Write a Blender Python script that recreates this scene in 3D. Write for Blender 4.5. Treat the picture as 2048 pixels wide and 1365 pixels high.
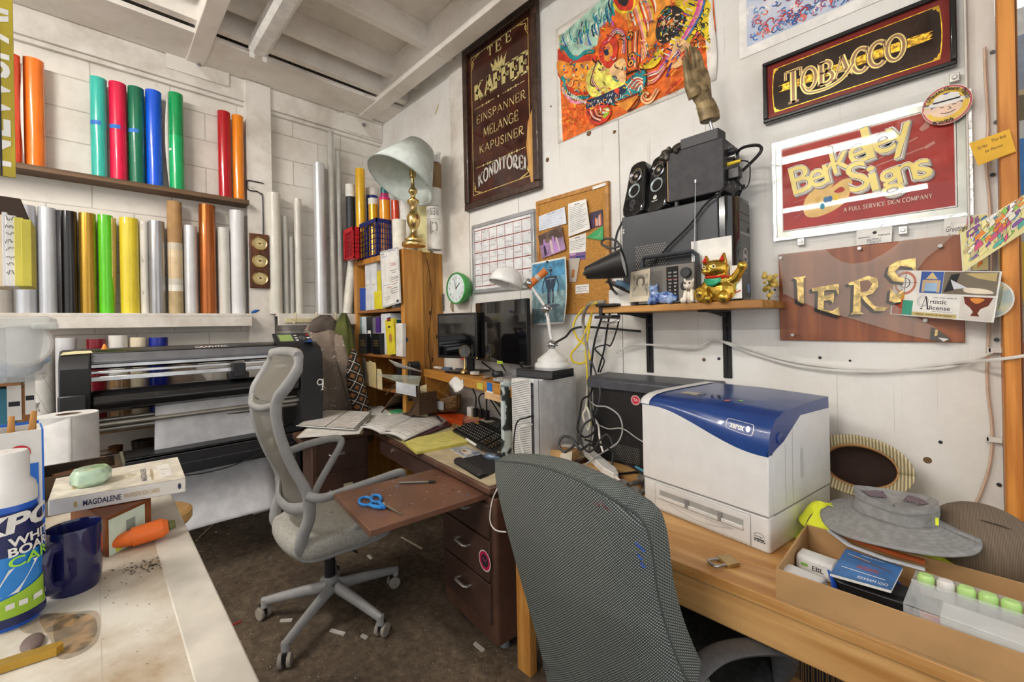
import bpy,math,random
from mathutils import Vector as V,Matrix as MX
random.seed(7)
PI=math.pi
S=bpy.context.scene
for o in list(bpy.data.objects):
 bpy.data.objects.remove(o)
COL=S.collection
# ------------------------------------------------------------------ camera
FPX,HY,ROLL,YAW,CH=857.24,648.5,-0.019214,0.79875,1.45
cF=V((-math.sin(YAW),math.cos(YAW),0))
cR0=V((math.cos(YAW),math.sin(YAW),0));cU0=V((0,0,1))
cR=math.cos(ROLL)*cR0+math.sin(ROLL)*cU0
cU=-math.sin(ROLL)*cR0+math.cos(ROLL)*cU0
cam=bpy.data.cameras.new('camera');camo=bpy.data.objects.new('camera',cam);COL.objects.link(camo)
cam.sensor_width=36;cam.lens=FPX/2048*36;cam.shift_y=-(682.5-HY)/2048
cam.clip_start=.02
mt=MX(((cR.x,cU.x,-cF.x,0),(cR.y,cU.y,-cF.y,0),(cR.z,cU.z,-cF.z,CH),(0,0,0,1)))
camo.matrix_world=mt
S.camera=camo
CAM=V((0,0,CH))
# ------------------------------------------------------------------ world and exposure
w=bpy.data.worlds.new('world');S.world=w;w.use_nodes=True
bg=w.node_tree.nodes['Background'];bg.inputs[0].default_value=(.975,.985,1,1);bg.inputs[1].default_value=.62
S.view_settings.view_transform='Standard';S.view_settings.look='None'
S.view_settings.gamma=1;S.view_settings.use_curve_mapping=False
S.view_settings.exposure=1.08
LAMP_POWER=80.0 # emission of the fluorescent tubes
YB,XA=2.03,-3.892 # panelled wall on the right, block wall on the left
def ray(px,py):return cF+cR*((px-1024)/FPX)+cU*((HY-py)/FPX)
def onX(px,py,x):d=ray(px,py);return CAM+d*(x/d.x)
def onY(px,py,y=YB):d=ray(px,py);return CAM+d*(y/d.y)
def onZ(px,py,z):d=ray(px,py);return CAM+d*((z-CH)/d.z)
def dep(px,py,t):return CAM+ray(px,py)*t
def depth(p):return(V(p)-CAM).dot(cF)
def fit(x0,x1,py,on,val):
 # upright round thing seen between two edge columns: its axis point and radius
 d=ray((x0+x1)/2,py);a=[];h0=math.atan2(d.y,d.x)
 for x in(x0,x1):e=ray(x,py);a.append(h0+(math.atan2(e.y,e.x)-h0+PI)%(2*PI)-PI)
 am=(a[0]+a[1])/2;sl=d.z/math.hypot(d.x,d.y);e=V((math.cos(am),math.sin(am),sl))
 t={'x':lambda:val/e.x,'y':lambda:val/e.y,'z':lambda:(val-CH)/e.z,'d':lambda:val}[on]()
 return CAM+e*t,t*math.sin(abs(a[0]-a[1])/2)
# ------------------------------------------------------------------ materials
def lin(c):
 if isinstance(c,str):c=[int(c[i:i+2],16)for i in(0,2,4)]
 r=[]
 for x in c:
  x=x/255
  r.append(x/12.92 if x<=.04045 else((x+.055)/1.055)**2.4)
 return(*r,1)
MATS={}
def mat(col,rough=.5,metal=0,var=.06,scale=14,bump=0,coat=0,trans=0,alpha=1,emis=0,ior=1.45,c2=None,stretch=(1,1,1),kind='noise',sheen=0,lo=.42,hi=.62):
 key=(str(col),rough,metal,var,scale,bump,coat,trans,alpha,emis,ior,str(c2),stretch,kind,sheen,lo,hi)
 if key in MATS:return MATS[key]
 m=bpy.data.materials.new('m_%d'%len(MATS));MATS[key]=m;m.use_nodes=True
 nt=m.node_tree;N=nt.nodes;L=nt.links;b=N['Principled BSDF']
 a=lin(col)
 tc=N.new('ShaderNodeTexCoord');mp=N.new('ShaderNodeMapping');mp.inputs['Scale'].default_value=stretch
 L.new(tc.outputs['Object'],mp.inputs[0])
 if kind=='noise':
  t=N.new('ShaderNodeTexNoise');t.inputs['Scale'].default_value=scale;t.inputs['Detail'].default_value=6;fac=t.outputs[0]
 elif kind=='wood':
  t=N.new('ShaderNodeTexNoise');t.inputs['Scale'].default_value=scale;t.inputs['Detail'].default_value=8;t.inputs['Distortion'].default_value=.8;fac=t.outputs[0]
 elif kind=='wave':
  t=N.new('ShaderNodeTexWave');t.inputs['Scale'].default_value=scale;t.inputs['Distortion'].default_value=0;fac=t.outputs[1]
 elif kind=='rings':
  t=N.new('ShaderNodeTexWave');t.inputs['Scale'].default_value=scale;t.inputs['Distortion'].default_value=6;t.inputs['Detail'].default_value=3;t.inputs['Detail Scale'].default_value=1.2;fac=t.outputs[1]
 elif kind=='voronoi':
  t=N.new('ShaderNodeTexVoronoi');t.inputs['Scale'].default_value=scale;fac=t.outputs[0]
 elif kind=='checker':
  t=N.new('ShaderNodeTexChecker');t.inputs['Scale'].default_value=scale;fac=t.outputs[1]
 L.new(mp.outputs[0],t.inputs[0])
 rp=N.new('ShaderNodeValToRGB')
 rp.color_ramp.elements[0].position=lo;rp.color_ramp.elements[1].position=hi
 if c2 is None:
  d=[max(0,x*(1-var*1.6))for x in a[:3]];e=[min(1,x*(1+var))for x in a[:3]]
  rp.color_ramp.elements[0].color=(*d,1);rp.color_ramp.elements[1].color=(*e,1)
 else:
  rp.color_ramp.elements[0].color=lin(c2);rp.color_ramp.elements[1].color=a
 L.new(fac,rp.inputs[0]);L.new(rp.outputs[0],b.inputs['Base Color'])
 b.inputs['Roughness'].default_value=rough;b.inputs['Metallic'].default_value=metal
 b.inputs['Coat Weight'].default_value=coat;b.inputs['Coat Roughness'].default_value=.03
 b.inputs['Transmission Weight'].default_value=trans;b.inputs['Alpha'].default_value=alpha
 b.inputs['IOR'].default_value=ior
 if sheen:b.inputs['Sheen Weight'].default_value=sheen
 if emis:
  b.inputs['Emission Color'].default_value=a;b.inputs['Emission Strength'].default_value=emis
 if bump:
  bp=N.new('ShaderNodeBump');bp.inputs['Strength'].default_value=bump;bp.inputs['Distance'].default_value=.004
  L.new(fac,bp.inputs['Height']);L.new(bp.outputs[0],b.inputs['Normal'])
 return m
def wallpaint(name,col,dirt,grain=(60,60,4),block=False,dirt_lo=.30):
 m=bpy.data.materials.new(name);m.use_nodes=True
 nt=m.node_tree;N=nt.nodes;L=nt.links;b=N['Principled BSDF']
 tc=N.new('ShaderNodeTexCoord')
 n1=N.new('ShaderNodeTexNoise');n1.inputs['Scale'].default_value=2.4;n1.inputs['Detail'].default_value=9;n1.inputs['Roughness'].default_value=.65
 L.new(tc.outputs['Object'],n1.inputs[0])
 r1=N.new('ShaderNodeValToRGB');e=r1.color_ramp.elements;e[0].position=dirt_lo;e[1].position=.56
 e[0].color=lin(dirt);e[1].color=lin(col);L.new(n1.outputs[0],r1.inputs[0])
 mp=N.new('ShaderNodeMapping');mp.inputs['Scale'].default_value=grain;L.new(tc.outputs['Object'],mp.inputs[0])
 n2=N.new('ShaderNodeTexNoise');n2.inputs['Scale'].default_value=1.0;n2.inputs['Detail'].default_value=5;L.new(mp.outputs[0],n2.inputs[0])
 r2=N.new('ShaderNodeValToRGB');e=r2.color_ramp.elements;e[0].position=.24;e[1].position=.33
 e[0].color=(.62,.58,.53,1);e[1].color=(1,1,1,1);L.new(n2.outputs[0],r2.inputs[0])
 mx=N.new('ShaderNodeMix');mx.data_type='RGBA';mx.blend_type='MULTIPLY';mx.inputs[0].default_value=.8
 L.new(r1.outputs[0],mx.inputs[6]);L.new(r2.outputs[0],mx.inputs[7])
 out=mx.outputs[2];bp=N.new('ShaderNodeBump');bp.inputs['Strength'].default_value=.35;bp.inputs['Distance'].default_value=.004
 L.new(n2.outputs[0],bp.inputs['Height'])
 if block:
  sx=N.new('ShaderNodeSeparateXYZ');cx=N.new('ShaderNodeCombineXYZ');L.new(tc.outputs['Object'],sx.inputs[0])
  L.new(sx.outputs[1],cx.inputs[0]);L.new(sx.outputs[2],cx.inputs[1])
  bk=N.new('ShaderNodeTexBrick');bk.inputs['Scale'].default_value=1;bk.inputs['Brick Width'].default_value=.41;bk.inputs['Row Height'].default_value=.205
  bk.inputs['Mortar Size'].default_value=.0035;bk.inputs['Mortar Smooth'].default_value=.3
  bk.inputs['Color1'].default_value=(1,1,1,1);bk.inputs['Color2'].default_value=(.95,.95,.95,1);bk.inputs['Mortar'].default_value=(.42,.38,.33,1)
  L.new(cx.outputs[0],bk.inputs[0])
  n3=N.new('ShaderNodeTexNoise');n3.inputs['Scale'].default_value=5;L.new(tc.outputs['Object'],n3.inputs[0])
  m3=N.new('ShaderNodeMix');m3.data_type='RGBA';m3.blend_type='MULTIPLY';L.new(n3.outputs[0],m3.inputs[0])
  L.new(out,m3.inputs[6]);L.new(bk.outputs[0],m3.inputs[7]);out=m3.outputs[2]
  b2=N.new('ShaderNodeBump');b2.inputs['Strength'].default_value=.8;b2.inputs['Distance'].default_value=.006;b2.invert=True
  L.new(bk.outputs['Fac'],b2.inputs['Height']);L.new(bp.outputs[0],b2.inputs['Normal']);bp=b2
 L.new(out,b.inputs['Base Color']);L.new(bp.outputs[0],b.inputs['Normal'])
 b.inputs['Roughness'].default_value=.62
 return m
def fabric(name,c1,c2,sc):
 # woven fabric: a small diamond lattice of two thread colours
 m=bpy.data.materials.new(name);m.use_nodes=True
 nt=m.node_tree;N=nt.nodes;L=nt.links;b=N['Principled BSDF']
 tc=N.new('ShaderNodeTexCoord');mp=N.new('ShaderNodeMapping');mp.inputs['Rotation'].default_value=(0,0,PI/4)
 L.new(tc.outputs['UV'],mp.inputs[0]);outs=[]
 for d in 'XY':
  t=N.new('ShaderNodeTexWave');t.bands_direction=d;t.inputs['Scale'].default_value=sc;t.inputs['Distortion'].default_value=.25;t.inputs['Detail Scale'].default_value=3
  L.new(mp.outputs[0],t.inputs[0]);outs.append(t.outputs[1])
 mn=N.new('ShaderNodeMath');mn.operation='MULTIPLY';L.new(outs[0],mn.inputs[0]);L.new(outs[1],mn.inputs[1])
 r=N.new('ShaderNodeValToRGB');e=r.color_ramp.elements;e[0].position=.08;e[1].position=.45;e[0].color=lin(c1);e[1].color=lin(c2)
 L.new(mn.outputs[0],r.inputs[0]);L.new(r.outputs[0],b.inputs['Base Color'])
 bp=N.new('ShaderNodeBump');bp.inputs['Strength'].default_value=.6;bp.inputs['Distance'].default_value=.002
 L.new(mn.outputs[0],bp.inputs['Height']);L.new(bp.outputs[0],b.inputs['Normal'])
 b.inputs['Roughness'].default_value=.9
 return m
# ------------------------------------------------------------------ mesh builder
BX6=[(3,2,1,0),(4,5,6,7),(0,1,5,4),(1,2,6,5),(2,3,7,6),(3,0,4,7)]
class B:
 def __init__(s,m=None):s.v=[];s.f=[];s.mi=[];s.mats=[];s.cur=m
 def use(s,m):s.cur=m;return s
 def _m(s,m):
  m=m or s.cur
  if m not in s.mats:s.mats.append(m)
  return s.mats.index(m)
 def add(s,vs,fs,m=None):
  k=len(s.v);i=s._m(m);s.v+=[V(p)for p in vs]
  for f in fs:s.f.append([k+j for j in f]);s.mi.append(i)
  return s
 def box(s,x0,x1,y0,y1,z0,z1,m=None,T=None):
  vs=[V((x,y,z))for x in(x0,x1)for y in(y0,y1)for z in(z0,z1)]
  if T is not None:vs=[T@p for p in vs]
  return s.add(vs,[(0,1,3,2),(4,6,7,5),(0,4,5,1),(2,3,7,6),(0,2,6,4),(1,5,7,3)],m)
 def rbox(s,c,size,r,axis='z',m=None,n=5,T=None):
  # box with rounded edges round one axis
  a,b_,h={'z':(0,1,2),'y':(0,2,1),'x':(1,2,0)}[axis]
  sa,sb,sh=size[a]/2,size[b_]/2,size[h]/2;r=min(r,sa*.999,sb*.999);pts=[]
  for q in range(4):
   cx=(sa-r)*(1 if q in(0,3)else-1);cy=(sb-r)*(1 if q<2 else-1)
   for k in range(n+1):
    t=PI/2*(q+k/n);pts.append((cx+r*math.cos(t),cy+r*math.sin(t)))
  vs=[]
  for hh in(-sh,sh):
   for p in pts:
    q=[0,0,0];q[a]=p[0]+c[a];q[b_]=p[1]+c[b_];q[h]=hh+c[h];vs.append(V(q))
  if T is not None:vs=[T@p for p in vs]
  N=len(pts);fs=[(i,(i+1)%N,N+(i+1)%N,N+i)for i in range(N)]+[tuple(range(N-1,-1,-1)),tuple(range(N,2*N))]
  return s.add(vs,fs,m)
 def cyl(s,p0,p1,r0,r1=None,n=20,cap=True,m=None):
  p0=V(p0);p1=V(p1);r1=r0 if r1 is None else r1
  d=(p1-p0).normalized();a=d.orthogonal().normalized();b_=d.cross(a)
  vs=[p+(a*math.cos(t)+b_*math.sin(t))*r for p,r in((p0,r0),(p1,r1))for t in[2*PI*i/n for i in range(n)]]
  fs=[(i,(i+1)%n,n+(i+1)%n,n+i)for i in range(n)]
  if cap:fs+=[tuple(range(n-1,-1,-1)),tuple(range(n,2*n))]
  return s.add(vs,fs,m)
 def lathe(s,prof,n=32,o=(0,0,0),d=(0,0,1),m=None,a0=0,a1=2*PI):
  o=V(o);d=V(d).normalized();a=d.orthogonal().normalized();b_=d.cross(a);full=abs(a1-a0-2*PI)<1e-6
  k=n if full else n+1
  vs=[o+d*z+(a*math.cos(t)+b_*math.sin(t))*r for r,z in prof for t in[a0+(a1-a0)*i/n for i in range(k)]]
  fs=[]
  for j in range(len(prof)-1):
   for i in range(n):
    i2=(i+1)%k;fs.append((j*k+i,j*k+i2,(j+1)*k+i2,(j+1)*k+i))
  return s.add(vs,fs,m)
 def tube(s,pts,r,n=8,m=None,closed=False,flat=1,up=None):
  pts=[V(p)for p in pts];N=len(pts);rs=r if isinstance(r,(list,tuple))else[r]*N
  vs=[];a=None
  for i,p in enumerate(pts):
   if closed:d=pts[(i+1)%N]-pts[i-1]
   else:d=pts[min(i+1,N-1)]-pts[max(i-1,0)]
   if d.length<1e-9:d=V((0,0,1))
   d.normalize()
   if up is not None:a=V(up)
   if a is None:a=d.orthogonal()
   a=(a-d*a.dot(d))
   if a.length<1e-6:a=d.orthogonal()
   a.normalize();b_=d.cross(a)
   for k in range(n):
    t=2*PI*k/n;vs.append(p+(a*math.cos(t)*flat+b_*math.sin(t))*rs[i])
  fs=[]
  for i in range(N if closed else N-1):
   j=(i+1)%N
   for k in range(n):fs.append((i*n+k,i*n+(k+1)%n,j*n+(k+1)%n,j*n+k))
  if not closed:fs+=[tuple(range(n-1,-1,-1)),tuple(range((N-1)*n,N*n))]
  return s.add(vs,fs,m)
 def prism(s,pts,h,O,X,Y,m=None):
  # polygon in the plane O+uX+vY, thickness h along X x Y
  O=V(O);X=V(X);Y=V(Y);D=X.cross(Y).normalized()*h;n=len(pts)
  vs=[O+X*u+Y*v for u,v in pts];vs+=[p+D for p in vs]
  return s.add(vs,[tuple(range(n-1,-1,-1)),tuple(range(n,2*n))]+[(i,(i+1)%n,n+(i+1)%n,n+i)for i in range(n)],m)
 def grid(s,fn,nu,nv,m=None,wrap=False):
  vs=[V(fn(i/nu,j/nv))for j in range(nv+1)for i in range(nu+1)]
  return s.add(vs,[(j*(nu+1)+i,j*(nu+1)+i+1,(j+1)*(nu+1)+i+1,(j+1)*(nu+1)+i)for j in range(nv)for i in range(nu)],m)
 def ball(s,c,r,m=None,nu=16,nv=10,sc=(1,1,1),T=None):
  c=V(c)
  def fn(u,v):
   t=2*PI*u;p=PI*v
   q=V((math.sin(p)*math.cos(t)*r*sc[0],math.sin(p)*math.sin(t)*r*sc[1],-math.cos(p)*r*sc[2]))
   return c+(T@q if T is not None else q)
  return s.grid(fn,nu,nv,m)
 def build(s,name,parent=None,world=False,bev=0,smooth=35,solid=0,sub=0,seg=2,uv=None):
  vs=s.v
  if world and parent is not None:
   I=MW[parent.name].inverted();vs=[I@p for p in vs]
  me=bpy.data.meshes.new(name);me.from_pydata([tuple(p)for p in vs],[],s.f)
  for m in s.mats:me.materials.append(m)
  me.polygons.foreach_set('material_index',s.mi)
  if smooth:
   me.polygons.foreach_set('use_smooth',[True]*len(me.polygons));me.set_sharp_from_angle(angle=math.radians(smooth))
  if uv:
   l=me.uv_layers.new(name='uv')
   for lp in me.loops:l.data[lp.index].uv=uv[lp.vertex_index]
  me.update()
  o=bpy.data.objects.new(name,me);COL.objects.link(o)
  if parent is not None:o.parent=parent;MW[o.name]=MW[parent.name].copy()
  else:MW[o.name]=MX()
  if solid:md=o.modifiers.new('solid','SOLIDIFY');md.thickness=solid;md.offset=0
  if sub:md=o.modifiers.new('sub','SUBSURF');md.levels=sub;md.render_levels=sub
  if bev:md=o.modifiers.new('bevel','BEVEL');md.width=bev;md.segments=seg;md.limit_method='ANGLE';md.angle_limit=math.radians(40)
  return o
MW={}
def tag(o,label,cat,group=None,kind=None):
 o['label']=label;o['category']=cat
 if group:o['group']=group
 if kind:o['kind']=kind
 return o
def struct(o):o['kind']='structure';return o
def thing(name,label,cat,loc=(0,0,0),rz=0,group=None,M=None):
 o=bpy.data.objects.new(name,None);COL.objects.link(o);o.empty_display_size=.05
 M=M or(MX.Translation(V(loc))@MX.Rotation(rz,4,'Z'));o.matrix_world=M;MW[o.name]=M.copy()
 return tag(o,label,cat,group)
def dup(o,M,label=None):
 c=o.copy();COL.objects.link(c);MW[c.name]=M.copy();c.matrix_world=M
 if label:c['label']=label
 def rec(a,b):
  for ch in list(a.children):
   d=ch.copy();COL.objects.link(d);d.parent=b;rec(ch,d)
 rec(o,c);return c
def frame(O,X,Y,Z):
 X,Y,Z=V(X),V(Y),V(Z);return MX(((X.x,Y.x,Z.x,O[0]),(X.y,Y.y,Z.y,O[1]),(X.z,Y.z,Z.z,O[2]),(0,0,0,1)))
def T_(x=0,y=0,z=0,rx=0,ry=0,rz=0):
 return MX.Translation((x,y,z))@MX.Rotation(rz,4,'Z')@MX.Rotation(ry,4,'Y')@MX.Rotation(rx,4,'X')
def spline(pts,n=8,closed=False):
 P=[V(p)for p in pts];out=[];N=len(P)
 for i in range(N if closed else N-1):
  g=(lambda k:P[k%N])if closed else(lambda k:P[max(0,min(N-1,k))])
  a,b_,c,d=g(i-1),g(i),g(i+1),g(i+2)
  for j in range(n):
   t=j/n;out.append(.5*((2*b_)+(c-a)*t+(2*a-5*b_+4*c-d)*t*t+(3*b_-a-3*c+d)*t**3))
 if not closed:out.append(P[-1])
 return out
def sp2(pts,n=6,closed=False):return[(p.x,p.y)for p in spline([(a,b_,0)for a,b_ in pts],n,closed)]
# ------------------------------------------------------------------ lettering
GC={}
def glyphs(s,bold=0,shear=0):
 k=(s,bold,shear)
 if k in GC:return GC[k]
 c=bpy.data.curves.new('t','FONT');c.body=s;c.resolution_u=3;c.offset=bold;c.shear=shear;c.fill_mode='FRONT'
 o=bpy.data.objects.new('t',c);COL.objects.link(o)
 dg=bpy.context.evaluated_depsgraph_get();me=bpy.data.meshes.new_from_object(o.evaluated_get(dg))
 vs=[(v.co.x/.7,v.co.y/.7)for v in me.vertices];fs=[tuple(p.vertices)for p in me.polygons]
 bpy.data.objects.remove(o);bpy.data.curves.remove(c);bpy.data.meshes.remove(me)
 if not vs:vs=[(0,0)];fs=[]
 x0=min(v[0]for v in vs);x1=max(v[0]for v in vs);vs=[(x-x0,y)for x,y in vs]
 GC[k]=(vs,fs,x1-x0);return GC[k]
# stroke letters with slab serifs: (thick, x0,y0,x1,y1) strokes, arcs as point lists; cap height 1
def arc(cx,cy,rx,ry,a0,a1,n=10):return[(cx+rx*math.cos(math.radians(a0+(a1-a0)*i/n)),cy+ry*math.sin(math.radians(a0+(a1-a0)*i/n)))for i in range(n+1)]
K,H=1.0,.45 # thick, thin
SER={
 'A':(.86,[([(.08,0),(.43,1)],H),([(.43,1),(.78,0)],K),([(.2,.32),(.66,.32)],H)],[(.08,0),(.78,0)]),
 'B':(.72,[([(.14,0),(.14,1)],K),(arc(.3,.76,.24,.24,90,-90),.8),(arc(.3,.27,.32,.27,90,-90),.9),([(.1,1),(.3,1)],H),([(.1,.52),(.3,.52)],H),([(.1,0),(.3,0)],H)],[(.14,0),(.14,1)]),
 'C':(.78,[(arc(.42,.5,.34,.5,45,315,18),.85),([(.68,.68),(.68,.98)],H)],[]),
 'D':(.78,[([(.14,0),(.14,1)],K),(arc(.3,.5,.38,.5,90,-90,14),.85),([(.1,1),(.3,1)],H),([(.1,0),(.3,0)],H)],[(.14,0),(.14,1)]),
 'E':(.68,[([(.14,0),(.14,1)],K),([(.14,1),(.6,1)],H),([(.14,.5),(.5,.5)],H),([(.14,0),(.62,0)],H),([(.6,1.02),(.6,.78)],H),([(.5,.62),(.5,.38)],H),([(.62,-.02),(.62,.24)],H)],[(.14,0),(.14,1)]),
 'F':(.66,[([(.14,0),(.14,1)],K),([(.14,1),(.6,1)],H),([(.14,.5),(.5,.5)],H),([(.6,1.02),(.6,.76)],H),([(.5,.62),(.5,.38)],H)],[(.14,0),(.14,1)]),
 'G':(.82,[(arc(.42,.5,.34,.5,45,340,18),.85),([(.72,.05),(.72,.42)],K),([(.5,.42),(.8,.42)],H)],[]),
 'I':(.3,[([(.15,0),(.15,1)],K)],[(.15,0),(.15,1)]),
 'K':(.82,[([(.14,0),(.14,1)],K),([(.14,.42),(.64,1)],H),([(.3,.58),(.7,0)],K)],[(.14,0),(.14,1),(.66,1),(.7,0)]),
 'L':(.64,[([(.14,0),(.14,1)],K),([(.14,0),(.58,0)],H),([(.58,0),(.58,.26)],H)],[(.14,0),(.14,1)]),
 'M':(1.0,[([(.1,0),(.16,1)],H),([(.16,1),(.5,.1)],K),([(.5,.1),(.84,1)],H),([(.84,1),(.9,0)],K)],[(.1,0),(.9,0)]),
 'N':(.82,[([(.12,0),(.12,1)],H),([(.12,1),(.7,0)],K),([(.7,0),(.7,1)],H)],[(.12,0),(.12,1),(.7,1)]),
 'O':(.86,[(arc(.43,.5,.35,.5,0,360,24),.85)],[]),
 'P':(.68,[([(.14,0),(.14,1)],K),(arc(.3,.74,.28,.26,90,-90),.85),([(.1,1),(.3,1)],H),([(.1,.48),(.3,.48)],H)],[(.14,0),(.14,1)]),
 'R':(.78,[([(.14,0),(.14,1)],K),(arc(.32,.75,.26,.25,90,-90),.85),([(.1,1),(.32,1)],H),([(.1,.5),(.32,.5)],H),([(.32,.5),(.52,.1),(.74,0)],K)],[(.14,0),(.14,1)]),
 'S':(.62,[([(.5,.78),(.46,.92),(.3,1),(.14,.92),(.1,.74),(.2,.58),(.4,.44),(.52,.26),(.46,.08),(.3,0),(.13,.07),(.1,.24)],.8)],[]),
 'T':(.76,[([(.38,0),(.38,1)],K),([(.06,1),(.7,1)],H),([(.06,1.02),(.06,.76)],H),([(.7,1.02),(.7,.76)],H)],[(.38,0)]),
 'U':(.82,[([(.14,1),(.14,.3)]+arc(.4,.3,.26,.3,180,360)+[(.66,1)],.8)],[(.14,1),(.66,1)]),
 'V':(.82,[([(.1,1),(.42,0)],K),([(.42,0),(.74,1)],H)],[(.1,1),(.74,1)]),
 'Y':(.8,[([(.1,1),(.4,.48)],K),([(.4,.48),(.7,1)],H),([(.4,.48),(.4,0)],K)],[(.4,0),(.1,1),(.7,1)]),
}
class Pa(B):
 """paints flat shapes on a surface: fn(u, v, l) gives the point at u, v raised by l"""
 def __init__(s,fn,lay=.0004,l0=.0004):
  super().__init__();s.fn=fn;s.l=l0;s.dl=lay*.12
 def _p(s,pts):return[s.fn(u,v,s.l)for u,v in pts]
 def poly(s,pts,m):s.add(s._p(pts),[tuple(range(len(pts)))],m);s.l+=s.dl;return s
 def rect(s,u0,u1,v0,v1,m,n=1):
  us=[u0+(u1-u0)*i/n for i in range(n+1)];q=s._p([(u,v)for v in(v0,v1)for u in us])
  s.add(q,[(i,i+1,n+2+i,n+1+i)for i in range(n)],m);s.l+=s.dl;return s
 def disc(s,u,v,r,m,n=24,ry=None):return s.poly([(u+r*math.cos(2*PI*i/n),v+(ry or r)*math.sin(2*PI*i/n))for i in range(n)],m)
 def line(s,pts,wd,m,closed=False):
  N=len(pts);a=[];b_=[]
  for i,p in enumerate(pts):
   if closed:q,r=pts[i-1],pts[(i+1)%N]
   else:q,r=pts[max(i-1,0)],pts[min(i+1,N-1)]
   dx,dy=r[0]-q[0],r[1]-q[1];L_=math.hypot(dx,dy)or 1;h=(wd[i]if isinstance(wd,list)else wd)/2
   a.append((p[0]-dy/L_*h,p[1]+dx/L_*h));b_.append((p[0]+dy/L_*h,p[1]-dx/L_*h))
  vs=s._p(a+b_);s.add(vs,[(i,(i+1)%N,N+(i+1)%N,N+i)for i in range(N if closed else N-1)],m);s.l+=s.dl;return s
 def ring(s,u,v,r,wd,m,n=32,ry=None):return s.line([(u+r*math.cos(2*PI*i/n),v+(ry or r)*math.sin(2*PI*i/n))for i in range(n)],wd,m,True)
 def frame(s,u0,u1,v0,v1,wd,m):
  l=s.l
  for q in((u0,u1,v0,v0+wd),(u0,u1,v1-wd,v1),(u0,u0+wd,v0+wd,v1-wd),(u1-wd,u1,v0+wd,v1-wd)):s.l=l;s.rect(*q,m)
  return s
 def text(s,t,u,v,h,m,w=None,bold=0,shear=0,rot=0,al='l',arcr=0):
  vs,fs,W=glyphs(t,bold,shear);sx=h if not w else w/W;W*=sx
  du={'l':0,'c':-W/2,'r':-W}[al];c,sn=math.cos(rot),math.sin(rot);pts=[]
  for x,y in vs:x=x*sx+du;y*=h;pts.append((u+x*c-y*sn,v+x*sn+y*c))
  s.add(s._p(pts),fs,m);s.l+=s.dl;return s
 def serif(s,t,u,v,h,m,w=None,tw=.16,th=None,sl=.13,rot=0,al='l',gap=.06,slab=True,fn=None):
  W=sum(SER[c][0]+gap if c in SER else .4 for c in t);sx=h if not w else w/W;l=s.l
  x={'l':0,'c':-W*sx/2,'r':-W*sx}[al];cr,sn=math.cos(rot),math.sin(rot)
  for ch in t:
   if ch not in SER:x+=.4*sx;continue
   wd,st,se=SER[ch]
   def mp(pts):
    o=[(x+a*sx,b_*h)for a,b_ in pts]
    if fn:o=[fn(*p)for p in o]
    return[(u+a*cr-b_*sn,v+a*sn+b_*cr)for a,b_ in o]
   for pts,k in st:
    if len(pts)==2:pts=[(pts[0][0]+(pts[1][0]-pts[0][0])*i/3,pts[0][1]+(pts[1][1]-pts[0][1])*i/3)for i in range(4)]
    s.l=l;s.line(mp(pts),tw*k*h*(min(1,sx/h*1.15)),m)
   if slab:
    for a,b_ in se:s.l=l;s.line(mp([(a-sl,b_+(.03 if b_<.5 else-.03)),(a+sl,b_+(.03 if b_<.5 else-.03))]),.075*h,m)
   x+=(wd+gap)*sx
  s.l=l+s.dl;return s
 def scribble(s,u0,u1,v,h,m,n=10,wd=.0012,seed=0):
  r=random.Random(seed+int(u0*977+v*3571));pts=[]
  for i in range(n*3+1):pts.append((u0+(u1-u0)*i/(n*3),v+h*r.uniform(0,1)))
  return s.line(pts,wd,m)
 def words(s,u0,u1,v,h,m,seed=0,dens=.8):
  # a line of tiny print: little bars of word length
  r=random.Random(seed);u=u0
  while u<u1-h:
   L_=min(h*r.uniform(1,4.5),u1-u);s.rect(u,u+L_,v,v+h,m);s.l-=s.dl;u+=L_+h*.7
  s.l+=s.dl;return s
def plane(O,X,Y):
 O=V(O);X=V(X).normalized();Y=V(Y).normalized();N=X.cross(Y)
 return lambda u,v,l:O+X*u+Y*v+N*l
def quad(p00,p10,p01,p11,N):
 # u, v in 0..1 over four corners
 p00,p10,p01,p11=V(p00),V(p10),V(p01),V(p11);N=V(N).normalized()
 return lambda u,v,l:p00*(1-u)*(1-v)+p10*u*(1-v)+p01*(1-u)*v+p11*u*v+N*l
def wallq(a,b_,c,d,y,N=(0,-1,0)):
 # four pixel corners (lower left, lower right, upper left, upper right) on the plane y
 return[onY(*p,y)for p in(a,b_,c,d)]
def cable(name,label,pts,r,m,parent=None,n=6,k=8,cat='cable',group=None):
 o=B(m).tube(spline(pts,k),r,n).build(name,parent,world=bool(parent))
 return o if parent else tag(o,label,cat,group)
WHT=mat('e9e6df',.5);BLK=mat('1b1b1d',.4);DGR=mat('3a3b3e',.5);CHR=mat('c8c8ca',.15,1);GRY=mat('9a9b9d',.5);PAP=mat('eceae4',.7)
INK=mat('2a2a2e',.7);STEEL=mat('b5b5b7',.3,1);SILV=mat('cfcfd0',.35,.7);RED=mat('b41c22',.5);BLU=mat('1f4fb0',.5);YEL=mat('efe03a',.5);GRN=mat('2c9a3e',.5)
GOLD=mat('d9b95a',.3,.85);BRASS=mat('d6b878',.22,1);ORW=mat('c98a3a',.45,0,.2,3,c2='a8661f',stretch=(1,1,.12),kind='wood');WPLAS=mat('e4e2dd',.35);BPLAS=mat('222225',.35)
GLASS=mat('ffffff',.03,trans=1,var=0)
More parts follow.
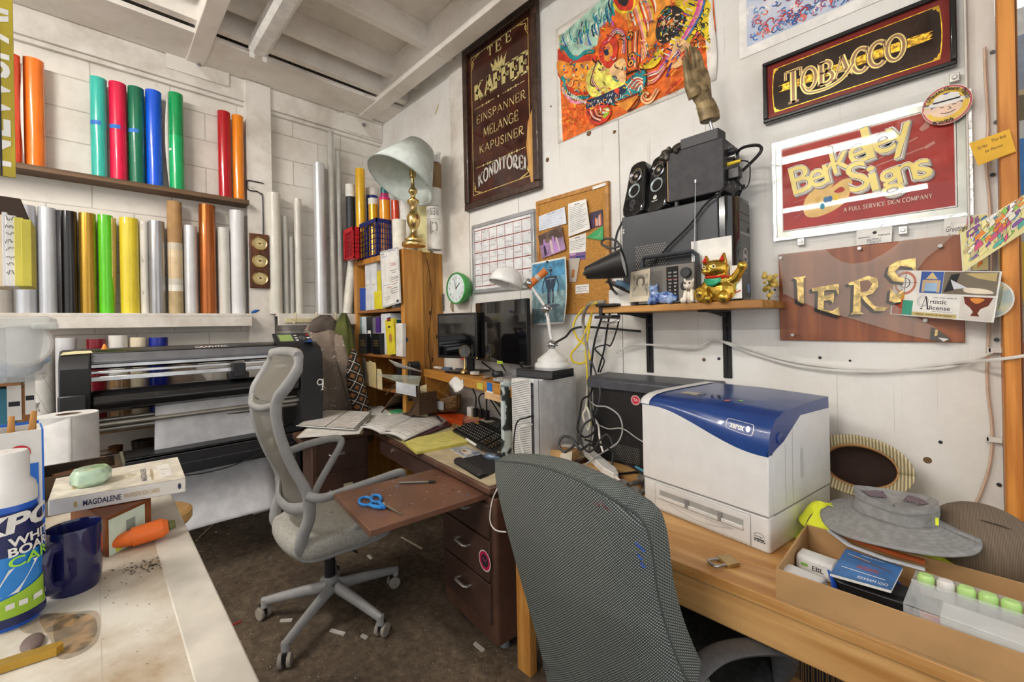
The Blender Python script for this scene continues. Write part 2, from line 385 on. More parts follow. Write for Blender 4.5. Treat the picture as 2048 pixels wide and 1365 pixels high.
# ------------------------------------------------------------------ structure
MBLOCK=wallpaint('block paint','e6e1d8','c6bdb1',(7,7,7),True,.25)
MPANEL=wallpaint('panel paint','e6e4df','d6d2ca',(85,85,1.6),False,.3)
MBOARD=wallpaint('board paint','e7e2da','b5aa9c',(14,4,14),False,.28)
MCEIL=wallpaint('ceiling paint','efe9e1','d0c7bb',(14,4,14),False,.2)
def floor_mat():
 m=bpy.data.materials.new('dirty floor');m.use_nodes=True;nt=m.node_tree;N=nt.nodes;L=nt.links;b=N['Principled BSDF']
 tc=N.new('ShaderNodeTexCoord');outs=[]
 for sc,c0,c1,lo,hi in((1.6,'4c4238','7f7466',.35,.68),(22,'2a211b','efe3d0',.30,.78)):
  n=N.new('ShaderNodeTexNoise');n.inputs['Scale'].default_value=sc;n.inputs['Detail'].default_value=11;n.inputs['Roughness'].default_value=.75;L.new(tc.outputs['Object'],n.inputs[0])
  r=N.new('ShaderNodeValToRGB');e=r.color_ramp.elements;e[0].position=lo;e[1].position=hi;e[0].color=lin(c0);e[1].color=lin(c1);L.new(n.outputs[0],r.inputs[0]);outs.append((r.outputs[0],n.outputs[0]))
 mx=N.new('ShaderNodeMix');mx.data_type='RGBA';mx.blend_type='OVERLAY';mx.inputs[0].default_value=.85;L.new(outs[0][0],mx.inputs[6]);L.new(outs[1][0],mx.inputs[7])
 v=N.new('ShaderNodeTexVoronoi');v.inputs['Scale'].default_value=42;L.new(tc.outputs['Object'],v.inputs[0])
 r=N.new('ShaderNodeValToRGB');e=r.color_ramp.elements;e[0].position=.10;e[1].position=.14;e[0].color=(1,1,1,1);e[1].color=(0,0,0,1);L.new(v.outputs[0],r.inputs[0])
 n4=N.new('ShaderNodeTexNoise');n4.inputs['Scale'].default_value=3;L.new(tc.outputs['Object'],n4.inputs[0])
 r4=N.new('ShaderNodeValToRGB');e=r4.color_ramp.elements;e[0].position=.5;e[1].position=.62;L.new(n4.outputs[0],r4.inputs[0])
 ml=N.new('ShaderNodeMath');ml.operation='MULTIPLY';L.new(r.outputs[0],ml.inputs[0]);L.new(r4.outputs[0],ml.inputs[1])
 m2=N.new('ShaderNodeMix');m2.data_type='RGBA';m2.inputs[7].default_value=lin('b5a78e');L.new(ml.outputs[0],m2.inputs[0]);L.new(mx.outputs[2],m2.inputs[6])
 L.new(m2.outputs[2],b.inputs['Base Color']);b.inputs['Roughness'].default_value=.8
 bp=N.new('ShaderNodeBump');bp.inputs['Strength'].default_value=.5;bp.inputs['Distance'].default_value=.006;L.new(outs[1][1],bp.inputs['Height']);L.new(bp.outputs[0],b.inputs['Normal'])
 return m
struct(B(floor_mat()).box(-4.2,3.5,-6,5,-.1,0).build('floor'))
struct(B(MBLOCK).box(XA-.2,XA,-6,2.2,0,3.75).build('wall_left'))
# plywood panels with narrow open seams, a recessed backing and edge boards
b=B(MPANEL);xs=[XA,-2.0,-1.235,.107]
for i in range(3):b.box(xs[i]+(.002 if i else 0),xs[i+1]-.002,YB,YB+.018,0,3.6)
b.box(XA,.09,YB+.02,YB+.03,0,3.6,mat('4a4038',.9));struct(b.build('wall_right'))
# white stud boards standing proud of the panelling beside the coffee sign
x0,x1=onY(905,300,YB).x,onY(934,300,YB).x
struct(B(MBOARD).box(x0-.005,x1+.02,YB-.014,YB,.9,3.5).build('trim_1',bev=.003))
x0=onY(1938,300,YB-.02).x;x1=onY(1951,300,YB-.02).x
struct(B(mat('dcd8d0',.4)).box(x0-.006,x1-.014,YB-.022,YB,1.44,3.5).build('trim_2',bev=.002))
MPOST=mat('d8903f',.5,0,.2,2.2,c2='b56f26',stretch=(9,9,.8),kind='wood',bump=.15)
struct(B(mat('a0672a',.6,0,.25,2,c2='6f4319',stretch=(9,9,.8),kind='wood')).box(.112,.150,YB-.012,YB+.08,0,3.6).build('trim_3',bev=.003))
px0=onY(2001,500,YB-.1).x
px1=onY(2038,500,YB-.1).x
struct(B(MPOST).box(px0+.002,px1,YB-.105,YB-.02,0,3.6).build('trim_4',bev=.003))
# header beam, flashing strip, post and ledge on the block wall
struct(B(MBOARD).box(XA,XA+.05,-2,YB,3.235,3.405).box(XA,XA+.03,-2,YB,3.205,3.235).build('trim_5',bev=.004))
struct(B(MBOARD).box(XA,XA+.075,.865,1.045,0,3.40).build('trim_6',bev=.004))
# ceiling: soffit board on the left, beams from the block wall, purlins across, deck on top
struct(B(MCEIL).box(XA,-3.455,-3,YB,3.408,3.44).build('trim_7'))
ix=8
for y0,y1 in((.50,.605),(1.775,1.90),(-.75,-.64),(-2.0,-1.89),(-3.2,-3.1)):
 struct(B(MCEIL).box(XA,3.2,y0,y1,3.40,3.66).build('trim_%d'%ix,bev=.004));ix+=1
for x in(-3.42,-3.22,-2.72,-2.06,-1.4,-.74,-.08,.6,1.3):
 struct(B(MCEIL).box(x,x+.065,-5,YB,3.50 if x>-3.4 else 3.44,3.66).build('trim_%d'%ix,bev=.003));ix+=1
struct(B(MCEIL).box(XA,3.2,-6,2.2,3.66,3.72).build('ceiling'))
# far end of the workshop seen past the post
struct(B(mat('b9b4ab',.7)).box(-2,3.2,4.9,5,0,3.7).build('wall_back'))
# angle plates bolted over the joints of the header
def plate(px,label):
 p=onX(*px,XA+.055);T=thing('angle_plate',label,'bracket',p,group='angle plates on the header beam')
 B(MBOARD).box(0,.004,-.19,.19,-.065,.085).box(-.02,.05,-.19,.19,.085,.089).build('plate',T,bev=.002)
 B(STEEL).cyl((.002,0,.035),(.014,0,.035),.018,n=6).cyl((.0,0,.035),(.035,0,.035),.008,n=10).build('bolt',T)
plate((398,138),'white angle plate with a bolt above the green vinyl rolls');plate((727,258),'white angle plate with a bolt close to the corner of the walls')
# fluorescent strip fixtures
def strip(name,label,x0,x1,y,z,lit):
 T=thing(name,label,'ceiling light',((x0+x1)/2,y,z));h=(x1-x0)/2;hs=mat('e6e4df',.35)
 B(hs).prism([(-.06,.02),(-.035,.0),(.035,0),(.06,.02),(.06,.085),(-.06,.085)],2*h,(-h,0,0),(0,1,0),(0,0,1)).build('housing',T,bev=.002)
 for sx in(-1,1):
  for sy in(-.04,.04):
   q=B(hs).box(sx*h-.012*(sx>0),sx*h+.012*(sx<0),sy-.014,sy+.014,-.035,.02);pp=plane((sx*(h+.0006),sy,-.02),(0,-sx,0),(0,0,1))
   k=Pa(pp,.0003);k.ring(0,0,.007,.002,INK,16);k.rect(-.0012,.0012,-.004,.004,INK);q.add(k.v,k.f,INK);q.build('lamp_holder',T)
   if lit and sx>0:B(mat('fffaf3',emis=LAMP_POWER)).cyl((-h+.012,sy,-.022),(h-.012,sy,-.022),.0128,n=12).build('tube',T,smooth=60)
 for xx in(-h*.6,h*.6):B(DGR).cyl((xx,0,.085),(xx,0,3.40-z if z<3.4 else .13),.004,n=6).build('hanger',T)
strip('strip_light','unlit white strip light fitting with empty lamp holders under the ceiling beams',-3.40,-1.0,.855,3.385,False)
strip('strip_light','lit strip light hanging behind the camera nearest to the sign wall',-1.45,-.35,-1.60,3.25,True)
strip('strip_light','lit strip light hanging far behind the camera',-2.05,-.2,-4.2,3.25,True)
strip('strip_light','lit strip light hanging over the left work table',-2.9,-1.7,-.9,3.30,True)
# ------------------------------------------------------------------ shelves on the block wall
LEDZ,SHZ=1.568,2.437
t=thing('ledge_shelf','long white painted ledge board carrying vinyl rolls left of the post','shelf',(XA,.3,LEDZ))
B(MBOARD).box(XA,XA+.17,-1.4,.865,LEDZ-.02,LEDZ).build('board',t,world=True,bev=.002)
B(MBOARD).box(XA+.13,XA+.17,-1.4,.862,LEDZ-.095,LEDZ-.02).build('apron',t,world=True,bev=.003)
t=thing('ledge_shelf','short white painted ledge board between the post and the bookcase','shelf',(XA,1.4,LEDZ))
B(MBOARD).box(XA,XA+.17,1.045,YB-.005,LEDZ-.02,LEDZ).build('board',t,world=True,bev=.002)
B(MBOARD).box(XA+.13,XA+.17,1.048,YB-.005,LEDZ-.095,LEDZ-.02).build('apron',t,world=True,bev=.003)
tag(B(mat('6e543a',.6,0,.25,3,c2='4b3724',stretch=(1,.15,6),kind='wood')).box(XA,XA+.15,-1.4,.862,SHZ-.032,SHZ).build('wall_shelf',bev=.002),'long dark stained wooden shelf holding the upper row of vinyl rolls','shelf')
# ------------------------------------------------------------------ vinyl rolls
XC=XA+.075
def roll(x0,x1,top,bot,zb,m,label,grp,name='vinyl_roll',flap=None,xc=XC,liner=True,core=True,ztop=None):
 pc,r=fit(x0,x1,bot,'x',xc);r*=.985;zt=ztop or onX((x0+x1)/2,top+4,xc).z
 o=V((xc,pc.y,zb));h=zt-zb;bb=B(m);n=40
 # spiral sheet: radius grows a touch over the turn so that the free edge stands off
 rr=[r*(.985+.015*i/n)for i in range(n+1)];a0=-.6+(len(label)%5)*.25
 bb.grid(lambda u,v:o+V((math.cos(a0+2*PI*u)*rr[int(round(u*n))],math.sin(a0+2*PI*u)*rr[int(round(u*n))],h*v)),n,1)
 bb.lathe([(r*.98,0),(r*.55,0),(r*.55,h),(r*.985,h)],28,o,m=mat('d9d4c8',.7))
 ob=bb.build(name,None,smooth=40);tag(ob,label,'vinyl roll',grp)
 return ob,o,r,h
def tapes(ob,o,r,a0,a1,z0,z1,m,name='tape_strip'):
 q=Pa(lambda u,v,l:o+V((math.cos(u)*(r*1.02+l),math.sin(u)*(r*1.02+l),v)),.0005);q.rect(a0,a1,z0,z1,m,8);q.build(name,ob)
def vin(c,rough=.22,metal=0):return mat(c,rough,metal,.04,6,coat=.4)
G1='vinyl rolls on the upper dark shelf'
TAPE=mat('2b6fc4',.6)
for a in((20,45,108,335,'c2401f','deep orange red vinyl roll beside the yellow newspaper sign'),
          (48,93,118,338,'f37a22','bright orange vinyl roll with a loose curling edge'),
          (182,218,155,357,'35b3a4','teal vinyl roll with a blue tape strip'),
          (220,257,165,363,'d81345','crimson vinyl roll between teal and dark green'),
          (258,292,174,368,'0b6a4c','dark green vinyl roll between crimson and blue'),
          (293,327,181,373,'0a55d6','royal blue vinyl roll on the dark shelf'),
          (339,370,186,380,'06924f','two tone green vinyl roll with a white backing edge'),
          (437,464,222,394,'b3131f','red vinyl roll next to the post'),
          (466,490,230,398,'ee8a1c','amber vinyl roll closest to the post')):
 ob,o,r,h=roll(*a[:4],SHZ,vin(a[4]),a[5],G1)
 if a[4]in('35b3a4','d81345','0b6a4c'):tapes(ob,o,r,-1.2,.2,h*.52,h*.56,TAPE)
 if a[4]=='06924f':
  tapes(ob,o,r,-1.6,1.5,.002,h*.56,vin('0aa860'),'overlay_sheet');tapes(ob,o,r,-1.4,-.8,h*.4,h*.42,WHT)
 if a[4]=='f37a22':
  B(mat('efe9df',.6)).grid(lambda u,v:o+V((.3*r+.9*r*(1-u),-r*(.9+.35*math.sin(PI*v)*u),h*v)),3,10).build('loose_edge',ob,solid=.0015)
 if a[4]=='c2401f':tapes(ob,o,r,-.9,-.4,h*.5,h*.545,PAP)
 if a[4]=='06924f':B(mat('ded9d0',.6)).grid(lambda u,v:o+V((.2*r,-r*(1.0+.5*u*math.sin(PI*v*.9)),h*v*.97)),2,8).build('backing_edge',ob,solid=.0015)
G2='vinyl rolls on the white ledge left of the post'
for a in((-6,28,440,628,'8d877f',.4,0,'taupe grey vinyl roll at the far left of the white ledge'),
          (30,76,408,628,'b9bcc2',.35,.35,'silver grey vinyl roll behind the hanging file folders'),
          (78,117,413,628,'c3c6cc',.35,.35,'pale silver vinyl roll left of the black roll'),
          (125,158,420,628,'171310',.12,0,'glossy black vinyl roll on the white ledge'),
          (160,196,424,628,'b98f2d',.25,.7,'metallic gold vinyl roll between black and lime'),
          (198,230,428,628,'5cc41f',.2,0,'lime green vinyl roll with its backing curling off'),
          (241,281,434,629,'dcc62c',.35,0,'plain yellow vinyl roll on the white ledge'),
          (281,299,440,629,'dedad0',.5,0,'thin white roll with printed backing behind the yellow roll'),
          (298,333,440,629,'a9a9ab',.25,.75,'shiny silver vinyl roll beside the kraft tube'),
          (337,368,401,629,'a98457',.7,0,'brown kraft paper tube patched with tape'),
          (369,398,449,629,'cfcfd0',.3,.3,'whitish silver roll between the kraft tube and the copper roll'),
          (400,435,408,629,'a5591c',.25,.6,'tall copper coloured vinyl roll'),
          (437,462,453,629,'d6d3cb',.5,0,'short off white roll right of the copper roll'),
          (462,492,419,629,'dedfe0',.4,0,'tall white roll against the post')):
 ob,o,r,h=roll(*a[:4],LEDZ,vin(a[4],a[5],a[6])if a[4]!='a98457' else mat('a98457',.75),a[7],G2)
 if a[4]=='a98457':
  for z0,z1,c in((.0,.2,'b5a078'),(.2,.255,'e9e5da'),(.255,.31,'cfcabd'),(.31,.5,'d8bf98'),(.5,.57,'dcc9a5'),(.57,.63,'cfc6b4')):tapes(ob,o,r,-2,2,h*z0,h*z1,mat(c,.45),'patch_tape')
 if a[4]=='171310':B(mat('4a4a4d',.4)).grid(lambda u,v:o+V((r*(.6-.5*u),-r*(1.0+.65*u),h*v)),3,2).build('loose_sheet',ob,solid=.002)
 if a[4]=='5cc41f':B(mat('ccb878',.5)).grid(lambda u,v:o+V((r*.8*math.cos(1.2*u+.6),r*(.75+.6*u)*(1-.25*(1-v)**3),h*v*.985)),4,10).build('backing_sheet',ob,solid=.0015)
 if a[4]=='dedad0':
  q=Pa(lambda u,v,l:o+V((math.cos(u)*(r*1.02+l),math.sin(u)*(r*1.02+l),v)),.0005)
  for k in range(3):q.scribble(-.7,-.1,.12+k*.22,.05,INK,6,.006,k)
  q.build('print_marks',ob)
G3='rolls and tubes on the ledge right of the post'
CLR=mat('f3f3f0',.08,trans=.75,var=0,ior=1.2)
for a in((539,566,384,628,'d9d5c9',0,'old off white paper roll nearest the post on the right'),
          (568,580,430,628,None,0,'clear plastic tube sleeve beside the off white roll'),
          (580,590,470,628,None,0,'shorter clear plastic tube sleeve'),
          (591,607,395,628,'d3cfc4',0,'slim white tube between clear sleeves and silver roll'),
          (631,655,325,628,'d2d3d5',.4,'tall silver white roll below the header'),
          (661,675,262,628,None,0,'tallest clear film roll reaching the header'),
          (676,688,300,628,None,0,'clear film roll behind the red crate')):
 roll(*a[:4],LEDZ,CLR if a[4]is None else vin(a[4],.35,a[5]),a[6],G3)
p0,p1=onX(693,622,XC),onX(703,535,XC)
d=V((0,.07,.47));p0.z=LEDZ+.006
tag(B(mat('e3dfd4',.4)).cyl(p0,p0+d,.048,.046,28).build('paper_roll'),'pale paper roll leaning against the bookcase on the ledge','paper roll',G3)
# lower rolls behind the cutter, on a pine shelf
LWZ=.86
PINE=mat('b9824a',.55,0,.2,2,c2='8f5c2c',stretch=(6,.6,6),kind='wood')
tag(B(PINE).box(XA,XA+.24,-.9,.86,LWZ-.04,LWZ).build('wall_shelf',bev=.003),'pine shelf low on the block wall behind the plotter','shelf')
G4='rolls on the pine shelf behind the plotter';XL=XA+.13
for a in((112,158,672,860,'d9dade','white paper roll at the left end behind the plotter'),(175,216,674,860,'7d0f20','dark red vinyl roll behind the plotter'),
          (219,260,667,865,'e4e1da','white vinyl roll with a kraft lower half behind the plotter'),(262,298,671,862,'e6d9bd','cream vinyl roll behind the plotter'),
          (300,340,671,855,'0f1f86','navy blue vinyl roll behind the plotter')):
 ob,o,r,h=roll(*a[:4],LWZ,vin(a[4],.35),a[5],G4,xc=XL)
 if a[4]=='e4e1da':tapes(ob,o,r,-2,2,.001,h*.5,mat('b08d60',.75),'kraft_wrap')
 if a[4]=='0f1f86':tapes(ob,o,r,-1.3,-.9,h*.72,h*.76,TAPE)
tag(B(mat('8d7a6a',.7)).box(XA+.02,XA+.12,.33,.50,LWZ,LWZ+.36).build('cardboard_carton',bev=.003),'brown carton standing right of the navy roll behind the plotter','box')
tag(B(mat('c9c6be',.4)).cyl((XA+.1,.68,LWZ),(XA+.1,.68,LWZ+.4),.07,n=24).build('paper_roll'),'grey white roll behind the control end of the plotter','paper roll',G4)
# glass jars on the skirting board low behind the plotter
tag(B(MBOARD).box(XA,XA+.3,-.9,.86,.60,.64).build('skirting_ledge',bev=.003),'white ledge board low behind the plotter carrying glass jars','shelf')
for px,hh,c,lb in((215,.07,'d7cbb8','small glass tumbler low behind the plotter'),(232,.09,'7a4a24','amber drinking glass low behind the plotter'),(288,.10,'54443c','wide brown glass bowl low behind the plotter')):
 p=onX(px,915,XA+.2);tag(B(mat(c,.08,trans=.6)).lathe([(.001,0),(.03 if hh<.1 else .055,0),(.036 if hh<.1 else .065,hh),(.033 if hh<.1 else .06,hh),(.028 if hh<.1 else .05,.006),(.001,.006)],24,(p.x,p.y,.64)).build('glass_jar'),lb,'glass jar','glass jars behind the plotter')
# barometer plaque, hook and small marks on the post
t=thing('weather_station','brown wooden plaque with three round brass dials on the white post','barometer',onX(518,523,XA+.079))
BR=mat('6a3c22',.45,0,.2,4,kind='wood',c2='4c2814',stretch=(8,8,1))
hh=(onX(518,470,XA+.08).z-onX(518,578,XA+.08).z)/2
B(BR).box(0,.022,-.067,.067,-hh,hh).build('plaque',t,bev=.005)
for k in(-1,0,1):
 z=-k*hh*.64;B(BRASS).lathe([(.0,.0),(.053,.0),(.055,.006),(.05,.012),(.045,.008)],32,(.022,0,z),(1,0,0)).build('bezel',t)
 q=Pa(plane((.0235,0,z),(0,1,0),(0,0,1)),l0=.006);q.disc(0,0,.046,mat('d9c58c',.4));q.ring(0,0,.040,.002,INK);q.ring(0,0,.028,.0015,INK)
 for j in range(24):
  a=j*PI/12;q.l=.0074;q.line([(.031*math.cos(a),.031*math.sin(a)),(.038*math.cos(a),.038*math.sin(a))],.0022,INK)
 q.disc(0,0,.007,INK,12);q.line([(-.02,.01+.01*k),(.03,-.008*k)],.0025,INK);q.build('dial',t)
pts=[onX(*p,XA+.083)for p in((527,367),(497,361),(494,366),(494,376),(500,381),(514,383),(522,389),(525,395),(527,480),(528,500))]
t2=thing('wire_hook','long bent steel wire hung from the white post over the barometer','hook',pts[3])
B(mat('2f2f31',.4,.6)).tube(spline(pts,4),.0045,6).build('wire',t2,world=True);q=pts[-1]
B(mat('4a4238',.6)).cyl(q,q+V((.012,0,-.13)),.016,.013,10).build('handle',t2,world=True)
p=onX(511,625,XA+.0755);q=Pa(plane(p,(0,1,0),(0,0,1)),l0=.001);q.poly([(-.028,-.01),(.0,-.004),(.02,.008),(.03,.02),(-.005,.02),(-.03,.004)],mat('1f62b8',.6));tag(q.build('tape_scrap',solid=.001),'torn scrap of blue tape on the white post below the barometer','tape')
# coat hooks on the right hand ledge
t=thing('hook_rail','cream painted rail of coat hooks on the short ledge board','coat rack',(XA+.172,1.15,1.50));CRM=mat('d5caa0',.45)
B(CRM).box(0,.012,-.06,.36,-.006,.03).build('rail',t,bev=.003)
for y in(.0,.16,.32):B(CRM).tube(spline([(.012,y,.0),(.05,y,-.01),(.07,y,.03),(.065,y,.075)],5),.006,6).build('hook',t)
# ------------------------------------------------------------------ the plotter
PX,PXB=-3.2,-3.56;ya,yb=-.135,1.165
t=thing('vinyl_plotter','black and silver wide vinyl plotter standing along the block wall with a white sheet hanging','plotter',(-3.38,.5,0))
PB=mat('26272a',.38);PBM=mat('1a1a1c',.3);PG=mat('6b6d72',.45,.3);ALU=mat('d6d7d8',.28,.85)
def wb(name,b,parent=None,**k):return b.build(name,parent or t,world=True,**k)
cap=[(PXB,1.02),(PX+.04,1.02),(PX+.06,1.09),(PX+.06,1.26),(PX+.02,1.315),(PX-.08,1.352),(PXB+.06,1.352),(PXB,1.30)]
wb('end_cover',B(PB).prism(cap,.115,(0,ya+.115,0),(1,0,0),(0,0,1)),bev=.006)
ec=wb('end_cover',B(PB).prism([(a,z if z>1.05 else .72)for a,z in cap],.145,(0,yb,0),(1,0,0),(0,0,1)),bev=.006)
wb('lower_cover',B(PB).box(PXB+.03,PX+.085,ya-.004,ya+.10,.90,1.13),bev=.01)
wb('top_cover',B(PBM).prism([(PXB,1.24),(PX-.13,1.24),(PX-.06,1.335),(PX-.10,1.352),(PXB,1.352)],yb-ya-.262,(0,yb-.146,0),(1,0,0),(0,0,1)),bev=.004)
wb('front_panel',B(PG).prism([(PX-.055,1.332),(PX-.012,1.29),(PX-.012,1.275),(PX-.07,1.28)],yb-ya-.262,(0,yb-.146,0),(1,0,0),(0,0,1)),bev=.002)
y0,y1=ya+.116,yb-.147
for z,hh,x in((1.252,.022,PX-.05),(1.222,.016,PX-.03),(1.182,.026,PX-.01)):
 wb('rail',B(ALU).box(x-.05,x,y0,y1,z,z+hh),bev=.003)
for q in(.13,.42,.69,.86):wb('sensor',B(BPLAS).box(PX-.03,PX-.026,y0+(y1-y0)*q,y0+(y1-y0)*q+.035,1.242,1.25))
wb('cutting_head',B(BPLAS).box(PX-.04,PX+.03,.60,.71,1.135,1.175).box(PX-.02,PX+.04,.62,.69,1.15,1.235),bev=.004)
wb('carriage',B(BPLAS).box(PX-.1,PX+.035,y1-.075,y1-.005,1.165,1.30).box(PX-.0,PX+.04,y1-.06,y1-.02,1.2,1.26),bev=.005)
prof=[(PX-.12,1.13),(PX-.02,1.128),(PX+.03,1.105),(PX+.048,1.07),(PX+.03,1.035),(PX-.02,1.012),(PX-.12,1.012)]
wb('roller_cover',B(mat('1d1d1f',.22,coat=.3)).prism(prof,y1-y0,(0,y1,0),(1,0,0),(0,0,1)),bev=.012,seg=3)
for z,x,r in((.965,PX-.06,.013),(.945,PX-.02,.015),(.915,PX-.05,.018)):
 wb('feed_rod',B(mat('a7a299',.35,.7)).cyl((x,y0,z),(x,y1+.05,z),r,n=16))
wb('cross_bar',B(mat('232427',.4)).box(PX-.14,PX+.1,ya+.02,yb-.03,.735,.76).box(PX+.075,PX+.1,ya+.02,yb-.03,.62,.76),bev=.006)
wb('groove',B(mat('77787b',.4)).box(PX+.1,PX+.1008,ya+.03,yb-.04,.742,.744).box(PX+.1,PX+.1008,ya+.03,yb-.04,.682,.6835))
for y in(ya+.05,yb-.06):
 wb('leg',B(PB).box(PXB+.09,PXB+.19,y-.035,y+.035,.07,1.03).box(PXB-.05,PX+.2,y-.03,y+.03,.05,.085),bev=.006)
 for x in(PXB,PX+.15):wb('castor',B(BPLAS).cyl((x,y-.015,.026),(x,y+.015,.026),.026,n=18))
SHT=mat('d4d6da',.45)
sh=spline([(PX-.02,.0,1.02),(PX-.035,.0,.85),(PX-.03,.0,.62),(PX+.02,0,.45),(PX+.14,.0,.30)],6)
wb('vinyl_sheet',B(SHT).grid(lambda u,v:V((sh[int(round(v*24))].x+.008*math.sin(5*u+3*v),.245+.62*u-.02*v,sh[int(round(v*24))].z)),10,24),solid=.001)
wb('masking_tape',B(mat('d8cfae',.6)).box(PX+.1,PX+.1012,.80,.825,.66,.74))
# control panel
C0=onX(517,690,PX+.0);C1=onX(603,690,PX+.0)
q=B(BPLAS).prism([(PX+.0,1.335),(PX+.02,1.315),(PX-.1,1.35),(PX-.16,1.41),(PX-.13,1.415)],.235,(0,1.13,0),(1,0,0),(0,0,1));cp=wb('control_panel',q,bev=.004)
nn=V((.55,0,.83)).normalized()
pp=Pa(plane((PX-.128,.90,1.4135),(0,1,0),V((.83,0,-.55))*-1),.0008,.001)
dn=V((.84,0,-.54))
pp.fn=lambda u,v,l:V((PX-.129,.90+u,1.4165))+V((.149,0,-.098)).normalized()*(.165-v)+V((.55,0,.835))*(l+.0015)
pp.rect(.02,.105,.06,.14,mat('8fa860',.3));pp.frame(.012,.113,.052,.148,.006,PG)
for i in range(3):pp.rect(.12,.14,.06+.03*i,.075+.03*i,PAP)
pp.disc(.168,.095,.022,PG);pp.disc(.168,.095,.010,BPLAS)
for i in range(3):pp.rect(.20,.222,.05+.035*i,.066+.035*i,[BLU,PAP,RED][i])
pp.build('display',cp,world=True)
wb('yellow_tag',B(mat('e2cf2f',.6)).box(PX-.012,PX-.008,onX(560,700,PX).y,onX(605,700,PX).y,1.288,1.318))
wb('blue_tape',B(TAPE).box(PX-.05,PX+.04,onX(610,700,PX).y,onX(626,700,PX).y,1.352,1.3535))
q=Pa(lambda u,v,l:V((PX-.08+l,u,v)),l0=.0);p=onX(390,692,PX-.075)
q.fn=lambda u,v,l:V((PX-.1,p.y+u,1.352))+V((.04,0,-.017))*(1-v)+V((.39,0,.92))*(l+.001)
q.text('GRAPHTEC',.0,.2,.6,mat('d9d9d6',.4),w=.175,bold=.02);q.build('brand_lettering',t,world=True)
p=onX(640,768,PX+.0605);q=Pa(lambda u,v,l:V((PX+.0608+l,p.y+u,p.z+v)),l0=.001)
W2=mat('e9e7e0',.5);q.ring(0,.012,.018,.008,W2,20,ry=.02);q.line([(.021,.034),(.02,.0),(.014,-.045)],[.008,.012,.006],W2);q.line([(.004,-.046),(.026,-.042)],.005,W2);q.build('letter_sticker',ec,world=True)
for(a,b_)in(((130,706),(146,702)),((146,706),(160,702))):
 pass
wb('masking_tape',B(mat('cfc79e',.6)).prism([(0,0),(.12,.012),(.115,.035),(.06,.04),(.01,.03)],.0015,(PX-.01,ya+.005,1.332),(0,1,0),V((-.4,0,.2)).normalized()))
tag(B(mat('e38a2a',.5)).lathe([(.016,0),(.014,.002),(.004,.028),(.002,.03)],16,(PX-.14,onX(209,700,PX-.14).y,1.352)).build('marker_cone'),'tiny orange cone standing on top of the plotter','cone')
cable('power_cable','thin black cable hanging slack across the sheet of the plotter',[onX(340,952,PX+.12),onX(400,948,PX+.13),onX(470,930,PX+.13),onX(545,895,PX+.12),V((PX+.11,.95,.70))],.004,BLK)
# printed roll, big roll and red can left of the plotter
pc=onX(82,800,-3.05)
q=B(mat('dcdad5',.6));r0=.10
t=thing('printed_roll','white roll of backing paper with printed diagonal lines and letters left of the plotter','paper roll',(pc.x-.3,pc.y,0))
p0=fit(58,112,800,'x',-3.55)[0];r0=fit(58,112,800,'x',-3.55)[1]
q.cyl((p0.x,p0.y,.0),(p0.x,p0.y,onX(84,668,-3.55).z),r0,n=32).build('paper',t,world=True)
q=Pa(lambda u,v,l:V((p0.x+math.cos(u)*(r0+l),p0.y+math.sin(u)*(r0+l),v)),.001,.001)
for i in range(6):q.line([(-1.4+k*.13,1.42-i*.16-k*.018)for k in range(20)if k%5<3],.005,mat('8a8a8a',.6))
q.text('RMC',-.5,1.02,.05,INK,w=.35,rot=0);q.build('print_marks',t,world=True)
c,r=fit(72,199,870,'d',2.55)
zt=c.z+0;zt=CAM.z-(828-(HY+.0192*888))/FPX*depth((c.x,c.y,0))
t=thing('media_roll','big white upright roll of banner paper in front of the left end of the plotter','paper roll',(c.x,c.y,0))
B(mat('d9d9d8',.55)).lathe([(r*.42,0),(r*.995,0),(r,.01),(r,zt-.008),(r*.99,zt),(r*.42,zt)],48,(0,0,0)).build('paper',t,smooth=30)
B(mat('8d7a66',.7)).lathe([(r*.42,.01),(r*.42,zt-.0),(r*.39,zt-.0),(r*.39,.01)],32,(0,0,0)).build('core',t)
B(mat('d2d2d1',.6)).grid(lambda u,v:V((math.cos(-1.5+1.6*u)*r*(1.004+.004*u),math.sin(-1.5+1.6*u)*r*(1.004+.004*u),zt-.004-.9*v-.05*(1-u))),12,2).build('loose_edge',t,solid=.001)
# ------------------------------------------------------------------ bookcase
BX0,BX1,BY0,BY1,BTZ=-3.745,-2.877,1.671,YB-.002,2.035
OAK=mat('cf9748',.4,0,.2,2.6,c2='b97d33',stretch=(6,6,.5),kind='wood',coat=.15);OAKD=mat('a8713a',.5,0,.2,2.4,c2='875526',stretch=(1,8,8),kind='wood')
t=thing('bookcase','orange varnished wooden bookcase standing in the corner','bookcase',((BX0+BX1)/2,1.85,0))
wb('side_panel',B(OAK).box(BX0,BX0+.06,BY0,BY1,0,BTZ),bev=.003)
sp=wb('side_panel',B(OAK).box(BX1-.05,BX1,BY0,BY0+.17,0,BTZ),bev=.003)
pst=wb('corner_post',B(mat('c08a3f',.45,0,.2,1.7,c2='96652a',stretch=(8,8,.6),kind='wood',bump=.2)).box(BX1-.06,BX1-.003,BY0+.172,BY1,0,BTZ-.006),bev=.003)
r=random.Random(3);q=Pa(lambda u,v,l:V((BX1-.003+l,BY0+.23+u,v)),.0002,.0008);DK=mat('4a2d16',.8)
for off,wd in((0,.007),(.02,.003),(-.03,.0025),(.045,.002)):
 pts=[(off+.02*math.sin(i*.5+off*90)+r.uniform(-.006,.006),.76+i*.058)for i in range(22)];q.line(pts,[wd*r.uniform(.3,1.3)for _ in pts],DK)
for a,b_ in((.0,1.55),(.015,1.18),(.06,1.36)):q.disc(a,b_,.009,DK,12,.018)
q.build('crack',pst,world=True)
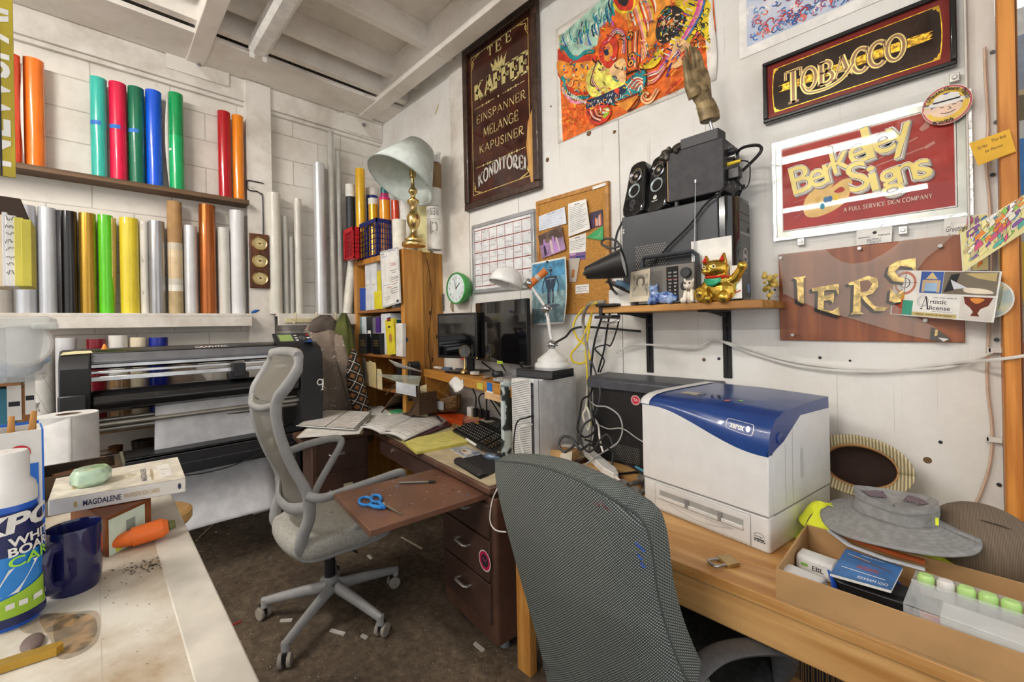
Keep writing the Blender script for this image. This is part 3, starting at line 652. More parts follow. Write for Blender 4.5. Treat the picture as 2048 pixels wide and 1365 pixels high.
wb('back_panel',B(OAKD).box(BX0+.06,BX1-.06,BY1-.01,BY1,0,BTZ))
for i,z in enumerate((BTZ,1.592,1.222,.95)):wb('shelf',B(OAK if i==0 else OAKD).box(BX0+.06,BX1-.06 if i else BX1-.05,BY0+.004,BY1-.011,z-(.045 if i==0 else .024),z),bev=.002)
p=onX(810,680,BX1);wb('blue_clip',B(mat('3a4766',.4)).prism([(0,-.03),(.03,0),(.0,.03)],.006,(BX1+.001,BY0+.0,p.z),(0,1,0),(0,0,1)))
# books and binders on its shelves: front faces in the plane y = 1.70
YF=1.70
def book(x0,x1,top,zb,m,label,name='book',grp=None,lean=0,dp=.22,spine=None,yf=YF):
 a=onY(x0,600,yf).x;b_=onY(x1,600,yf).x;zt=onY((x0+x1)/2,top,yf).z;h=zt-zb;wd=b_-a-.002
 T=thing(name,label,name.split('_')[-1],(a+wd/2,yf,zb),group=grp,M=MX.Translation((a+wd/2-math.sin(lean)*0,yf,zb+abs(math.sin(lean))*wd/2))@MX.Rotation(lean,4,'Y'))
 B(m).box(-wd/2,wd/2,0,dp,0,h).build('cover',T,bev=.002)
 if wd>.012:B(PAP).box(-wd/2+.003,wd/2-.003,.004,dp-.003,h,h+.0012).build('pages',T)
 q=Pa(plane((0,-.001,0),(1,0,0),(0,0,1)),.0004,.0002)
 if spine=='label':q.rect(-wd*.3,wd*.3,h*.45,h*.62,PAP);q.words(-wd*.25,wd*.25,h*.53,.004,INK)
 if spine=='gold':q.rect(-wd*.32,wd*.32,h*.4,h*.43,GOLD);q.words(-wd*.3,wd*.3,h*.5,.008,GOLD,4);q.words(-wd*.3,wd*.3,h*.62,.008,GOLD,5)
 if spine=='hole':q.disc(0,h*.2,wd*.3,INK)
 if q.v:q.build('spine_label',T)
 return T
GB='binders on the upper bookcase shelf';GB2='books on the middle bookcase shelf'
book(718,731,577,1.592,mat('1a4fae',.4),'blue binder leaning at the left end of the upper bookcase shelf','binder',GB,.06)
book(731,742,526,1.592,mat('dfe1e6',.4),'tall white binder next to the blue binder in the bookcase','binder',GB,spine='label')
book(742.5,754,525,1.592,mat('e6e7ea',.4),'tall white binder left of the yellow pads in the bookcase','binder',GB,spine='label')
book(748,764,583,1.592,mat('e3d52b',.5),'bright yellow pad standing in front of the white binders','notepad',GB,.02,.03,yf=1.665)
book(755,762,542,1.592,mat('ddcb2f',.5),'tall yellow folder wedged beside the small whiteboard','folder',GB,.0)
book(783,791,560,1.592,mat('b9bbc0',.4),'grey binder behind the small whiteboard','binder',GB);book(792,799,545,1.592,mat('8f9197',.4),'darker grey binder at the right end of the upper bookcase shelf','binder',GB)
book(717,722,635,1.222,mat('5aa7c7',.5),'thin light blue booklet on the middle bookcase shelf','book',GB2);book(722.5,725.5,634,1.222,mat('e8e8e6',.5),'thin white booklet on the middle bookcase shelf','book',GB2)
book(726,731,634,1.222,mat('d4e1ea',.5),'pale blue booklet left of the black binders','book',GB2)
book(716.5,731.5,668,1.222,mat('17171a',.3),'low black magazine holder with gold print at the left of the middle shelf','magazine_holder',GB2,0,.15,'gold',yf=1.66)
book(732,743,634,1.222,mat('232327',.35),'black binder with a white label on the middle bookcase shelf','binder',GB2,spine='label')
book(744,750,636,1.222,mat('6d6a72',.5),'grey magazine on the middle bookcase shelf','book',GB2);book(750.5,758,634,1.222,mat('4a2a78',.4),'purple book on the middle bookcase shelf','book',GB2)
book(743.5,758.5,667,1.222,mat('141417',.3),'low black magazine holder with gold print in front of the purple book','magazine_holder',GB2,0,.15,'gold',yf=1.66)
book(761,780,628,1.222,mat('dddfe4',.4),'wide white binder in the middle of the middle bookcase shelf','binder',GB2)
book(781,788,640,1.222,mat('2d6f7d',.4),'teal packet behind the yellow paperback','packet',GB2)
T=book(772,789,640,1.225,mat('e0cf33',.5),'yellow paperback with a picture leaning out of the middle bookcase shelf','book',GB2,-.09,.03,yf=1.64)
q=Pa(plane((0,-.0015,0),(1,0,0),(0,0,1)),.0005);q.rect(-.028,.028,.26,.29,INK);q.words(-.024,.024,.268,.012,RED,3);q.words(-.02,.022,.21,.012,INK,5);q.disc(.008,.13,.024,mat('b98045',.6),18,.035);q.build('cover_print',T)
book(789.5,803,648,1.222,mat('e4e0d8',.6),'off white book with a dark red stripe at the right end of the middle shelf','book',GB2,.03,.03,yf=1.63)
p=onY(785,640,1.75);p.z=1.222;tag(B(mat('5d8f93',.1,trans=.4)).lathe([(.001,0),(.05,0),(.052,.34),(.04,.36),(.042,.40),(.001,.40)],24,(p.x+.06,1.86,1.222)).build('plastic_jar'),'blue green plastic jar behind the yellow paperback','jar')
# small whiteboard hanging over the shelf edge
c=[onY(*p,1.64)for p in((765,617),(801,606),(760,504),(796,494))]
t=thing('small_whiteboard','small whiteboard full of handwritten sums hanging in front of the bookcase','whiteboard',c[0])
f=quad(*c,(-.05,-1,0));q=B(WHT)
vs=[f(u,v,l)for l in(-.008,0)for u,v in((0,0),(1,0),(1,1),(0,1))];q.add(vs,BX6).build('board',t,world=True,bev=.002)
q=Pa(f,.0002,.0006);q.frame(0,1,0,1,.03,mat('b9babd',.4))
for v,u0,u1,m_ in((.93,.05,.22,INK),(.95,.45,.85,mat('4b4fa0',.7)),(.88,.08,.4,mat('4b4fa0',.7)),(.72,.55,.85,RED),(.69,.6,.85,RED),(.60,.55,.9,INK),(.56,.62,.82,INK),(.47,.55,.95,INK),(.44,.5,.95,INK),(.40,.55,.95,mat('7a2a3a',.7)),(.37,.1,.5,mat('6a86b0',.7)),(.36,.55,.92,INK),(.32,.3,.6,RED),(.28,.5,.9,INK),(.24,.5,.9,INK),(.20,.55,.9,INK),(.16,.1,.45,GRY),(.12,.15,.5,GRY)):q.scribble(u0,u1,v,.022,m_,8,.008)
q.rect(.8,.92,.03,.07,INK);q.build('handwriting',t,world=True)
# things on top of the bookcase
def crate(px,py,xl,xr,ztop,colour,label,z0=BTZ):
 c=onZ(px,py,z0+.002);a=onY(xl,py,c.y).x;
 e=ray(xr,py);yb_=c.x*e.y/e.x;wx=c.x-a;wy=yb_-c.y;h=ztop
 T=thing('plastic_crate',label,'crate',(c.x-wx/2,c.y+wy/2,z0));q=B(colour);th=.007
 for sx in(-1,1):
  for sy in(-1,1):q.box(sx*wx/2-.015*(sx>0),sx*wx/2+.015*(sx<0),sy*wy/2-.015*(sy>0),sy*wy/2+.015*(sy<0),0,h)
 for z,hh in((0,.02),(h-.035,.035)):
  for s_ in(-1,1):
   q.box(-wx/2,wx/2,s_*wy/2-th*(s_>0),s_*wy/2+th*(s_<0),z,z+hh);q.box(s_*wx/2-th*(s_>0),s_*wx/2+th*(s_<0),-wy/2,wy/2,z,z+hh)
 q.box(-wx/2-.006,wx/2+.006,-wy/2-.006,wy/2+.006,h-.012,h-.006)if 0 else None
 q.build('shell',T,bev=.002);g=B(colour)
 for s_ in(-1,1):
  for i in range(1,7):
   x=-wx/2+wx*i/7;g.box(x-.004,x+.004,s_*wy/2-.005*(s_>0),s_*wy/2+.005*(s_<0),.02,h-.035)
   y=-wy/2+wy*i/7;g.box(s_*wx/2-.005*(s_>0),s_*wx/2+.005*(s_<0),y-.004,y+.004,.02,h-.035)
  for i in range(1,6):
   z=.02+(h-.055)*i/6;g.box(-wx/2,wx/2,s_*wy/2-.005*(s_>0),s_*wy/2+.005*(s_<0),z-.003,z+.003);g.box(s_*wx/2-.005*(s_>0),s_*wx/2+.005*(s_<0),-wy/2,wy/2,z-.003,z+.003)
 g.build('lattice',T);B(colour).box(-wx/2,wx/2,-wy/2,wy/2,0,.006).build('bottom',T)
 return T,wx,wy,h
h_b=.30
TB,wx,wy,h_b=crate(753,512,714,784,.32,mat('20246a',.35),'dark blue lattice crate full of vinyl rolls on top of the bookcase')
cb=MW[TB.name].translation
crate(707,516,687,722,.27,mat('c0202a',.35),'red lattice crate behind the blue crate on the bookcase corner')
cr=V((cb.x-wx/2-.16,cb.y+.1,BTZ))
def stick(x0,x1,top,val,m,label,extra=None,zb=BTZ+.012,grp='vinyl rolls standing in the crates',lean=(0,0)):
 c,r=fit(x0,x1,440,'y',val);zt=onY((x0+x1)/2,top,val).z
 o=tag(B(m).lathe([(r*.6,0),(r,0),(r,zt-zb),(r*.6,zt-zb),(r*.6,.01)],24,(c.x,c.y,zb),(lean[0],lean[1],1)).build('vinyl_roll'),label,'vinyl roll',grp)
 if extra:B(extra[1]).lathe([(r*1.03,(zt-zb)*extra[0]),(r*1.03,(zt-zb)*extra[2])],24,(c.x,c.y,zb),(lean[0],lean[1],1)).build(extra[3],o)
 return o
ym=cb.y
stick(692,711,370,1.655,mat('2c3034',.5),'black vinyl roll with a white end cap standing in the red crate',(.84,WHT,1.001,'end_cap'))
stick(712,732,338,ym-.04,vin('e3b01c'),'tall yellow vinyl roll standing in the blue crate')
stick(733,757,378,ym+.09,vin('1c2f8c'),'navy vinyl roll with a white end in the blue crate',(.9,WHT,1.001,'end_cap'))
stick(737,757,398,ym-.0,vin('d9a528',.25,.4),'short gold vinyl roll with a white band in the blue crate',(.9,WHT,1.001,'end_band'))
stick(762,778,376,ym+.13,vin('1f6f74'),'teal vinyl roll at the back of the blue crate',(.86,mat('b02a6a',.4),.92,'pink_band'))
stick(759,781,396,ym+.06,vin('f0a02c'),'amber vinyl roll with a pink band in the blue crate',(.95,mat('d02c6c',.4),1.0,'pink_band'))
stick(783,799,402,ym+.13,vin('c9401e'),'red orange vinyl roll right of the blue crate',None,BTZ,'rolls standing behind the brass lamp')
stick(784,812,441,ym-.02,mat('e6e1d4',.6),'short cream paper roll standing beside the brass lamp',None,BTZ,'rolls standing behind the brass lamp')
stick(800,826,402,ym+.16,mat('e2e0da',.5),'white paper roll standing behind the brass lamp',None,BTZ,'rolls standing behind the brass lamp')
c,r=fit(855,886,450,'y',1.90);zt=onY(870,296,1.9).z
t=thing('mailing_tube','big white cardboard tube with upside down printed letters right of the brass lamp','tube',(c.x-.012,c.y,BTZ));h=zt-BTZ
B(mat('e9e6df',.5)).lathe([(r*.9,0),(r,0),(r,h*.8),(r*.92,h*.8)],32).build('tube',t)
B(mat('8f7350',.7)).lathe([(r*1.02,h*.60),(r*1.03,h*.84),(r*.9,h*.84)],32).build('kraft_sleeve',t)
B(BLK).lathe([(r*.8,h*.8),(r*.82,h*.87),(r*.7,h*.87)],32).build('inner_roll',t)
B(mat('efece6',.6)).grid(lambda u,v:V((math.cos(2*PI*u)*r*(.78+.2*v),math.sin(2*PI*u)*r*(.78+.2*v),h*(.85+v*(.10+.05*math.cos(2*PI*u-2))))),28,3).build('white_roll',t,solid=.003)
q=Pa(lambda u,v,l:V((math.cos(-.78+u)*(r+l),math.sin(-.78+u)*(r+l),v)),.001,.001);G2_=mat('9a9890',.6)
q.text('CI',.62,h*.27,h*.12,G2_,w=1.0,rot=PI,bold=.03);q.text('RES',.75,h*.40,h*.07,G2_,w=1.1,rot=PI,bold=.02);q.rect(-.9,.9,h*.42,h*.425,G2_,12);q.rect(-.9,.9,h*.29,h*.295,G2_,12);q.build('print',t)
a=onY(836,490,1.97);b_=onY(856,490,1.97)
tag(B(mat('e3dca6',.5)).box(a.x,b_.x,1.965,1.99,BTZ,onY(846,305,1.97).z).build('cardboard_strip',bev=.002),'pale yellow board leaning behind the brass lamp','board')
# brass table lamp with a tilted shade
lb=onZ(828,493,BTZ);s_=depth(lb)/FPX
t=thing('table_lamp','brass table lamp with a crooked pale green shade on top of the bookcase','table lamp',(lb.x,lb.y,BTZ))
def pxh(py):return(493-py)*s_
prof=[(23,0),(24,3),(23,7),(19,10),(19,13),(14,17),(9,22),(6,27),(5.5,33),(10,40),(13.5,50),(13,60),(8,68),(5,73),(5.5,80),(12,88),(12,91),(7,95),(4,98),(5,104),(9,108),(9,112),(4,118),(3,126),(3,140)]
B(BRASS).lathe([(r_*s_,z*s_)for r_,z in[(.1,0)]+prof],40).build('base',t,smooth=50)
B(BRASS).lathe([(3*s_,136*s_),(6*s_,138*s_),(6.5*s_,152*s_),(4*s_,155*s_)],24).build('socket',t)
B(BRASS).cyl((-.02,0,147*s_),(-.045,0,147*s_),.006,n=10).build('switch_key',t)
B(mat('f2efe6',.2)).lathe([(3.5*s_,154*s_),(4*s_,158*s_),(7*s_,168*s_),(7.5*s_,176*s_),(5*s_,183*s_),(.2*s_,185*s_)],24).build('bulb',t)
vd=(lb-CAM).normalized();rt=vd.cross(V((0,0,1))).normalized();up=rt.cross(vd)
ax=(.93*(-.50*rt-.866*up)-.37*vd).normalized()
P1=dep(800,363,depth(lb)-.03);P0=P1-ax*.325
o_=P0-MW[t.name].translation;L_=.325
sd=B(mat('d3dcd6',.75)).lathe([(.112,0),(.252,L_)],48,o_,ax).build('lamp_shade',t,smooth=60,solid=.003)
B(mat('b9c6c4',.7)).lathe([(.254,L_-.004),(.257,L_+.003),(.251,L_+.003)],48,o_,ax).build('shade_trim',sd)
hp=[V((-.005,0,150*s_)),V((-.07,.01,172*s_)),V((-.06,.0,195*s_)),o_+ax*.01]
B(BRASS).tube(spline(hp,6),.003,6).tube(spline([V((.005,0,150*s_)),V((.07,-.01,172*s_)),V((.05,.0,195*s_)),o_+ax*.01],6),.003,6).build('harp',t)
# ------------------------------------------------------------------ clothes on the hook rail
def drape(name,rows,m,parent,fold=7,amp=.12,seed=0,n=48):
 # rows: (px left, px right, py, plane x, half thickness); the cloth hangs as one folded tube
 r=random.Random(seed);ph=r.uniform(0,6);R=[]
 for x0,x1,py,X,th in rows:
  a,b_=onX(x0,py,X),onX(x1,py,X);R.append(((a+b_)/2,(b_-a).length/2,th))
 cs=spline([q[0]for q in R],5);ws=spline([(q[1],q[2],0)for q in R],5);N=len(cs)
 def fn(u,v):
  i=int(round(v*(N-1)));t_=2*PI*u;k=1+amp*(math.sin(fold*t_+ph+v*2.5)*.5+math.sin((fold//2)*t_+ph*2-v*4)*.5)*min(1,v*3+.15)
  return cs[i]+V((math.cos(t_)*ws[i].y*k,math.sin(t_)*ws[i].x*(1+(k-1)*.5),.006*math.sin(5*t_+9*v)))
 q=B(m).grid(fn,n,N-1);k=len(q.v);q.add([cs[0]+V((0,0,.012)),cs[-1]],[])
 for i in range(n):q.f+=[[i+1,i,k],[(N-1)*(n+1)+i,(N-1)*(n+1)+i+1,k+1]];q.mi+=[0,0]
 return q.build(name,parent,world=True,smooth=70,sub=1)
def spatter():
 m=mat('8c7d70',.85,0,.18,5).copy();m.name='spattered cloth';nt=m.node_tree;N=nt.nodes;L=nt.links;b=N['Principled BSDF']
 src=b.inputs['Base Color'].links[0].from_socket;v=N.new('ShaderNodeTexNoise');v.inputs['Scale'].default_value=26;v.inputs['Detail'].default_value=3;v.inputs['Distortion'].default_value=1.5
 tc=N.new('ShaderNodeTexCoord');L.new(tc.outputs['Object'],v.inputs[0]);r=N.new('ShaderNodeValToRGB');e=r.color_ramp.elements;e[0].position=.66;e[1].position=.69;L.new(v.outputs[0],r.inputs[0])
 mx=N.new('ShaderNodeMix');mx.data_type='RGBA';mx.inputs[7].default_value=lin('d8d2c8');L.new(r.outputs[0],mx.inputs[0]);L.new(src,mx.inputs[6]);L.new(mx.outputs[2],b.inputs['Base Color']);return m
def plaid():
 m=bpy.data.materials.new('plaid');m.use_nodes=True;nt=m.node_tree;N=nt.nodes;L=nt.links;b=N['Principled BSDF'];tc=N.new('ShaderNodeTexCoord');mp=N.new('ShaderNodeMapping');mp.inputs['Rotation'].default_value=(.5,0,0);L.new(tc.outputs['Object'],mp.inputs[0])
 cur=None
 for d,sc,col,lo,hi in(('Y',4.5,'26211f',.3,.5),('Z',4.5,'26211f',.3,.5),('Y',4.5,'d8cfbf',.985,.995),('Z',4.5,'d8cfbf',.985,.995)):
  wv=N.new('ShaderNodeTexWave');wv.bands_direction=d;wv.inputs['Scale'].default_value=sc;L.new(mp.outputs[0],wv.inputs[0]);r=N.new('ShaderNodeValToRGB');e=r.color_ramp.elements;e[0].position=lo;e[1].position=hi;L.new(wv.outputs[1],r.inputs[0])
  mx=N.new('ShaderNodeMix');mx.data_type='RGBA';L.new(r.outputs[0],mx.inputs[0]);mx.inputs[7].default_value=lin(col);mx.inputs[6].default_value=lin('8a5a34')
  if cur:L.new(cur,mx.inputs[6])
  cur=mx.outputs[2]
 L.new(cur,b.inputs['Base Color']);b.inputs['Roughness'].default_value=.9;return m
XJ=-3.60
t=thing('work_jacket','grey brown work jacket spattered with white paint hanging from the hook rail','jacket',onX(655,650,XJ))
SPT=spatter()
drape('body',[(625,668,640,XJ-.05,.03),(608,690,665,XJ-.03,.07),(606,705,720,XJ,.09),(615,722,790,XJ+.02,.10),(628,738,850,XJ+.02,.10),(640,745,892,XJ+.02,.09)],SPT,t,8,.16,1)
drape('sleeve',[(668,690,670,XJ+.06,.03),(672,706,720,XJ+.10,.045),(690,728,780,XJ+.12,.05),(706,742,835,XJ+.12,.045),(716,742,872,XJ+.11,.04)],SPT,t,5,.14,3)
drape('hood',[(638,662,632,XJ-.03,.02),(626,670,641,XJ,.035),(618,676,652,XJ+.0,.045),(616,680,664,XJ,.04)],mat('5d534b',.85),t,6,.1,5)
t=thing('olive_jacket','olive green jacket hanging beside the grey work jacket','jacket',onX(688,640,-3.5))
drape('body',[(682,692,628,-3.60,.02),(672,702,650,-3.57,.05),(669,708,690,-3.55,.07),(676,712,740,-3.53,.07),(690,716,785,-3.52,.06)],mat('565a2c',.9,0,.2,7,bump=.2),t,7,.16,8)
t=thing('plaid_shirt','brown black and white plaid flannel shirt hanging low beside the bookcase','shirt',onX(715,720,-3.42))
drape('body',[(704,712,700,-3.45,.02),(694,720,735,-3.42,.05),(696,730,775,-3.40,.05),(706,738,815,-3.38,.05),(712,742,838,-3.38,.04)],plaid(),t,7,.14,11)
# ------------------------------------------------------------------ signs and pictures on the panelled wall
def wallrect(bl,br,tl,y=YB):
 a,b_,c=onY(*bl,y),onY(*br,y),onY(*tl,y);return a.x,b_.x,(a.z+b_.z)/2,c.z
class WP(Pa):
 """paints on a plane parallel to the panelled wall; pix() reads a position seen in the photo on that plane"""
 def __init__(s,y,x0=0,z0=0,**k):s.y,s.x0,s.z0=y,x0,z0;super().__init__(lambda u,v,l:V((x0+u,y-l,z0+v)),**k)
 def pix(s,px,py):p=onY(px,py,s.y);return p.x-s.x0,p.z-s.z0
 def P(s,pts):return[s.pix(*p)for p in pts]
 def ppoly(s,pts,m,n=0,closed=True):q=s.P(pts);return s.poly(sp2(q,n,True)if n else q,m)
 def pline(s,pts,wd,m,n=0):q=s.P(pts);return s.line(sp2(q,n)if n else q,wd,m)
 def ser(s,t,bl,br,tl,m,**k):
  a,b_,c=s.pix(*bl),s.pix(*br),s.pix(*tl);rot=math.atan2(b_[1]-a[1],b_[0]-a[0])if k.pop('tilt',0)else 0
  return s.serif(t,a[0],(a[1]+b_[1])/2 if not rot else a[1],c[1]-a[1],m,w=math.hypot(b_[0]-a[0],(b_[1]-a[1])if rot else 0),rot=rot,**k)
GLD=mat('e0c878',.35,.5,.12,30);GLDB=mat('e8b93a',.3,.6,.25,60);CREAM=mat('ecdfa8',.5)
# coffee house sign
x0,x1,z0,z1=wallrect((938,427),(1087,376),(931,108));W_,H_=x1-x0,z1-z0
t=thing('coffee_house_sign','tall dark brown framed coffee sign in gold German lettering','sign',((x0+x1)/2,YB,z0))
FR=mat('4a3326',.4,0,.25,6,kind='wood',c2='2f1f17',stretch=(6,6,6),coat=.3);q=B(FR)
for a in((x0,x1,z0,z0+.05),(x0,x1,z1-.05,z1),(x0,x0+.05,z0+.05,z1-.05),(x1-.05,x1,z0+.05,z1-.05)):q.box(a[0],a[1],YB-.045,YB-.002,a[2],a[3])
q.build('frame',t,world=True,bev=.008)
B(mat('4b2318',.12,0,.35,9,c2='32140f',coat=.5)).box(x0+.045,x1-.045,YB-.022,YB-.006,z0+.045,z1-.045).build('glass_panel',t,world=True)
q=WP(YB-.0222,x0,z0,lay=.0003);q.frame(.085,W_-.085,.10,H_-.085,.005,GLD)
for cx,cy,sx,sy in((.085,.10,1,1),(W_-.085,.10,-1,1),(.085,H_-.085,1,-1),(W_-.085,H_-.085,-1,-1)):
 for k in range(3):q.line(sp2([(cx+sx*.005,cy+sy*(.1-.025*k)),(cx+sx*(.03-.006*k),cy+sy*.055),(cx+sx*.02,cy+sy*.03),(cx+sx*.05,cy+sy*.02),(cx+sx*(.10-.025*k),cy+sy*.006)],5),.004,GLD)
q.build('gilt_border',t,world=True)
TX=mat('d8c98a',.4,.3,.12,40)
q=WP(YB-.0222,x0,z0,lay=.0003,l0=.0012)
q.ser('T',(975,113),(987,107),(972,97),TX,tw=.2);q.ser('E',(991,104),(1004,98),(991,83),TX,tw=.2);q.ser('E',(1011,85),(1024,81),(1011,65),TX,tw=.2)
q.ser('KAFFEE',(950,203),(1058,142),(949,168),TX,tw=.30,sl=.17)
for s_,a,b_,c in(('EINSPANNER',(953,250),(1053,194),(952,235)),('MELANGE',(967,274),(1038,240),(966,256)),('KAPUSINER',(959,310),(1049,265),(958,295))):q.ser(s_,a,b_,c,TX,tw=.12,sl=.06)
q.build('lettering',t,world=True)
q=WP(YB-.0222,x0,z0,lay=.0003,l0=.0012);cx=W_/2
u0,v0=q.pix(957,372);u1,v1=q.pix(1053,325);h=.085;n=10;SLV=mat('cfccc4',.4,.3)
def arch(x,y):return(x,y+.06*math.sin(PI*max(0,min(1,x/(u1-u0))))-.0)
q.serif('KONDITOREI',u0,(v0+v1)/2-.03,h,SLV,w=u1-u0,tw=.22,fn=arch)
q.build('silver_lettering',t,world=True)
q=WP(YB-.0222,x0,z0,l0=.0012);u,v=q.pix(997,128);k=W_*.10
q.poly([(u-k*.8,v-k*.35),(u+k*.8,v-k*.35),(u+k*1.1,v+k*.6),(u+k*.6,v+k*.1),(u+k*.45,v+k*.7),(u+k*.15,v+k*.15),(u,v+k*.8),(u-k*.15,v+k*.15),(u-k*.45,v+k*.7),(u-k*.6,v+k*.1),(u-k*1.1,v+k*.6)],TX)
q.build('crown',t,world=True)
q=WP(YB-.0222,x0,z0,l0=.0012)
for py in((999,191),(1002,316)):
 u,v=q.pix(*py);q.disc(cx,v,.009,TX,6)
 for s_ in(-1,1):
  for i in range(9):q.disc(cx+s_*(.05+i*.024),v,.009 if i in(2,3,5)else .004,TX,8)
  q.line([(cx+s_*.04,v),(cx+s_*.25,v)],.0025,TX)
q.build('ornament_row',t,world=True)
q=WP(YB-.0222,x0,z0,l0=.002);q.ppoly([(1069,203),(1056,245),(1053,290),(1057,335),(1063,368),(1073,364),(1072,290)],mat('d0a460',.5,0,.15,3,kind='wood',c2='b98842',stretch=(8,8,1)));q.build('bare_wood_gap',t,world=True)
# big orange painting
y=YB-.003;x0,x1,z0,z1=wallrect((1125,286),(1427,152),(1116,70));z1=onY(1118,62).z;OR=mat('ea6f22',.7,0,.25,5,c2='d9531a')
x0=onY(1117,150).x
t=thing('painting','big unframed orange psychedelic painting taped to the wall next to the coffee sign','painting',((x0+x1)/2,YB,z0))
B(mat('f1ece2',.7)).grid(lambda u,v:V((x0-.012+(x1-x0+.024)*u+(.008*math.sin(PI*v*3)if u>.9 else 0),y-.008*max(0,(u-.93)/.07)**2*(.4+.6*abs(math.sin(PI*2*v))),z0-.01+(z1-z0+.03)*v)),30,12).build('sheet',t,world=True,solid=.0015)
q=WP(y,lay=.00025,l0=.0018)
C={k:mat(v,.7,0,.18,22)for k,v in dict(o='ea6f22',o2='f39a35',t='1d8f92',lt='a9cdb8',y='f0d02c',ly='f4e86a',r='cf3a22',p='e58aa0',n='23324f',w='f2e6d0',b='3a6fb4',g='8fb02a',v='6a3f8f',k='2b2320',m='d6519a',f='f6c48a').items()}
q.ppoly([(1117,72),(1230,0),(1240,-70),(1420,-150),(1427,0),(1432,60),(1426,100),(1430,148),(1126,284)],C['o'])
q.ppoly([(1118,73),(1170,30),(1232,-30),(1236,8),(1225,30),(1200,60),(1195,90),(1165,110),(1140,112),(1128,95),(1118,96)],C['lt'])
r=random.Random(5)
for i in range(46):
 a=r.uniform(0,1);u=1122+a*108;v=70-a*75+r.uniform(-2,32);c=r.choice(['t','t','b','n','g','w']);q.pline([(u,v),(u-2,v+8),(u+r.uniform(-5,6),v+20+r.uniform(0,12))],r.uniform(.004,.010),C[c],3)
for i in range(7):u=1150+i*12;v=72-i*9;q.pline([(u+5,v-12),(u+4,v+8),(u,v+12),(u-3,v+9),(u+1,v+5),(u+4,v+8)],.006,C['t'],3)
q.ppoly([(1305,-60),(1424,-150),(1425,30),(1426,95),(1395,60),(1375,95),(1352,110),(1330,60),(1300,20)],C['y'],0)
for i in range(26):u=1380+r.uniform(-5,38);v=r.uniform(20,90);q.pline([(u,v),(u+4,v-4),(u+8,v),(u+5,v+4)],.004,C['k'],3)
q.ppoly([(1230,10),(1290,-40),(1345,-50),(1352,20),(1320,70),(1290,110),(1262,95),(1255,45)],C['o2'],4)
for i in range(14):
 a=i*6;q.pline([(1300-a*.5,-20+a*.6),(1312-a*.4,20+a),(1288-a*.1,60+a*.5),(1298-a*.2,110+a*.2)],.008,C[['w','r','y','f','p','o'][i%6]],6)
q.ppoly([(1233,-30),(1265,-40),(1270,0),(1262,22),(1240,24),(1228,8)],C['r'],4);q.pline([(1228,8),(1240,24),(1264,22),(1270,0),(1266,-30)],.012,C['y'],4)
q.ppoly([(1236,2),(1250,-12),(1258,2),(1250,14)],C['k'],4)
q.ppoly([(1320,30),(1340,12),(1365,20),(1372,45),(1350,75),(1325,88),(1312,70)],C['k'],4)
for i in range(90):a,rr=r.uniform(0,6.28),r.uniform(0,30);q.pline([(1343+rr*math.cos(a),50+rr*math.sin(a)*1.1),(1346+rr*math.cos(a+.2),50+rr*math.sin(a+.2)*1.1-3)],.006,C[r.choice(['o','o2','t','w','r','y','f'])])
for k,(c,wd)in enumerate((('m',.024),('p',.014),('b',.010))):q.pline([(1408+k*3,-40),(1398+k*4,20),(1370+k*3,75),(1340+k*2,112),(1322,140)],wd,C[c],6)
for i in range(16):a=i/15;u=1405-a*75;v=-30+a*150;q.pline([(u-6,v-2),(u+6,v+3)],.006,C[['v','n','w'][i%3]])
q.ppoly([(1355,80),(1385,95),(1368,130),(1340,135)],C['f'],4);q.pline([(1360,100),(1345,125),(1335,155)],.012,C['v'],4);q.pline([(1362,110),(1350,122)],.01,C['b']);q.pline([(1356,104),(1346,116)],.01,C['w'])
q.ppoly([(1117,98),(1140,118),(1165,112),(1195,112),(1190,150),(1180,190),(1150,192),(1128,170),(1117,150)],C['r'],0)
q.ppoly([(1118,122),(1145,128),(1190,124),(1182,160),(1172,185),(1140,172),(1118,146)],C['o2'],4)
q.pline([(1123,96),(1132,98),(1142,112),(1155,118),(1172,106),(1190,104)],.022,C['t'],6);q.pline([(1124,156),(1130,162),(1134,182),(1150,196),(1180,194)],.02,C['t'],6);q.pline([(1127,176),(1133,190),(1150,206),(1178,203)],.016,C['p'],6)
for i in range(70):u,v=r.uniform(1128,1180),r.uniform(124,184);q.pline([(u,v),(u+r.uniform(-4,5),v+r.uniform(-4,5))],r.uniform(.005,.012),C[r.choice(['k','t','y','o','b','w','r'])])
for i in range(14):q.pline([(1126+i*3.6,176+i*2.2),(1129+i*3.6,190+i*1.6)],.006,C['w'])
q.ppoly([(1176,150),(1196,128),(1225,130),(1250,140),(1252,168),(1220,186),(1190,196),(1176,180)],C['ly'],4);q.ppoly([(1220,140),(1245,118),(1254,130),(1252,165),(1232,160)],C['f'],4)
for i in range(6):q.pline([(1208-i*3.4,190-i*3),(1188-i*1.0,160+i),(1196,130-i*1),(1210-i,122+i*2)],.007,C[['r','w','k','p','y','k'][i]],6)
q.ppoly([(1205,88),(1222,72),(1236,82),(1236,112),(1222,138),(1206,130),(1200,108)],C['r'],4);q.ppoly([(1212,98),(1220,88),(1228,100),(1224,120),(1212,124)],C['o2'],4);q.ppoly([(1210,104),(1217,100),(1220,110),(1213,113)],C['n'],3)
for i in range(7):q.pline([(1218+i*1.5,84-i*4),(1236+i*.6,66-i*1.4),(1248+i*.8,76-i*1),(1246+i*1.2,108)],.006,C[['w','p','r','w','v','p','r'][i]],6)
q.ppoly([(1258,60),(1278,56),(1284,90),(1276,138),(1256,140),(1254,100)],C['o'],4)
for i in range(5):q.pline([(1259+i*5,62),(1257+i*5,95),(1260+i*4,136)],.006,C[['k','y','r','w','k'][i]],5)
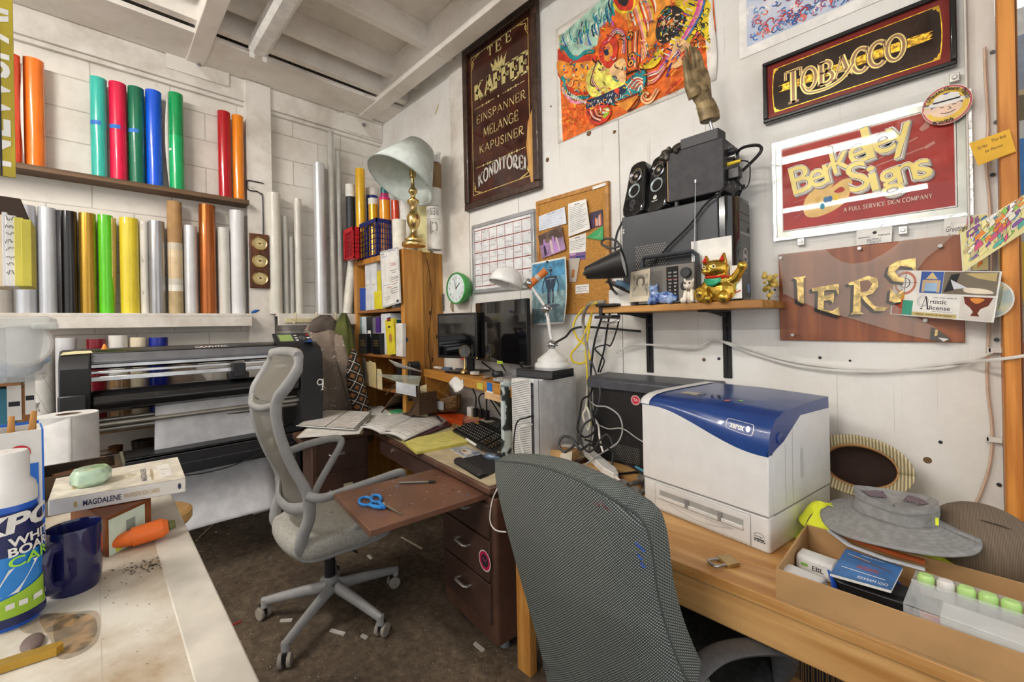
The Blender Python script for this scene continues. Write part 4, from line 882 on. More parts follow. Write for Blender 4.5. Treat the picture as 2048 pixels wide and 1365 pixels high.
for c in((1266,115),(1264,128),(1262,74)):u,v=q.pix(*c);q.disc(u,v,.022,C['k']);q.disc(u,v,.016,C['o2']);q.disc(u,v,.008,C['k'])
q.ppoly([(1252,168),(1272,148),(1290,142),(1294,160),(1286,186),(1278,195),(1232,212),(1226,202)],C['t'],3)
for i in range(7):q.pline([(1254+i*4,178+i),(1272+i*2,158+i*2.4),(1288,160+i*4)],.007,C[['w','r','w','r','f','r','w'][i]],5)
q.pline([(1254,150),(1275,142),(1292,142),(1296,160),(1286,190),(1274,214),(1257,224)],.008,C['k'],5)
q.ppoly([(1175,202),(1200,194),(1252,171),(1256,184),(1230,208),(1175,222)],C['n'],0)
for i in range(34):u=r.uniform(1177,1268);v=212-(u-1177)*.33+r.uniform(-8,8);q.pline([(u,v),(u+r.uniform(-3,3),v+r.uniform(3,7))],.004,C['w'])
q.ppoly([(1231,208),(1282,187),(1276,200),(1262,218),(1256,224),(1240,214)],C['o2']);q.pline([(1231,208),(1282,188)],.012,C['k'])
for i in range(12):q.pline([(1233+i*4,207-i*1.7),(1234+i*4,211-i*1.7)],.006,C['r'])
q.ppoly([(1230,183),(1238,190),(1242,182),(1238,178)],C['r'],3)
q.ppoly([(1175,222),(1205,212),(1222,214),(1224,230),(1212,246),(1196,252),(1182,244)],C['r'],4);q.ppoly([(1206,222),(1218,216),(1222,226),(1212,238),(1205,232)],C['g'],4)
for i in range(6):q.pline([(1178+i*5,224-i*1.5),(1186+i*4,238-i*2),(1202+i*2,246-i*4)],.006,C[['k','w','k','f','k','w'][i]],5)
for c in((1211,224),(1217,223)):u,v=q.pix(*c);q.disc(u,v,.012,C['w'])
for k,(c,wd)in enumerate((('f',.026),('r',.006))):q.pline([(1318,180),(1306,200),(1296,205),(1288,198),(1292,190),(1298,194)],wd,C[c],5)
for i in range(5):q.pline([(1298,150+i*5),(1310,146+i*5),(1322,142+i*3),(1334,128+i*2)],.008,C[['p','w','r','f','p'][i]],5)
q.ppoly([(1300,128),(1318,102),(1330,110),(1312,136),(1288,140),(1282,132)],C['y'],3)
for i in range(16):u,v=r.uniform(1290,1345),130-r.uniform(0,40);q.pline([(u,v),(u+4,v-3)],.008,C[r.choice(['t','k','v','w'])])
for i in range(40):u=r.uniform(1132,1180);v=r.uniform(215,255);q.pline([(u,v),(u+3,v+4)],.004,C[r.choice(['o2','r'])])
for i in range(230):
 s_,t_=r.random(),r.random()**.8;u=1126+s_*290;v=(78+(270-78)*t_)*(1-s_)+(-40+175*t_)*s_;a=r.uniform(0,6.28);k=r.uniform(3,9)
 q.pline([(u+k*(1-.12*j)*math.cos(a+j*.6),v+k*(1-.12*j)*math.sin(a+j*.6))for j in range(r.choice((4,5,7)))],r.uniform(.003,.0065),C[r.choice('kkrroywfpmtn' if t_<.75 else 'oorry')if t_<.75 else r.choice(('o2','r','y','o'))])
for i in range(24):u=r.uniform(1330,1420);v=r.uniform(110,185)-(u-1330)*.35;q.pline([(u,v),(u-10,v+12)],.010,C[r.choice(['o2','o','r'])],0)
q.build('paint',t,world=True)
# second painting, top right, red and blue swirls on white
x0,x1,z0,z1=wallrect((1480,118),(1800,-12),(1474,-60));z1=z0+.5
t=thing('painting','red white and blue swirl painting with a white margin above the tobacco sign','painting',((x0+x1)/2,YB,z0))
B(mat('eeebe6',.7)).box(x0,x1+.3,YB-.004,YB-.0015,z0,z1).build('sheet',t,world=True)
q=WP(YB-.004,x0,z0,lay=.00025);W_,H_=x1+.3-x0,z1-z0;q.rect(.03,W_-.03,.04,H_-.03,mat('e4dfe4',.7,0,.3,7,c2='b9c6dc'));r=random.Random(2)
CC=[mat(c,.7)for c in('c33a3a','e06a5a','3f6fb5','6f9fd0','f0ece6','8a4a7a','d99ab0','6a5a6a','2a5a9a')]
q.poly(sp2([(.06,.5),(.2,.42),(.4,.46),(.6,.5),(.7,.58),(.3,.58)],5,True),CC[2]);q.poly(sp2([(.15,.22),(.35,.26),(.55,.3),(.5,.4),(.3,.36),(.14,.34)],5,True),CC[0])
for i in range(420):
 u,v=r.uniform(.05,W_-.06),.06+(H_-.14)*r.random()**1.8;k=r.uniform(.009,.021);s_=r.choice([-1,1]);q.l=.002+.001*r.random()
 q.line([(u+s_*k*(1-a*.13)*math.cos(a+k*300),v+k*(1-a*.13)*math.sin(a+k*300))for a in[j*.55 for j in range(9)]],.0045,r.choice(CC))
for i in range(14):u,v=r.uniform(.1,W_-.1),r.uniform(.1,.4);q.poly(sp2([(u,v),(u+.03,v+.01),(u+.02,v+.03),(u-.01,v+.02)],3,True),CC[4])
q.build('paint',t,world=True)
# tobacco sign
x0,x1,z0,z1=wallrect((1531,253),(1915,134),(1528,134));W_,H_=x1-x0,z1-z0
t=thing('tobacco_sign','long black framed dark red tobacco sign with gold ornamental letters','sign',((x0+x1)/2,YB,z0));q=B(mat('17171a',.2,coat=.5))
for a in((x0,x1,z0,z0+.016),(x0,x1,z1-.016,z1),(x0,x0+.016,z0+.016,z1-.016),(x1-.016,x1,z0+.016,z1-.016)):q.box(a[0],a[1],YB-.032,YB-.001,a[2],a[3])
q.build('frame',t,world=True,bev=.004)
B(mat('74201b',.12,coat=.6)).box(x0+.014,x1-.014,YB-.02,YB-.004,z0+.014,z1-.014).build('glass_panel',t,world=True)
q=WP(YB-.0201,x0,z0,lay=.00025);a,b_=.04,.037;pl=[]
for i in range(13):pl.append((W_-a+.003*math.sin(PI*i/12)*2,b_+(H_-2*b_)*i/12))
for i in range(13):pl.append((a-.003*math.sin(PI*i/12)*2,H_-b_-(H_-2*b_)*i/12))
q.poly(pl,mat('33231d',.15,0,.3,6,coat=.5));q.line(pl,.0028,GLDB,True)
for cx,cy,sx,sy in((a,b_,1,1),(W_-a,b_,-1,1),(a,H_-b_,1,-1),(W_-a,H_-b_,-1,-1)):q.poly([(cx+sx*a_*.55,cy+sy*c_*.55)for a_,c_ in((0,0),(.04,0),(.026,.006),(.024,.016),(.012,.014),(.008,.028),(0,.038))],GLDB)
q.build('border',t,world=True)
q=WP(YB-.0201,x0,z0,lay=.00025,l0=.001);vm=H_*.5
q.poly(sp2([(.07,vm-.008),(.085,vm-.015),(W_-.09,vm-.015),(W_-.065,vm-.008),(W_-.055,vm),(W_-.065,vm+.008),(W_-.09,vm+.016),(.085,vm+.015),(.07,vm+.008)],2,True),mat('dfa92e',.35,.5,.4,120,bump=.4))
def tob(tw,m):
 hh=H_*.40;q.serif('T',W_*.135,vm-hh*.75,hh*1.3,m,w=W_*.12,tw=tw,sl=.22)
 for i,(ch,wd)in enumerate((('O',.235),('B',.335),('A',.42),('C',.515),('C',.60),('O',.685))):
  q.serif(ch,W_*wd,vm-hh*.42,hh*.84,m,w=W_*.105,tw=tw*1.1,sl=.16)
tob(.27,mat('2c1d16',.3));q.l+=.0002;tob(.22,GLD);q.l+=.0002;tob(.11,mat('8a6a52',.3,.3))
u,v=W_*.40,vm-H_*.17
for k,m_ in((.014,GLD),(.006,mat('8a6a52',.3,.3))):q.line(sp2([(u-.09,v+.03),(u-.07,v-.01),(u-.01,v-.018),(u+.04,v+.0),(u+.07,v+.04)],6),k,m_)
q.build('lettering',t,world=True)
# sign company panel on clear acrylic
yg=YB-.016;x0,x1,z0,z1=wallrect((1544,493),(1950,442),(1542,268),yg);z1=(z1+onY(1952,153,yg).z)/2;W_,H_=x1-x0,z1-z0
t=thing('sign_shop_panel','red sign shop panel with cream letters and palette on clear acrylic','sign',((x0+x1)/2,YB,z0))
B(mat('dfe3e0',.04,alpha=.10,coat=.5,var=0)).box(x0,x1,yg,yg+.006,z0,z1).build('acrylic_sheet',t,world=True)
q=WP(yg,x0,z0,lay=.0003)
c=[q.pix(*p)for p in((1567,461),(1909,413),(1564,291),(1909,222))];ux0,ux1,vz0,vz1=(c[0][0]+c[2][0])/2,(c[1][0]+c[3][0])/2,(c[0][1]+c[1][1])/2,(c[2][1]+c[3][1])/2
MIR=mat('dfe2e0',.25,.6,.25,90,bump=.5)
q.frame(ux0-.036,ux1+.04,vz0-.038,vz1+.038,.012,MIR);q.frame(ux0-.022,ux1+.026,vz0-.026,vz1+.026,.02,mat('a7a89f',.2,.5));q.rect(ux0-.004,ux1+.004,vz0-.004,vz1+.004,PAP)
q.build('mirror_border',t,world=True)
RD=mat('a02a20',.5,0,.08,12,coat=.8);b=RD.node_tree.nodes['Principled BSDF'];b.inputs['Specular IOR Level'].default_value=.2;b.inputs['Coat Roughness'].default_value=.01
q=WP(yg,x0,z0,l0=.0014);q.rect(ux0,ux1,vz0,vz1,RD);q.build('red_field',t,world=True)
q=WP(yg,x0,z0,lay=.0003,l0=.002);SY=mat('e6cf62',.35,coat=.5);SH=mat('a59a8c',.4,coat=.5);TAN=mat('cfa44a',.4,coat=.5);BRU=mat('b3776a',.5)
for a_,b_,wd in(((1835,275),(1700,350),.004),((1870,287),(1720,345),.004),((1590,437),(1607,424),.002),((1588,406),(1612,398),.002)):q.pline([a_,b_],wd,BRU)
for a_ in([(1838,258),(1852,243),(1862,243),(1858,256),(1843,264)],[(1848,294),(1868,282),(1870,287),(1852,299)]):q.ppoly(a_,BRU)
q.ppoly([(1608,425),(1610,400),(1630,378),(1660,366),(1668,368),(1662,376),(1685,360),(1702,358),(1704,372),(1694,400),(1670,420),(1640,433),(1618,435)],TAN,4)
q.ppoly([(1668,384),(1682,374),(1690,380),(1680,386)],RD,3)
for p,c_ in(((1652,400),'3a6f9a'),((1660,398),'3a6f9a'),((1645,413),'2f8aa0'),((1672,395),'e6c02c'),((1636,400),'c9a04a')):u,v=q.pix(*p);q.disc(u,v,.008,mat(c_,.5),12,.012)
q.build('palette',t,world=True)
q=WP(yg,x0,z0,lay=.0002,l0=.0035)
def letters(specs):
 for off,bold,m_ in((.007,.04,mat('6b5f5a',.4,coat=.4)),(.004,.04,SH),(.0,.035,PAP),(.0,.016,mat('3b2f2a',.4)),(.0,.006,SY)):
  l=q.l
  for ch,bl,h,wk in specs:
   u,v=q.pix(*bl);g=glyphs(ch,0)[2];l+=.00002;q.l=l;q.text(ch,u+off,v-off,h,m_,w=(h*g*wk)*.92,bold=bold,rot=.17,al='l')
  q.l=l+.0004
u0,v0=q.pix(1592,391);pxm=q.pix(1692,391)[0]-u0;hB=abs(q.pix(1600,335)[1]-q.pix(1600,391)[1])
letters([('B',(1588,391),hB,1.05),('e',(1622,379),hB*.92,1.05),('r',(1652,366),hB*.92,1.1),('k',(1668,349),hB*.98,.95),('e',(1702,333),hB*.95,1.05),('l',(1735,320),hB*1.08,1.6),('e',(1750,313),hB*.98,1.05),('y',(1780,300),hB*1.0,1.05)])
letters([('S',(1702,388),hB*.98,1.1),('i',(1744,384),hB*.88,1.7),('g',(1762,381),hB*.88,1.1),('n',(1797,369),hB*.86,1.1),('s',(1832,362),hB*.86,1.15)])
q.build('shop_name',t,world=True)
q=WP(yg,x0,z0,l0=.004);q.ser('A FULL SERVICE SIGN COMPANY',(1687,424),(1866,397),(1687,416),mat('e9cfc0',.5),tw=.16,sl=.07);q.build('slogan',t,world=True)
for p in((1602,484),(1806,461),(1909,156)):
 o=onY(*p,yg);B(mat('c9c8c2',.3,.5)).box(o.x-.012,o.x+.012,yg-.006,YB,o.z-.014,o.z+.014).cyl((o.x,yg-.004,o.z),(o.x,yg-.01,o.z),.007,n=10).build('clip',t,world=True,bev=.002)
# oval badge
o=onY(1893,211,yg-.014);t=thing('oval_badge','yellow oval badge with a smiling man in a white hat stuck over the sign corner','badge',o)
TB_=frame(o,(1,0,0),(0,0,1),(0,-1,0));fx,fy=abs(onY(1944,205,o.y).x-onY(1842,216,o.y).x)/2,.062
def bf(u,v,l):return V((o.x+u,o.y-l,o.z+v*.72))
q=B(mat('e9e4d8',.4));n=40;rt=.0
ov=[(fx*math.cos(2*PI*i/n),fy*math.sin(2*PI*i/n))for i in range(n)]
q.prism(ov,.008,(o.x,o.y+.002,o.z),(1,0,0),(0,0,1)).build('plate',t,world=True)
q=Pa(bf,.0003,.0065)
for s_,c_ in((.98,'b83a3a'),(.90,'efe9dc'),(.88,'e0b82c')):q.disc(0,0,fx*s_,mat(c_,.35,coat=.4),40,fy*s_/.72)
q.disc(.0,.0,fx*.62,mat('2a3f8a',.4),36,fy*.62/.72)
FL=mat('e9c9b0',.5);q.poly(sp2([(-.03,-.0),(.03,.0),(.032,-.03),(.012,-.05),(-.015,-.05),(-.035,-.03)],4,True),FL);q.poly(sp2([(-.055,-.005),(-.04,.005),(-.035,-.02),(-.048,-.025)],4,True),FL)
q.disc(0,.012,.054,PAP,28,.011);q.poly([(-.032,.014),(.032,.014),(.028,.042),(.012,.052),(0,.046),(-.012,.052),(-.028,.040)],PAP);q.line([(-.031,.019),(.031,.019)],.007,INK)
q.line([(-.016,-.006),(-.006,-.008)],.003,INK);q.line([(.012,-.004),(.022,-.006)],.003,INK);q.line(sp2([(-.014,-.032),(.004,-.038),(.02,-.03)],4),.003,INK);q.line(sp2([(.004,-.008),(.01,-.02),(.003,-.022)],4),.002,INK)
tx="It's Passion, Passion, Passion"
for i,ch in enumerate(tx):
 if ch==' ':continue
 a=math.radians(168-i*160/(len(tx)-1));q.l=.011;q.text(ch,fx*.72*math.cos(a),fy*.72/.72*math.sin(a),.016,INK,rot=a-PI/2,al='c',shear=.2)
q.text('Keith',-.035,-.079,.016,INK,shear=.3,bold=.02);q.build('badge_print',t,world=True)
# gilded letters on a broken sheet of glass, on mahogany
x0,x1,z0,z1=wallrect((1560,681),(1930,686),(1557,508),YB-.014);z1=(z1+onY(1925,470,YB-.014).z)/2
t=thing('gilded_glass_plaque','mahogany board holding a broken sheet of glass with gold letters','sign',((x0+x1)/2,YB,z0))
B(mat('9a5526',.4,0,.2,2.4,c2='7a3d18',stretch=(7,7,.5),kind='wood',coat=.3)).box(x0,x1,YB-.014,YB-.001,z0,z1).build('board',t,world=True,bev=.002)
def c4(pts):return[(1500+a/3.591,340+b_/3.591)for a,b_ in pts]
yq=YB-.030;q=WP(yq,l0=.0);gl=c4([(205,605),(545,572),(590,620),(660,660),(740,676),(850,660),(950,610),(1040,550),(1085,505),(1470,462),(1360,560),(1270,630),(1200,720),(1150,830),(1040,970),(1200,1060),(1340,1140),(1440,1218),(1390,1240),(1290,1220),(1100,1180),(900,1120),(700,1060),(470,990),(330,930),(240,890),(228,780)])
gp=q.P(gl);B(mat('cfc4b8',.03,alpha=.17,coat=.8,var=0)).prism(gp,.005,(0,yq,0),(1,0,0),(0,0,1)).build('glass_sheet',t,world=True)
q=WP(yq-.0005,lay=.0003);LF=mat('d3b46a',.3,.75,.3,50);SB=mat('17161b',.6)
def chunky(dx,dy,m_):
 for pl in([(310,775),(405,763),(385,780),(388,965),(345,945),(335,790)],
               [(445,850),(640,818),(640,905),(615,860),(535,866),(532,905),(575,900),(605,880),(600,960),(575,935),(530,940),(528,1005),(590,1015),(640,980),(645,1050),(485,1000),(490,872),(450,872)],
               [(700,815),(850,762),(915,780),(922,835),(880,890),(830,905),(900,980),(1000,985),(960,1015),(900,1015),(830,950),(795,905),(795,1020),(820,1035),(720,1040),(740,1020),(748,825),(715,830)],
               [(1190,632),(1192,745),(1160,700),(1080,690),(1040,730),(1070,775),(1170,780),(1180,800),(1150,860),(1070,925),(1155,920),(1155,940),(1040,955),(1000,940),(1010,850),(1050,900),(1110,850),(1130,815),(1030,800),(985,750),(1000,690),(1060,655)]):
  l=q.l;q.ppoly(c4([(a+dx,b_+dy)for a,b_ in pl]),m_);q.l=l
 q.l+=.0004
chunky(-24,16,SB);chunky(-12,8,SB);chunky(0,0,LF);
q.ppoly(c4([(790,800),(850,790),(880,820),(850,870),(795,880)]),mat('7a4a2a',.3));q.ppoly(c4([(1300,1130),(1345,1145),(1440,1218),(1390,1238),(1290,1220)]),SB);q.ppoly(c4([(1330,1150),(1350,1150),(1345,1190),(1325,1195)]),LF);q.ppoly(c4([(1350,1205),(1430,1215),(1390,1234)]),PAP)
q.build('gilded_letters',t,world=True)
for p in((228,635),(790,567),(1366,550),(313,1185),(1260,1080)):
 o=onY(*c4([p])[0],YB-.014);B(mat('b9b7b0',.3,.5)).cyl((o.x,YB-.034,o.z),(o.x,YB-.012,o.z),.006,n=12).build('screw',t,world=True)
# cards tucked round the plaque and the post
def card(name,label,pts,y,m,paint=None,tilt=0,cat='card',grp=None,dy=0):
 c_=[onY(*p,y-(dy if i in(1,3)else 0))for i,p in enumerate(pts)];N=(c_[1]-c_[0]).cross(c_[2]-c_[0]).normalized()
 t=thing(name,label,cat,c_[0],group=grp);f=quad(*c_,N);q=B(m);vs=[f(u,v,l)for l in(-.0012,0)for u,v in((0,0),(1,0),(1,1),(0,1))]
 q.add(vs,BX6).build('sheet',t,world=True)
 if paint:q=Pa(f,.0003,.0003);paint(q);q.build('print',t,world=True)
 return t
def pa_license(q):
 r=random.Random(4);q.disc(.13,.72,.12,mat('c9806a',.6),24,.26);q.disc(.13,.72,.095,PAP,24,.2);q.ring(.13,.72,.05,.01,INK,20,.11);q.line([(.02,.72),(.26,.74)],.008,INK);q.line([(.135,.5),(.13,.95)],.006,INK)
 q.rect(.29,.51,.52,.98,mat('3f5fa8',.6));q.rect(.31,.49,.56,.75,mat('9fc0dc',.6));q.rect(.33,.47,.74,.80,mat('d9b78a',.6));q.poly([(.34,.82),(.46,.82),(.40,.97)],mat('d8c08a',.6));q.rect(.31,.34,.54,.8,mat('c9b08a',.6));q.rect(.46,.49,.54,.8,mat('c9b08a',.6))
 q.rect(.515,.985,.52,.98,mat('7a6f5f',.6));q.poly([(.53,.55),(.58,.92),(.66,.95),(.62,.6)],INK);q.poly([(.58,.82),(.66,.74),(.74,.66),(.62,.62)],mat('dfe2ea',.6));q.poly(sp2([(.72,.66),(.9,.64),(.96,.56),(.74,.56)],3,True),mat('e9dcc8',.6));q.poly([(.7,.95),(.97,.97),(.97,.8),(.82,.85)],mat('c7b27a',.6))
 q.rect(.02,.13,.02,.46,mat('a8452c',.6));q.rect(.13,.24,.02,.34,mat('3f9a7f',.6));q.rect(.1,.14,.36,.5,mat('d99a3a',.6))
 q.rect(.24,.68,.02,.49,PAP);q.rect(.24,.68,.02,.10,mat('c9b87a',.6));q.words(.28,.64,.05,.02,mat('8a6a3a',.6),2);q.ring(.34,.34,.055,.006,GRY,20,.12);q.ring(.34,.34,.04,.004,GRY,20,.09)
 q.serif('A',.325,.17,.28,INK,w=.09,tw=.12);q.text('rtistic',.415,.30,.09,INK,w=.16,bold=.01);q.text('license',.415,.17,.09,INK,w=.20,bold=.01);q.words(.44,.66,.42,.016,GRY,5);q.words(.44,.64,.13,.012,GRY,6)
 q.rect(.70,.985,.02,.49,mat('d9d3cb',.6));q.poly([(.72,.48),(.97,.48),(.94,.32),(.88,.25),(.86,.16),(.88,.10),(.80,.10),(.82,.18),(.79,.26),(.74,.34)],mat('6a2a14',.5));q.poly(sp2([(.78,.45),(.9,.45),(.86,.36),(.82,.36)],3,True),mat('d98a3a',.5))
card('promotional_card','large promotional card with small photographs and ornate letters lying over the plaque corner',[(1780,629),(1987,646),(1790,541),(2004,543)],YB-.0165,PAP,pa_license,dy=.13)
o=onY(2000,598,YB-.108);q=B(PAP);n=36;q.prism([(.05*math.cos(2*PI*i/n),.057*math.sin(2*PI*i/n))for i in range(n)],.004,o-V((.02,0,0)),V((.95,-.31,0)),(0,0,1));ob=q.build('oval_card')
q=Pa(plane(o-V((.0213,.0040,0)),(.95,-.31,0),(0,0,1)),.0003,.0008);q.disc(0,0,.047,mat('d6cfae',.6,0,.3,20,c2='a9b7b4'),36,.054);
for i in range(5):q.line(sp2([(-.03+.012*i,-.03),(.0+.006*i,.0),(-.012+.01*i,.036)],4),.003,mat('9a9a7a',.6))
q.build('print',ob);tag(ob,'oval card with a faded picture sticking out behind the promotional card','card')
def pa_biz(q):
 q.line(sp2([(.1,.8),(.35,.9),(.6,.82),(.9,.92)],4),.01,GRY);q.disc(.52,.72,.06,INK,12,.10);q.text('GRAPHICS',.05,.42,.09,INK,w=.33,bold=.02);q.text('DISPLAYS',.62,.46,.09,INK,w=.33,bold=.02)
 for i in range(4):q.words(.3,.72,.30-i*.08,.03,INK,i)
card('business_card','white business card tucked between the red sign and the mahogany plaque',[(1713,491),(1783,484),(1713,462),(1785,452)],YB-.018,PAP,pa_biz)
PST=['e8de9a','8fc05a','d05a7a','5a8fc0','e98a3a','f0e9d0','8a5a9a','5ab0a0','efe9e0','c9b48a'];PST=[mat(c_,.6)for c_ in PST]
def pa_map(q,seed=1,n=70):
 r=random.Random(seed);q.rect(.01,.99,.01,.99,PST[0]);q.l+=.001
 for i in range(n):
  u,v=r.uniform(.04,.9),r.uniform(.04,.9);w_,h_=r.uniform(.05,.17),r.uniform(.08,.26);k=r.random();q.l=.0008+.0012*r.random()
  pts=[(u,v),(min(.98,u+w_),v+h_*.3),(min(.98,u+w_*.7),min(.98,v+h_)),(u-w_*.0,min(.98,v+h_*.7))]
  if k<.3:pts=pts[:3]
  if k>.7:pts=sp2(pts,3,True)
  q.poly(pts,r.choice(PST));q.line(pts,.006,INK,True)
card('picture_postcard','colourful cartoon map postcard tilted across the white edge and the orange post',[(1925,545),(2056,460),(1920,468),(2052,388)],YB-.125,PAP,lambda q:pa_map(q,1,90),grp=None)
def pa_greet(q):pa_map(q,3,40);q.poly([(0,.5),(.75,1),(0,1)],PAP);q.rect(0,.34,.4,1,PAP);q.text('Greetings',.05,.74,.10,INK,shear=.3,w=.5);q.text('from',.10,.62,.09,INK,shear=.3,w=.2);q.ring(.7,.9,.13,.01,GRY,20,.04)
card('greetings_postcard','greetings postcard with coloured drawings behind the plaque beside the white trim',[(1888,545),(1977,540),(1888,437),(1976,427)],YB-.012,PAP,pa_greet)
def pa_env(q):q.text("Ear Not",.15,.62,.13,INK,shear=.2,w=.25);q.text('That Bob',.52,.72,.13,INK,shear=.2,w=.36);q.text('to Parrot',.30,.40,.12,INK,shear=.3,w=.45);q.line([(0,.02),(.97,.03)],.01,mat('b98a1c',.7))
card('envelope','small golden brown envelope with handwriting pinned beside the orange post',[(1956,332),(2032,303),(1938,287),(2019,258)],YB-.115,mat('e3b038',.7),pa_env,cat='envelope')
# cork board with pinned papers
yb2=YB-.018;x0,x1=onY(1072,410,yb2).x,onY(1217,362,yb2).x;z1=(onY(1072,404,yb2).z+onY(1217,361,yb2).z)/2;z0=onY(1148,628,yb2).z
t=thing('cork_board','wood framed cork board covered with pinned papers and photographs','cork board',((x0+x1)/2,YB,z0));q=B(mat('c08a45',.45,0,.15,3,kind='wood',c2='a06d2e',stretch=(6,6,6)))
for a in((x0,x1,z0,z0+.025),(x0,x1,z1-.025,z1),(x0,x0+.025,z0+.025,z1-.025),(x1-.025,x1,z0+.025,z1-.025)):q.box(a[0],a[1],yb2-.004,YB-.001,a[2],a[3])
q.build('frame',t,world=True,bev=.003);B(mat('b9853f',.85,0,.14,160,bump=.15)).box(x0+.02,x1-.02,yb2+.002,YB-.001,z0+.02,z1-.02).build('cork',t,world=True)
q=WP(yb2-.0045);q.ppoly([(1185,374),(1212,365),(1212,371),(1185,380)],PAP);q.build('paper_tag',t,world=True)
def pa_lines(n=8,head=True,col=INK,top=.85,bot=.12,seed=0):
 def f(q):
  if head:q.words(.35,.65,.90,.035,col,seed)
  for i in range(n):q.words(.08,.92-(i%3)*.12,top-(top-bot)*i/max(1,n-1),.016,col,seed+i)
 return f
LINK=mat('7f8794',.7);yc=yb2+.001
card('invoice_sheet','blue white invoice pinned at the upper left of the cork board',[(1077,463),(1133,447),(1076,434),(1129,414)],yc-.004,mat('dfe4ee',.7),pa_lines(6,True,mat('6a7aa8',.7)),cat='paper',dy=.004)
card('note_sheet','long curling white handwritten sheet pinned at the top middle of the cork board',[(1137,474),(1180,458),(1136,408),(1172,398)],yc-.008,PAP,pa_lines(14,True,LINK),cat='paper',dy=.01)
def pa_photo(a_,b_,c_,seed=0):
 def f(q):
  r=random.Random(seed);q.rect(0,1,0,1,mat(a_,.4,0,.3,12));q.rect(0,1,.55,1,mat(b_,.4,0,.3,12))
  for i in range(7):u=r.uniform(.08,.8);h_=r.uniform(.3,.6);q.poly(sp2([(u,.1),(u+.1,.1),(u+.09,.1+h_),(u+.05,.2+h_),(u,.1+h_)],3,True),mat([c_,'3a2a44','d9c2c8'][i%3],.5))
 return f
card('snapshot','purple tinted snapshot of people in a field on the left of the cork board',[(1084,518),(1131,499),(1076,472),(1122,451)],yc-.006,PAP,pa_photo('a889b0','6f5a52','b58ac8',1),cat='photograph',dy=.012)
card('snapshot','dark purple stage snapshot at the right edge of the cork board',[(1181,458),(1206,451),(1180,426),(1205,419)],yc-.003,INK,pa_photo('4a2a5a','2a1a3a','d9803a',2),cat='photograph')
card('green_card','green leaf patterned card pinned at an angle below the stage snapshot',[(1172,476),(1207,482),(1176,472),(1206,451)],yc-.006,mat('2f9a55',.5),lambda q:[q.line([(.1+.1*i,.1),(.9,.2+.1*i)],.02,mat('7fc08a',.5))for i in range(7)],cat='card')
card('receipt','small printed receipt with a purple foot in the middle of the cork board',[(1139,521),(1171,519),(1138,477),(1172,466)],yc-.001,PAP,lambda q:(pa_lines(6,True,INK,.8,.45)(q),q.rect(0,1,0,.3,mat('7a5a8a',.6)),q.rect(.4,.95,.08,.16,mat('2f3f7a',.6)),q.rect(.05,.4,.2,.28,mat('c9a0c8',.6))),cat='paper')
card('name_card','small white card with a skyline line pinned low on the cork board',[(1151,588),(1178,586),(1151,571),(1178,568)],yc-.001,PAP,lambda q:(q.words(.1,.9,.7,.08,LINK,2),q.words(.1,.8,.5,.06,LINK,3),q.line([(.05,.2),(.3,.3),(.4,.2),(.6,.32),(.95,.2)],.05,mat('7a5a6a',.6))),cat='card')
card('trinket_bag','clear bag of brown trinkets pinned on the cork board behind the blue painting',[(1138,565),(1152,564),(1137,518),(1160,516)],yc-.006,mat('d8d2c6',.3,alpha=.6,var=0),lambda q:[q.disc(.5,.25+.1*i,.2,mat('a06a3a',.5),12,.08)for i in range(3)],cat='bag')
# blue painting of a metal figure, curling away from the board
ob_=[onY(*p,YB-.05)for p in((1065,652),(1130,648),(1063,527),(1134,513))];f0=quad(*ob_,(0,-1,0))
def f1(u,v,l):return f0(u,v,l)+V((.012*math.sin(PI*v)*(1 if u>.5 else-.3)+(.016*u*math.sin(PI*1.2*v)),-.02*math.sin(PI*v)*u-.01*(1-v)*u,0))
t=thing('figure_painting','curling blue painting of a dark standing figure hung below the cork board corner','painting',ob_[0])
B(PAP).grid(lambda u,v:f1(u,v,0),12,14).build('sheet',t,world=True,solid=.001)
q=Pa(f1,.0004,.0008);n=10
BL=[mat(c_,.7,0,.22,26)for c_ in('4f8fb4','6aa0b8','8fb0b4','7f9aa0')]
for i in range(4):
 v1_,v0_=.97-.235*i,.97-.235*(i+1);
 for j in range(4):q.l=.0008;q.rect(.03,.97,v0_+(v1_-v0_)*j/4,v0_+(v1_-v0_)*(j+1)/4+.002,BL[i],8)
q.l=.0018;DKF=mat('2f3f52',.7);LTF=mat('9ab0b8',.6)
for pl in([(.53,.80),(.60,.80),(.62,.85),(.56,.90),(.51,.86)],[(.42,.74),(.72,.74),(.66,.60),(.62,.54),(.50,.54),(.46,.6)],[(.50,.54),(.55,.54),(.55,.34),(.50,.30)],[(.57,.54),(.63,.54),(.64,.34),(.59,.32)]):q.poly(pl,DKF)
for pl in([(.43,.73),(.36,.6),(.37,.48)],[(.71,.73),(.77,.6),(.75,.48)],[(.56,.80),(.56,.74)]):q.line(pl,.03,DKF)
for pl in([(.56,.72),(.55,.56)],[(.48,.70),(.66,.70)],[(.52,.5),(.53,.36)],[(.60,.5),(.61,.36)],[(.53,.86),(.6,.86)]):q.line(pl,.012,LTF)
q.poly(sp2([(.4,.29),(.7,.31),(.85,.28),(.6,.26)],3,True),mat('6a7a8a',.7));q.build('paint',t,world=True)
o=f1(.5,.97,0);tag(B(INK).cyl(o,o+V((0,-.012,0)),.006,n=10).build('push_pin'),'black push pin holding the blue painting','push pin')
# white sheets hanging under the cork board
card('blank_sheet','large white blank sheet hanging under the cork board behind the cables',[(1146,702),(1212,704),(1143,594),(1205,584)],YB-.004,mat('e3e3e3',.7),cat='paper')
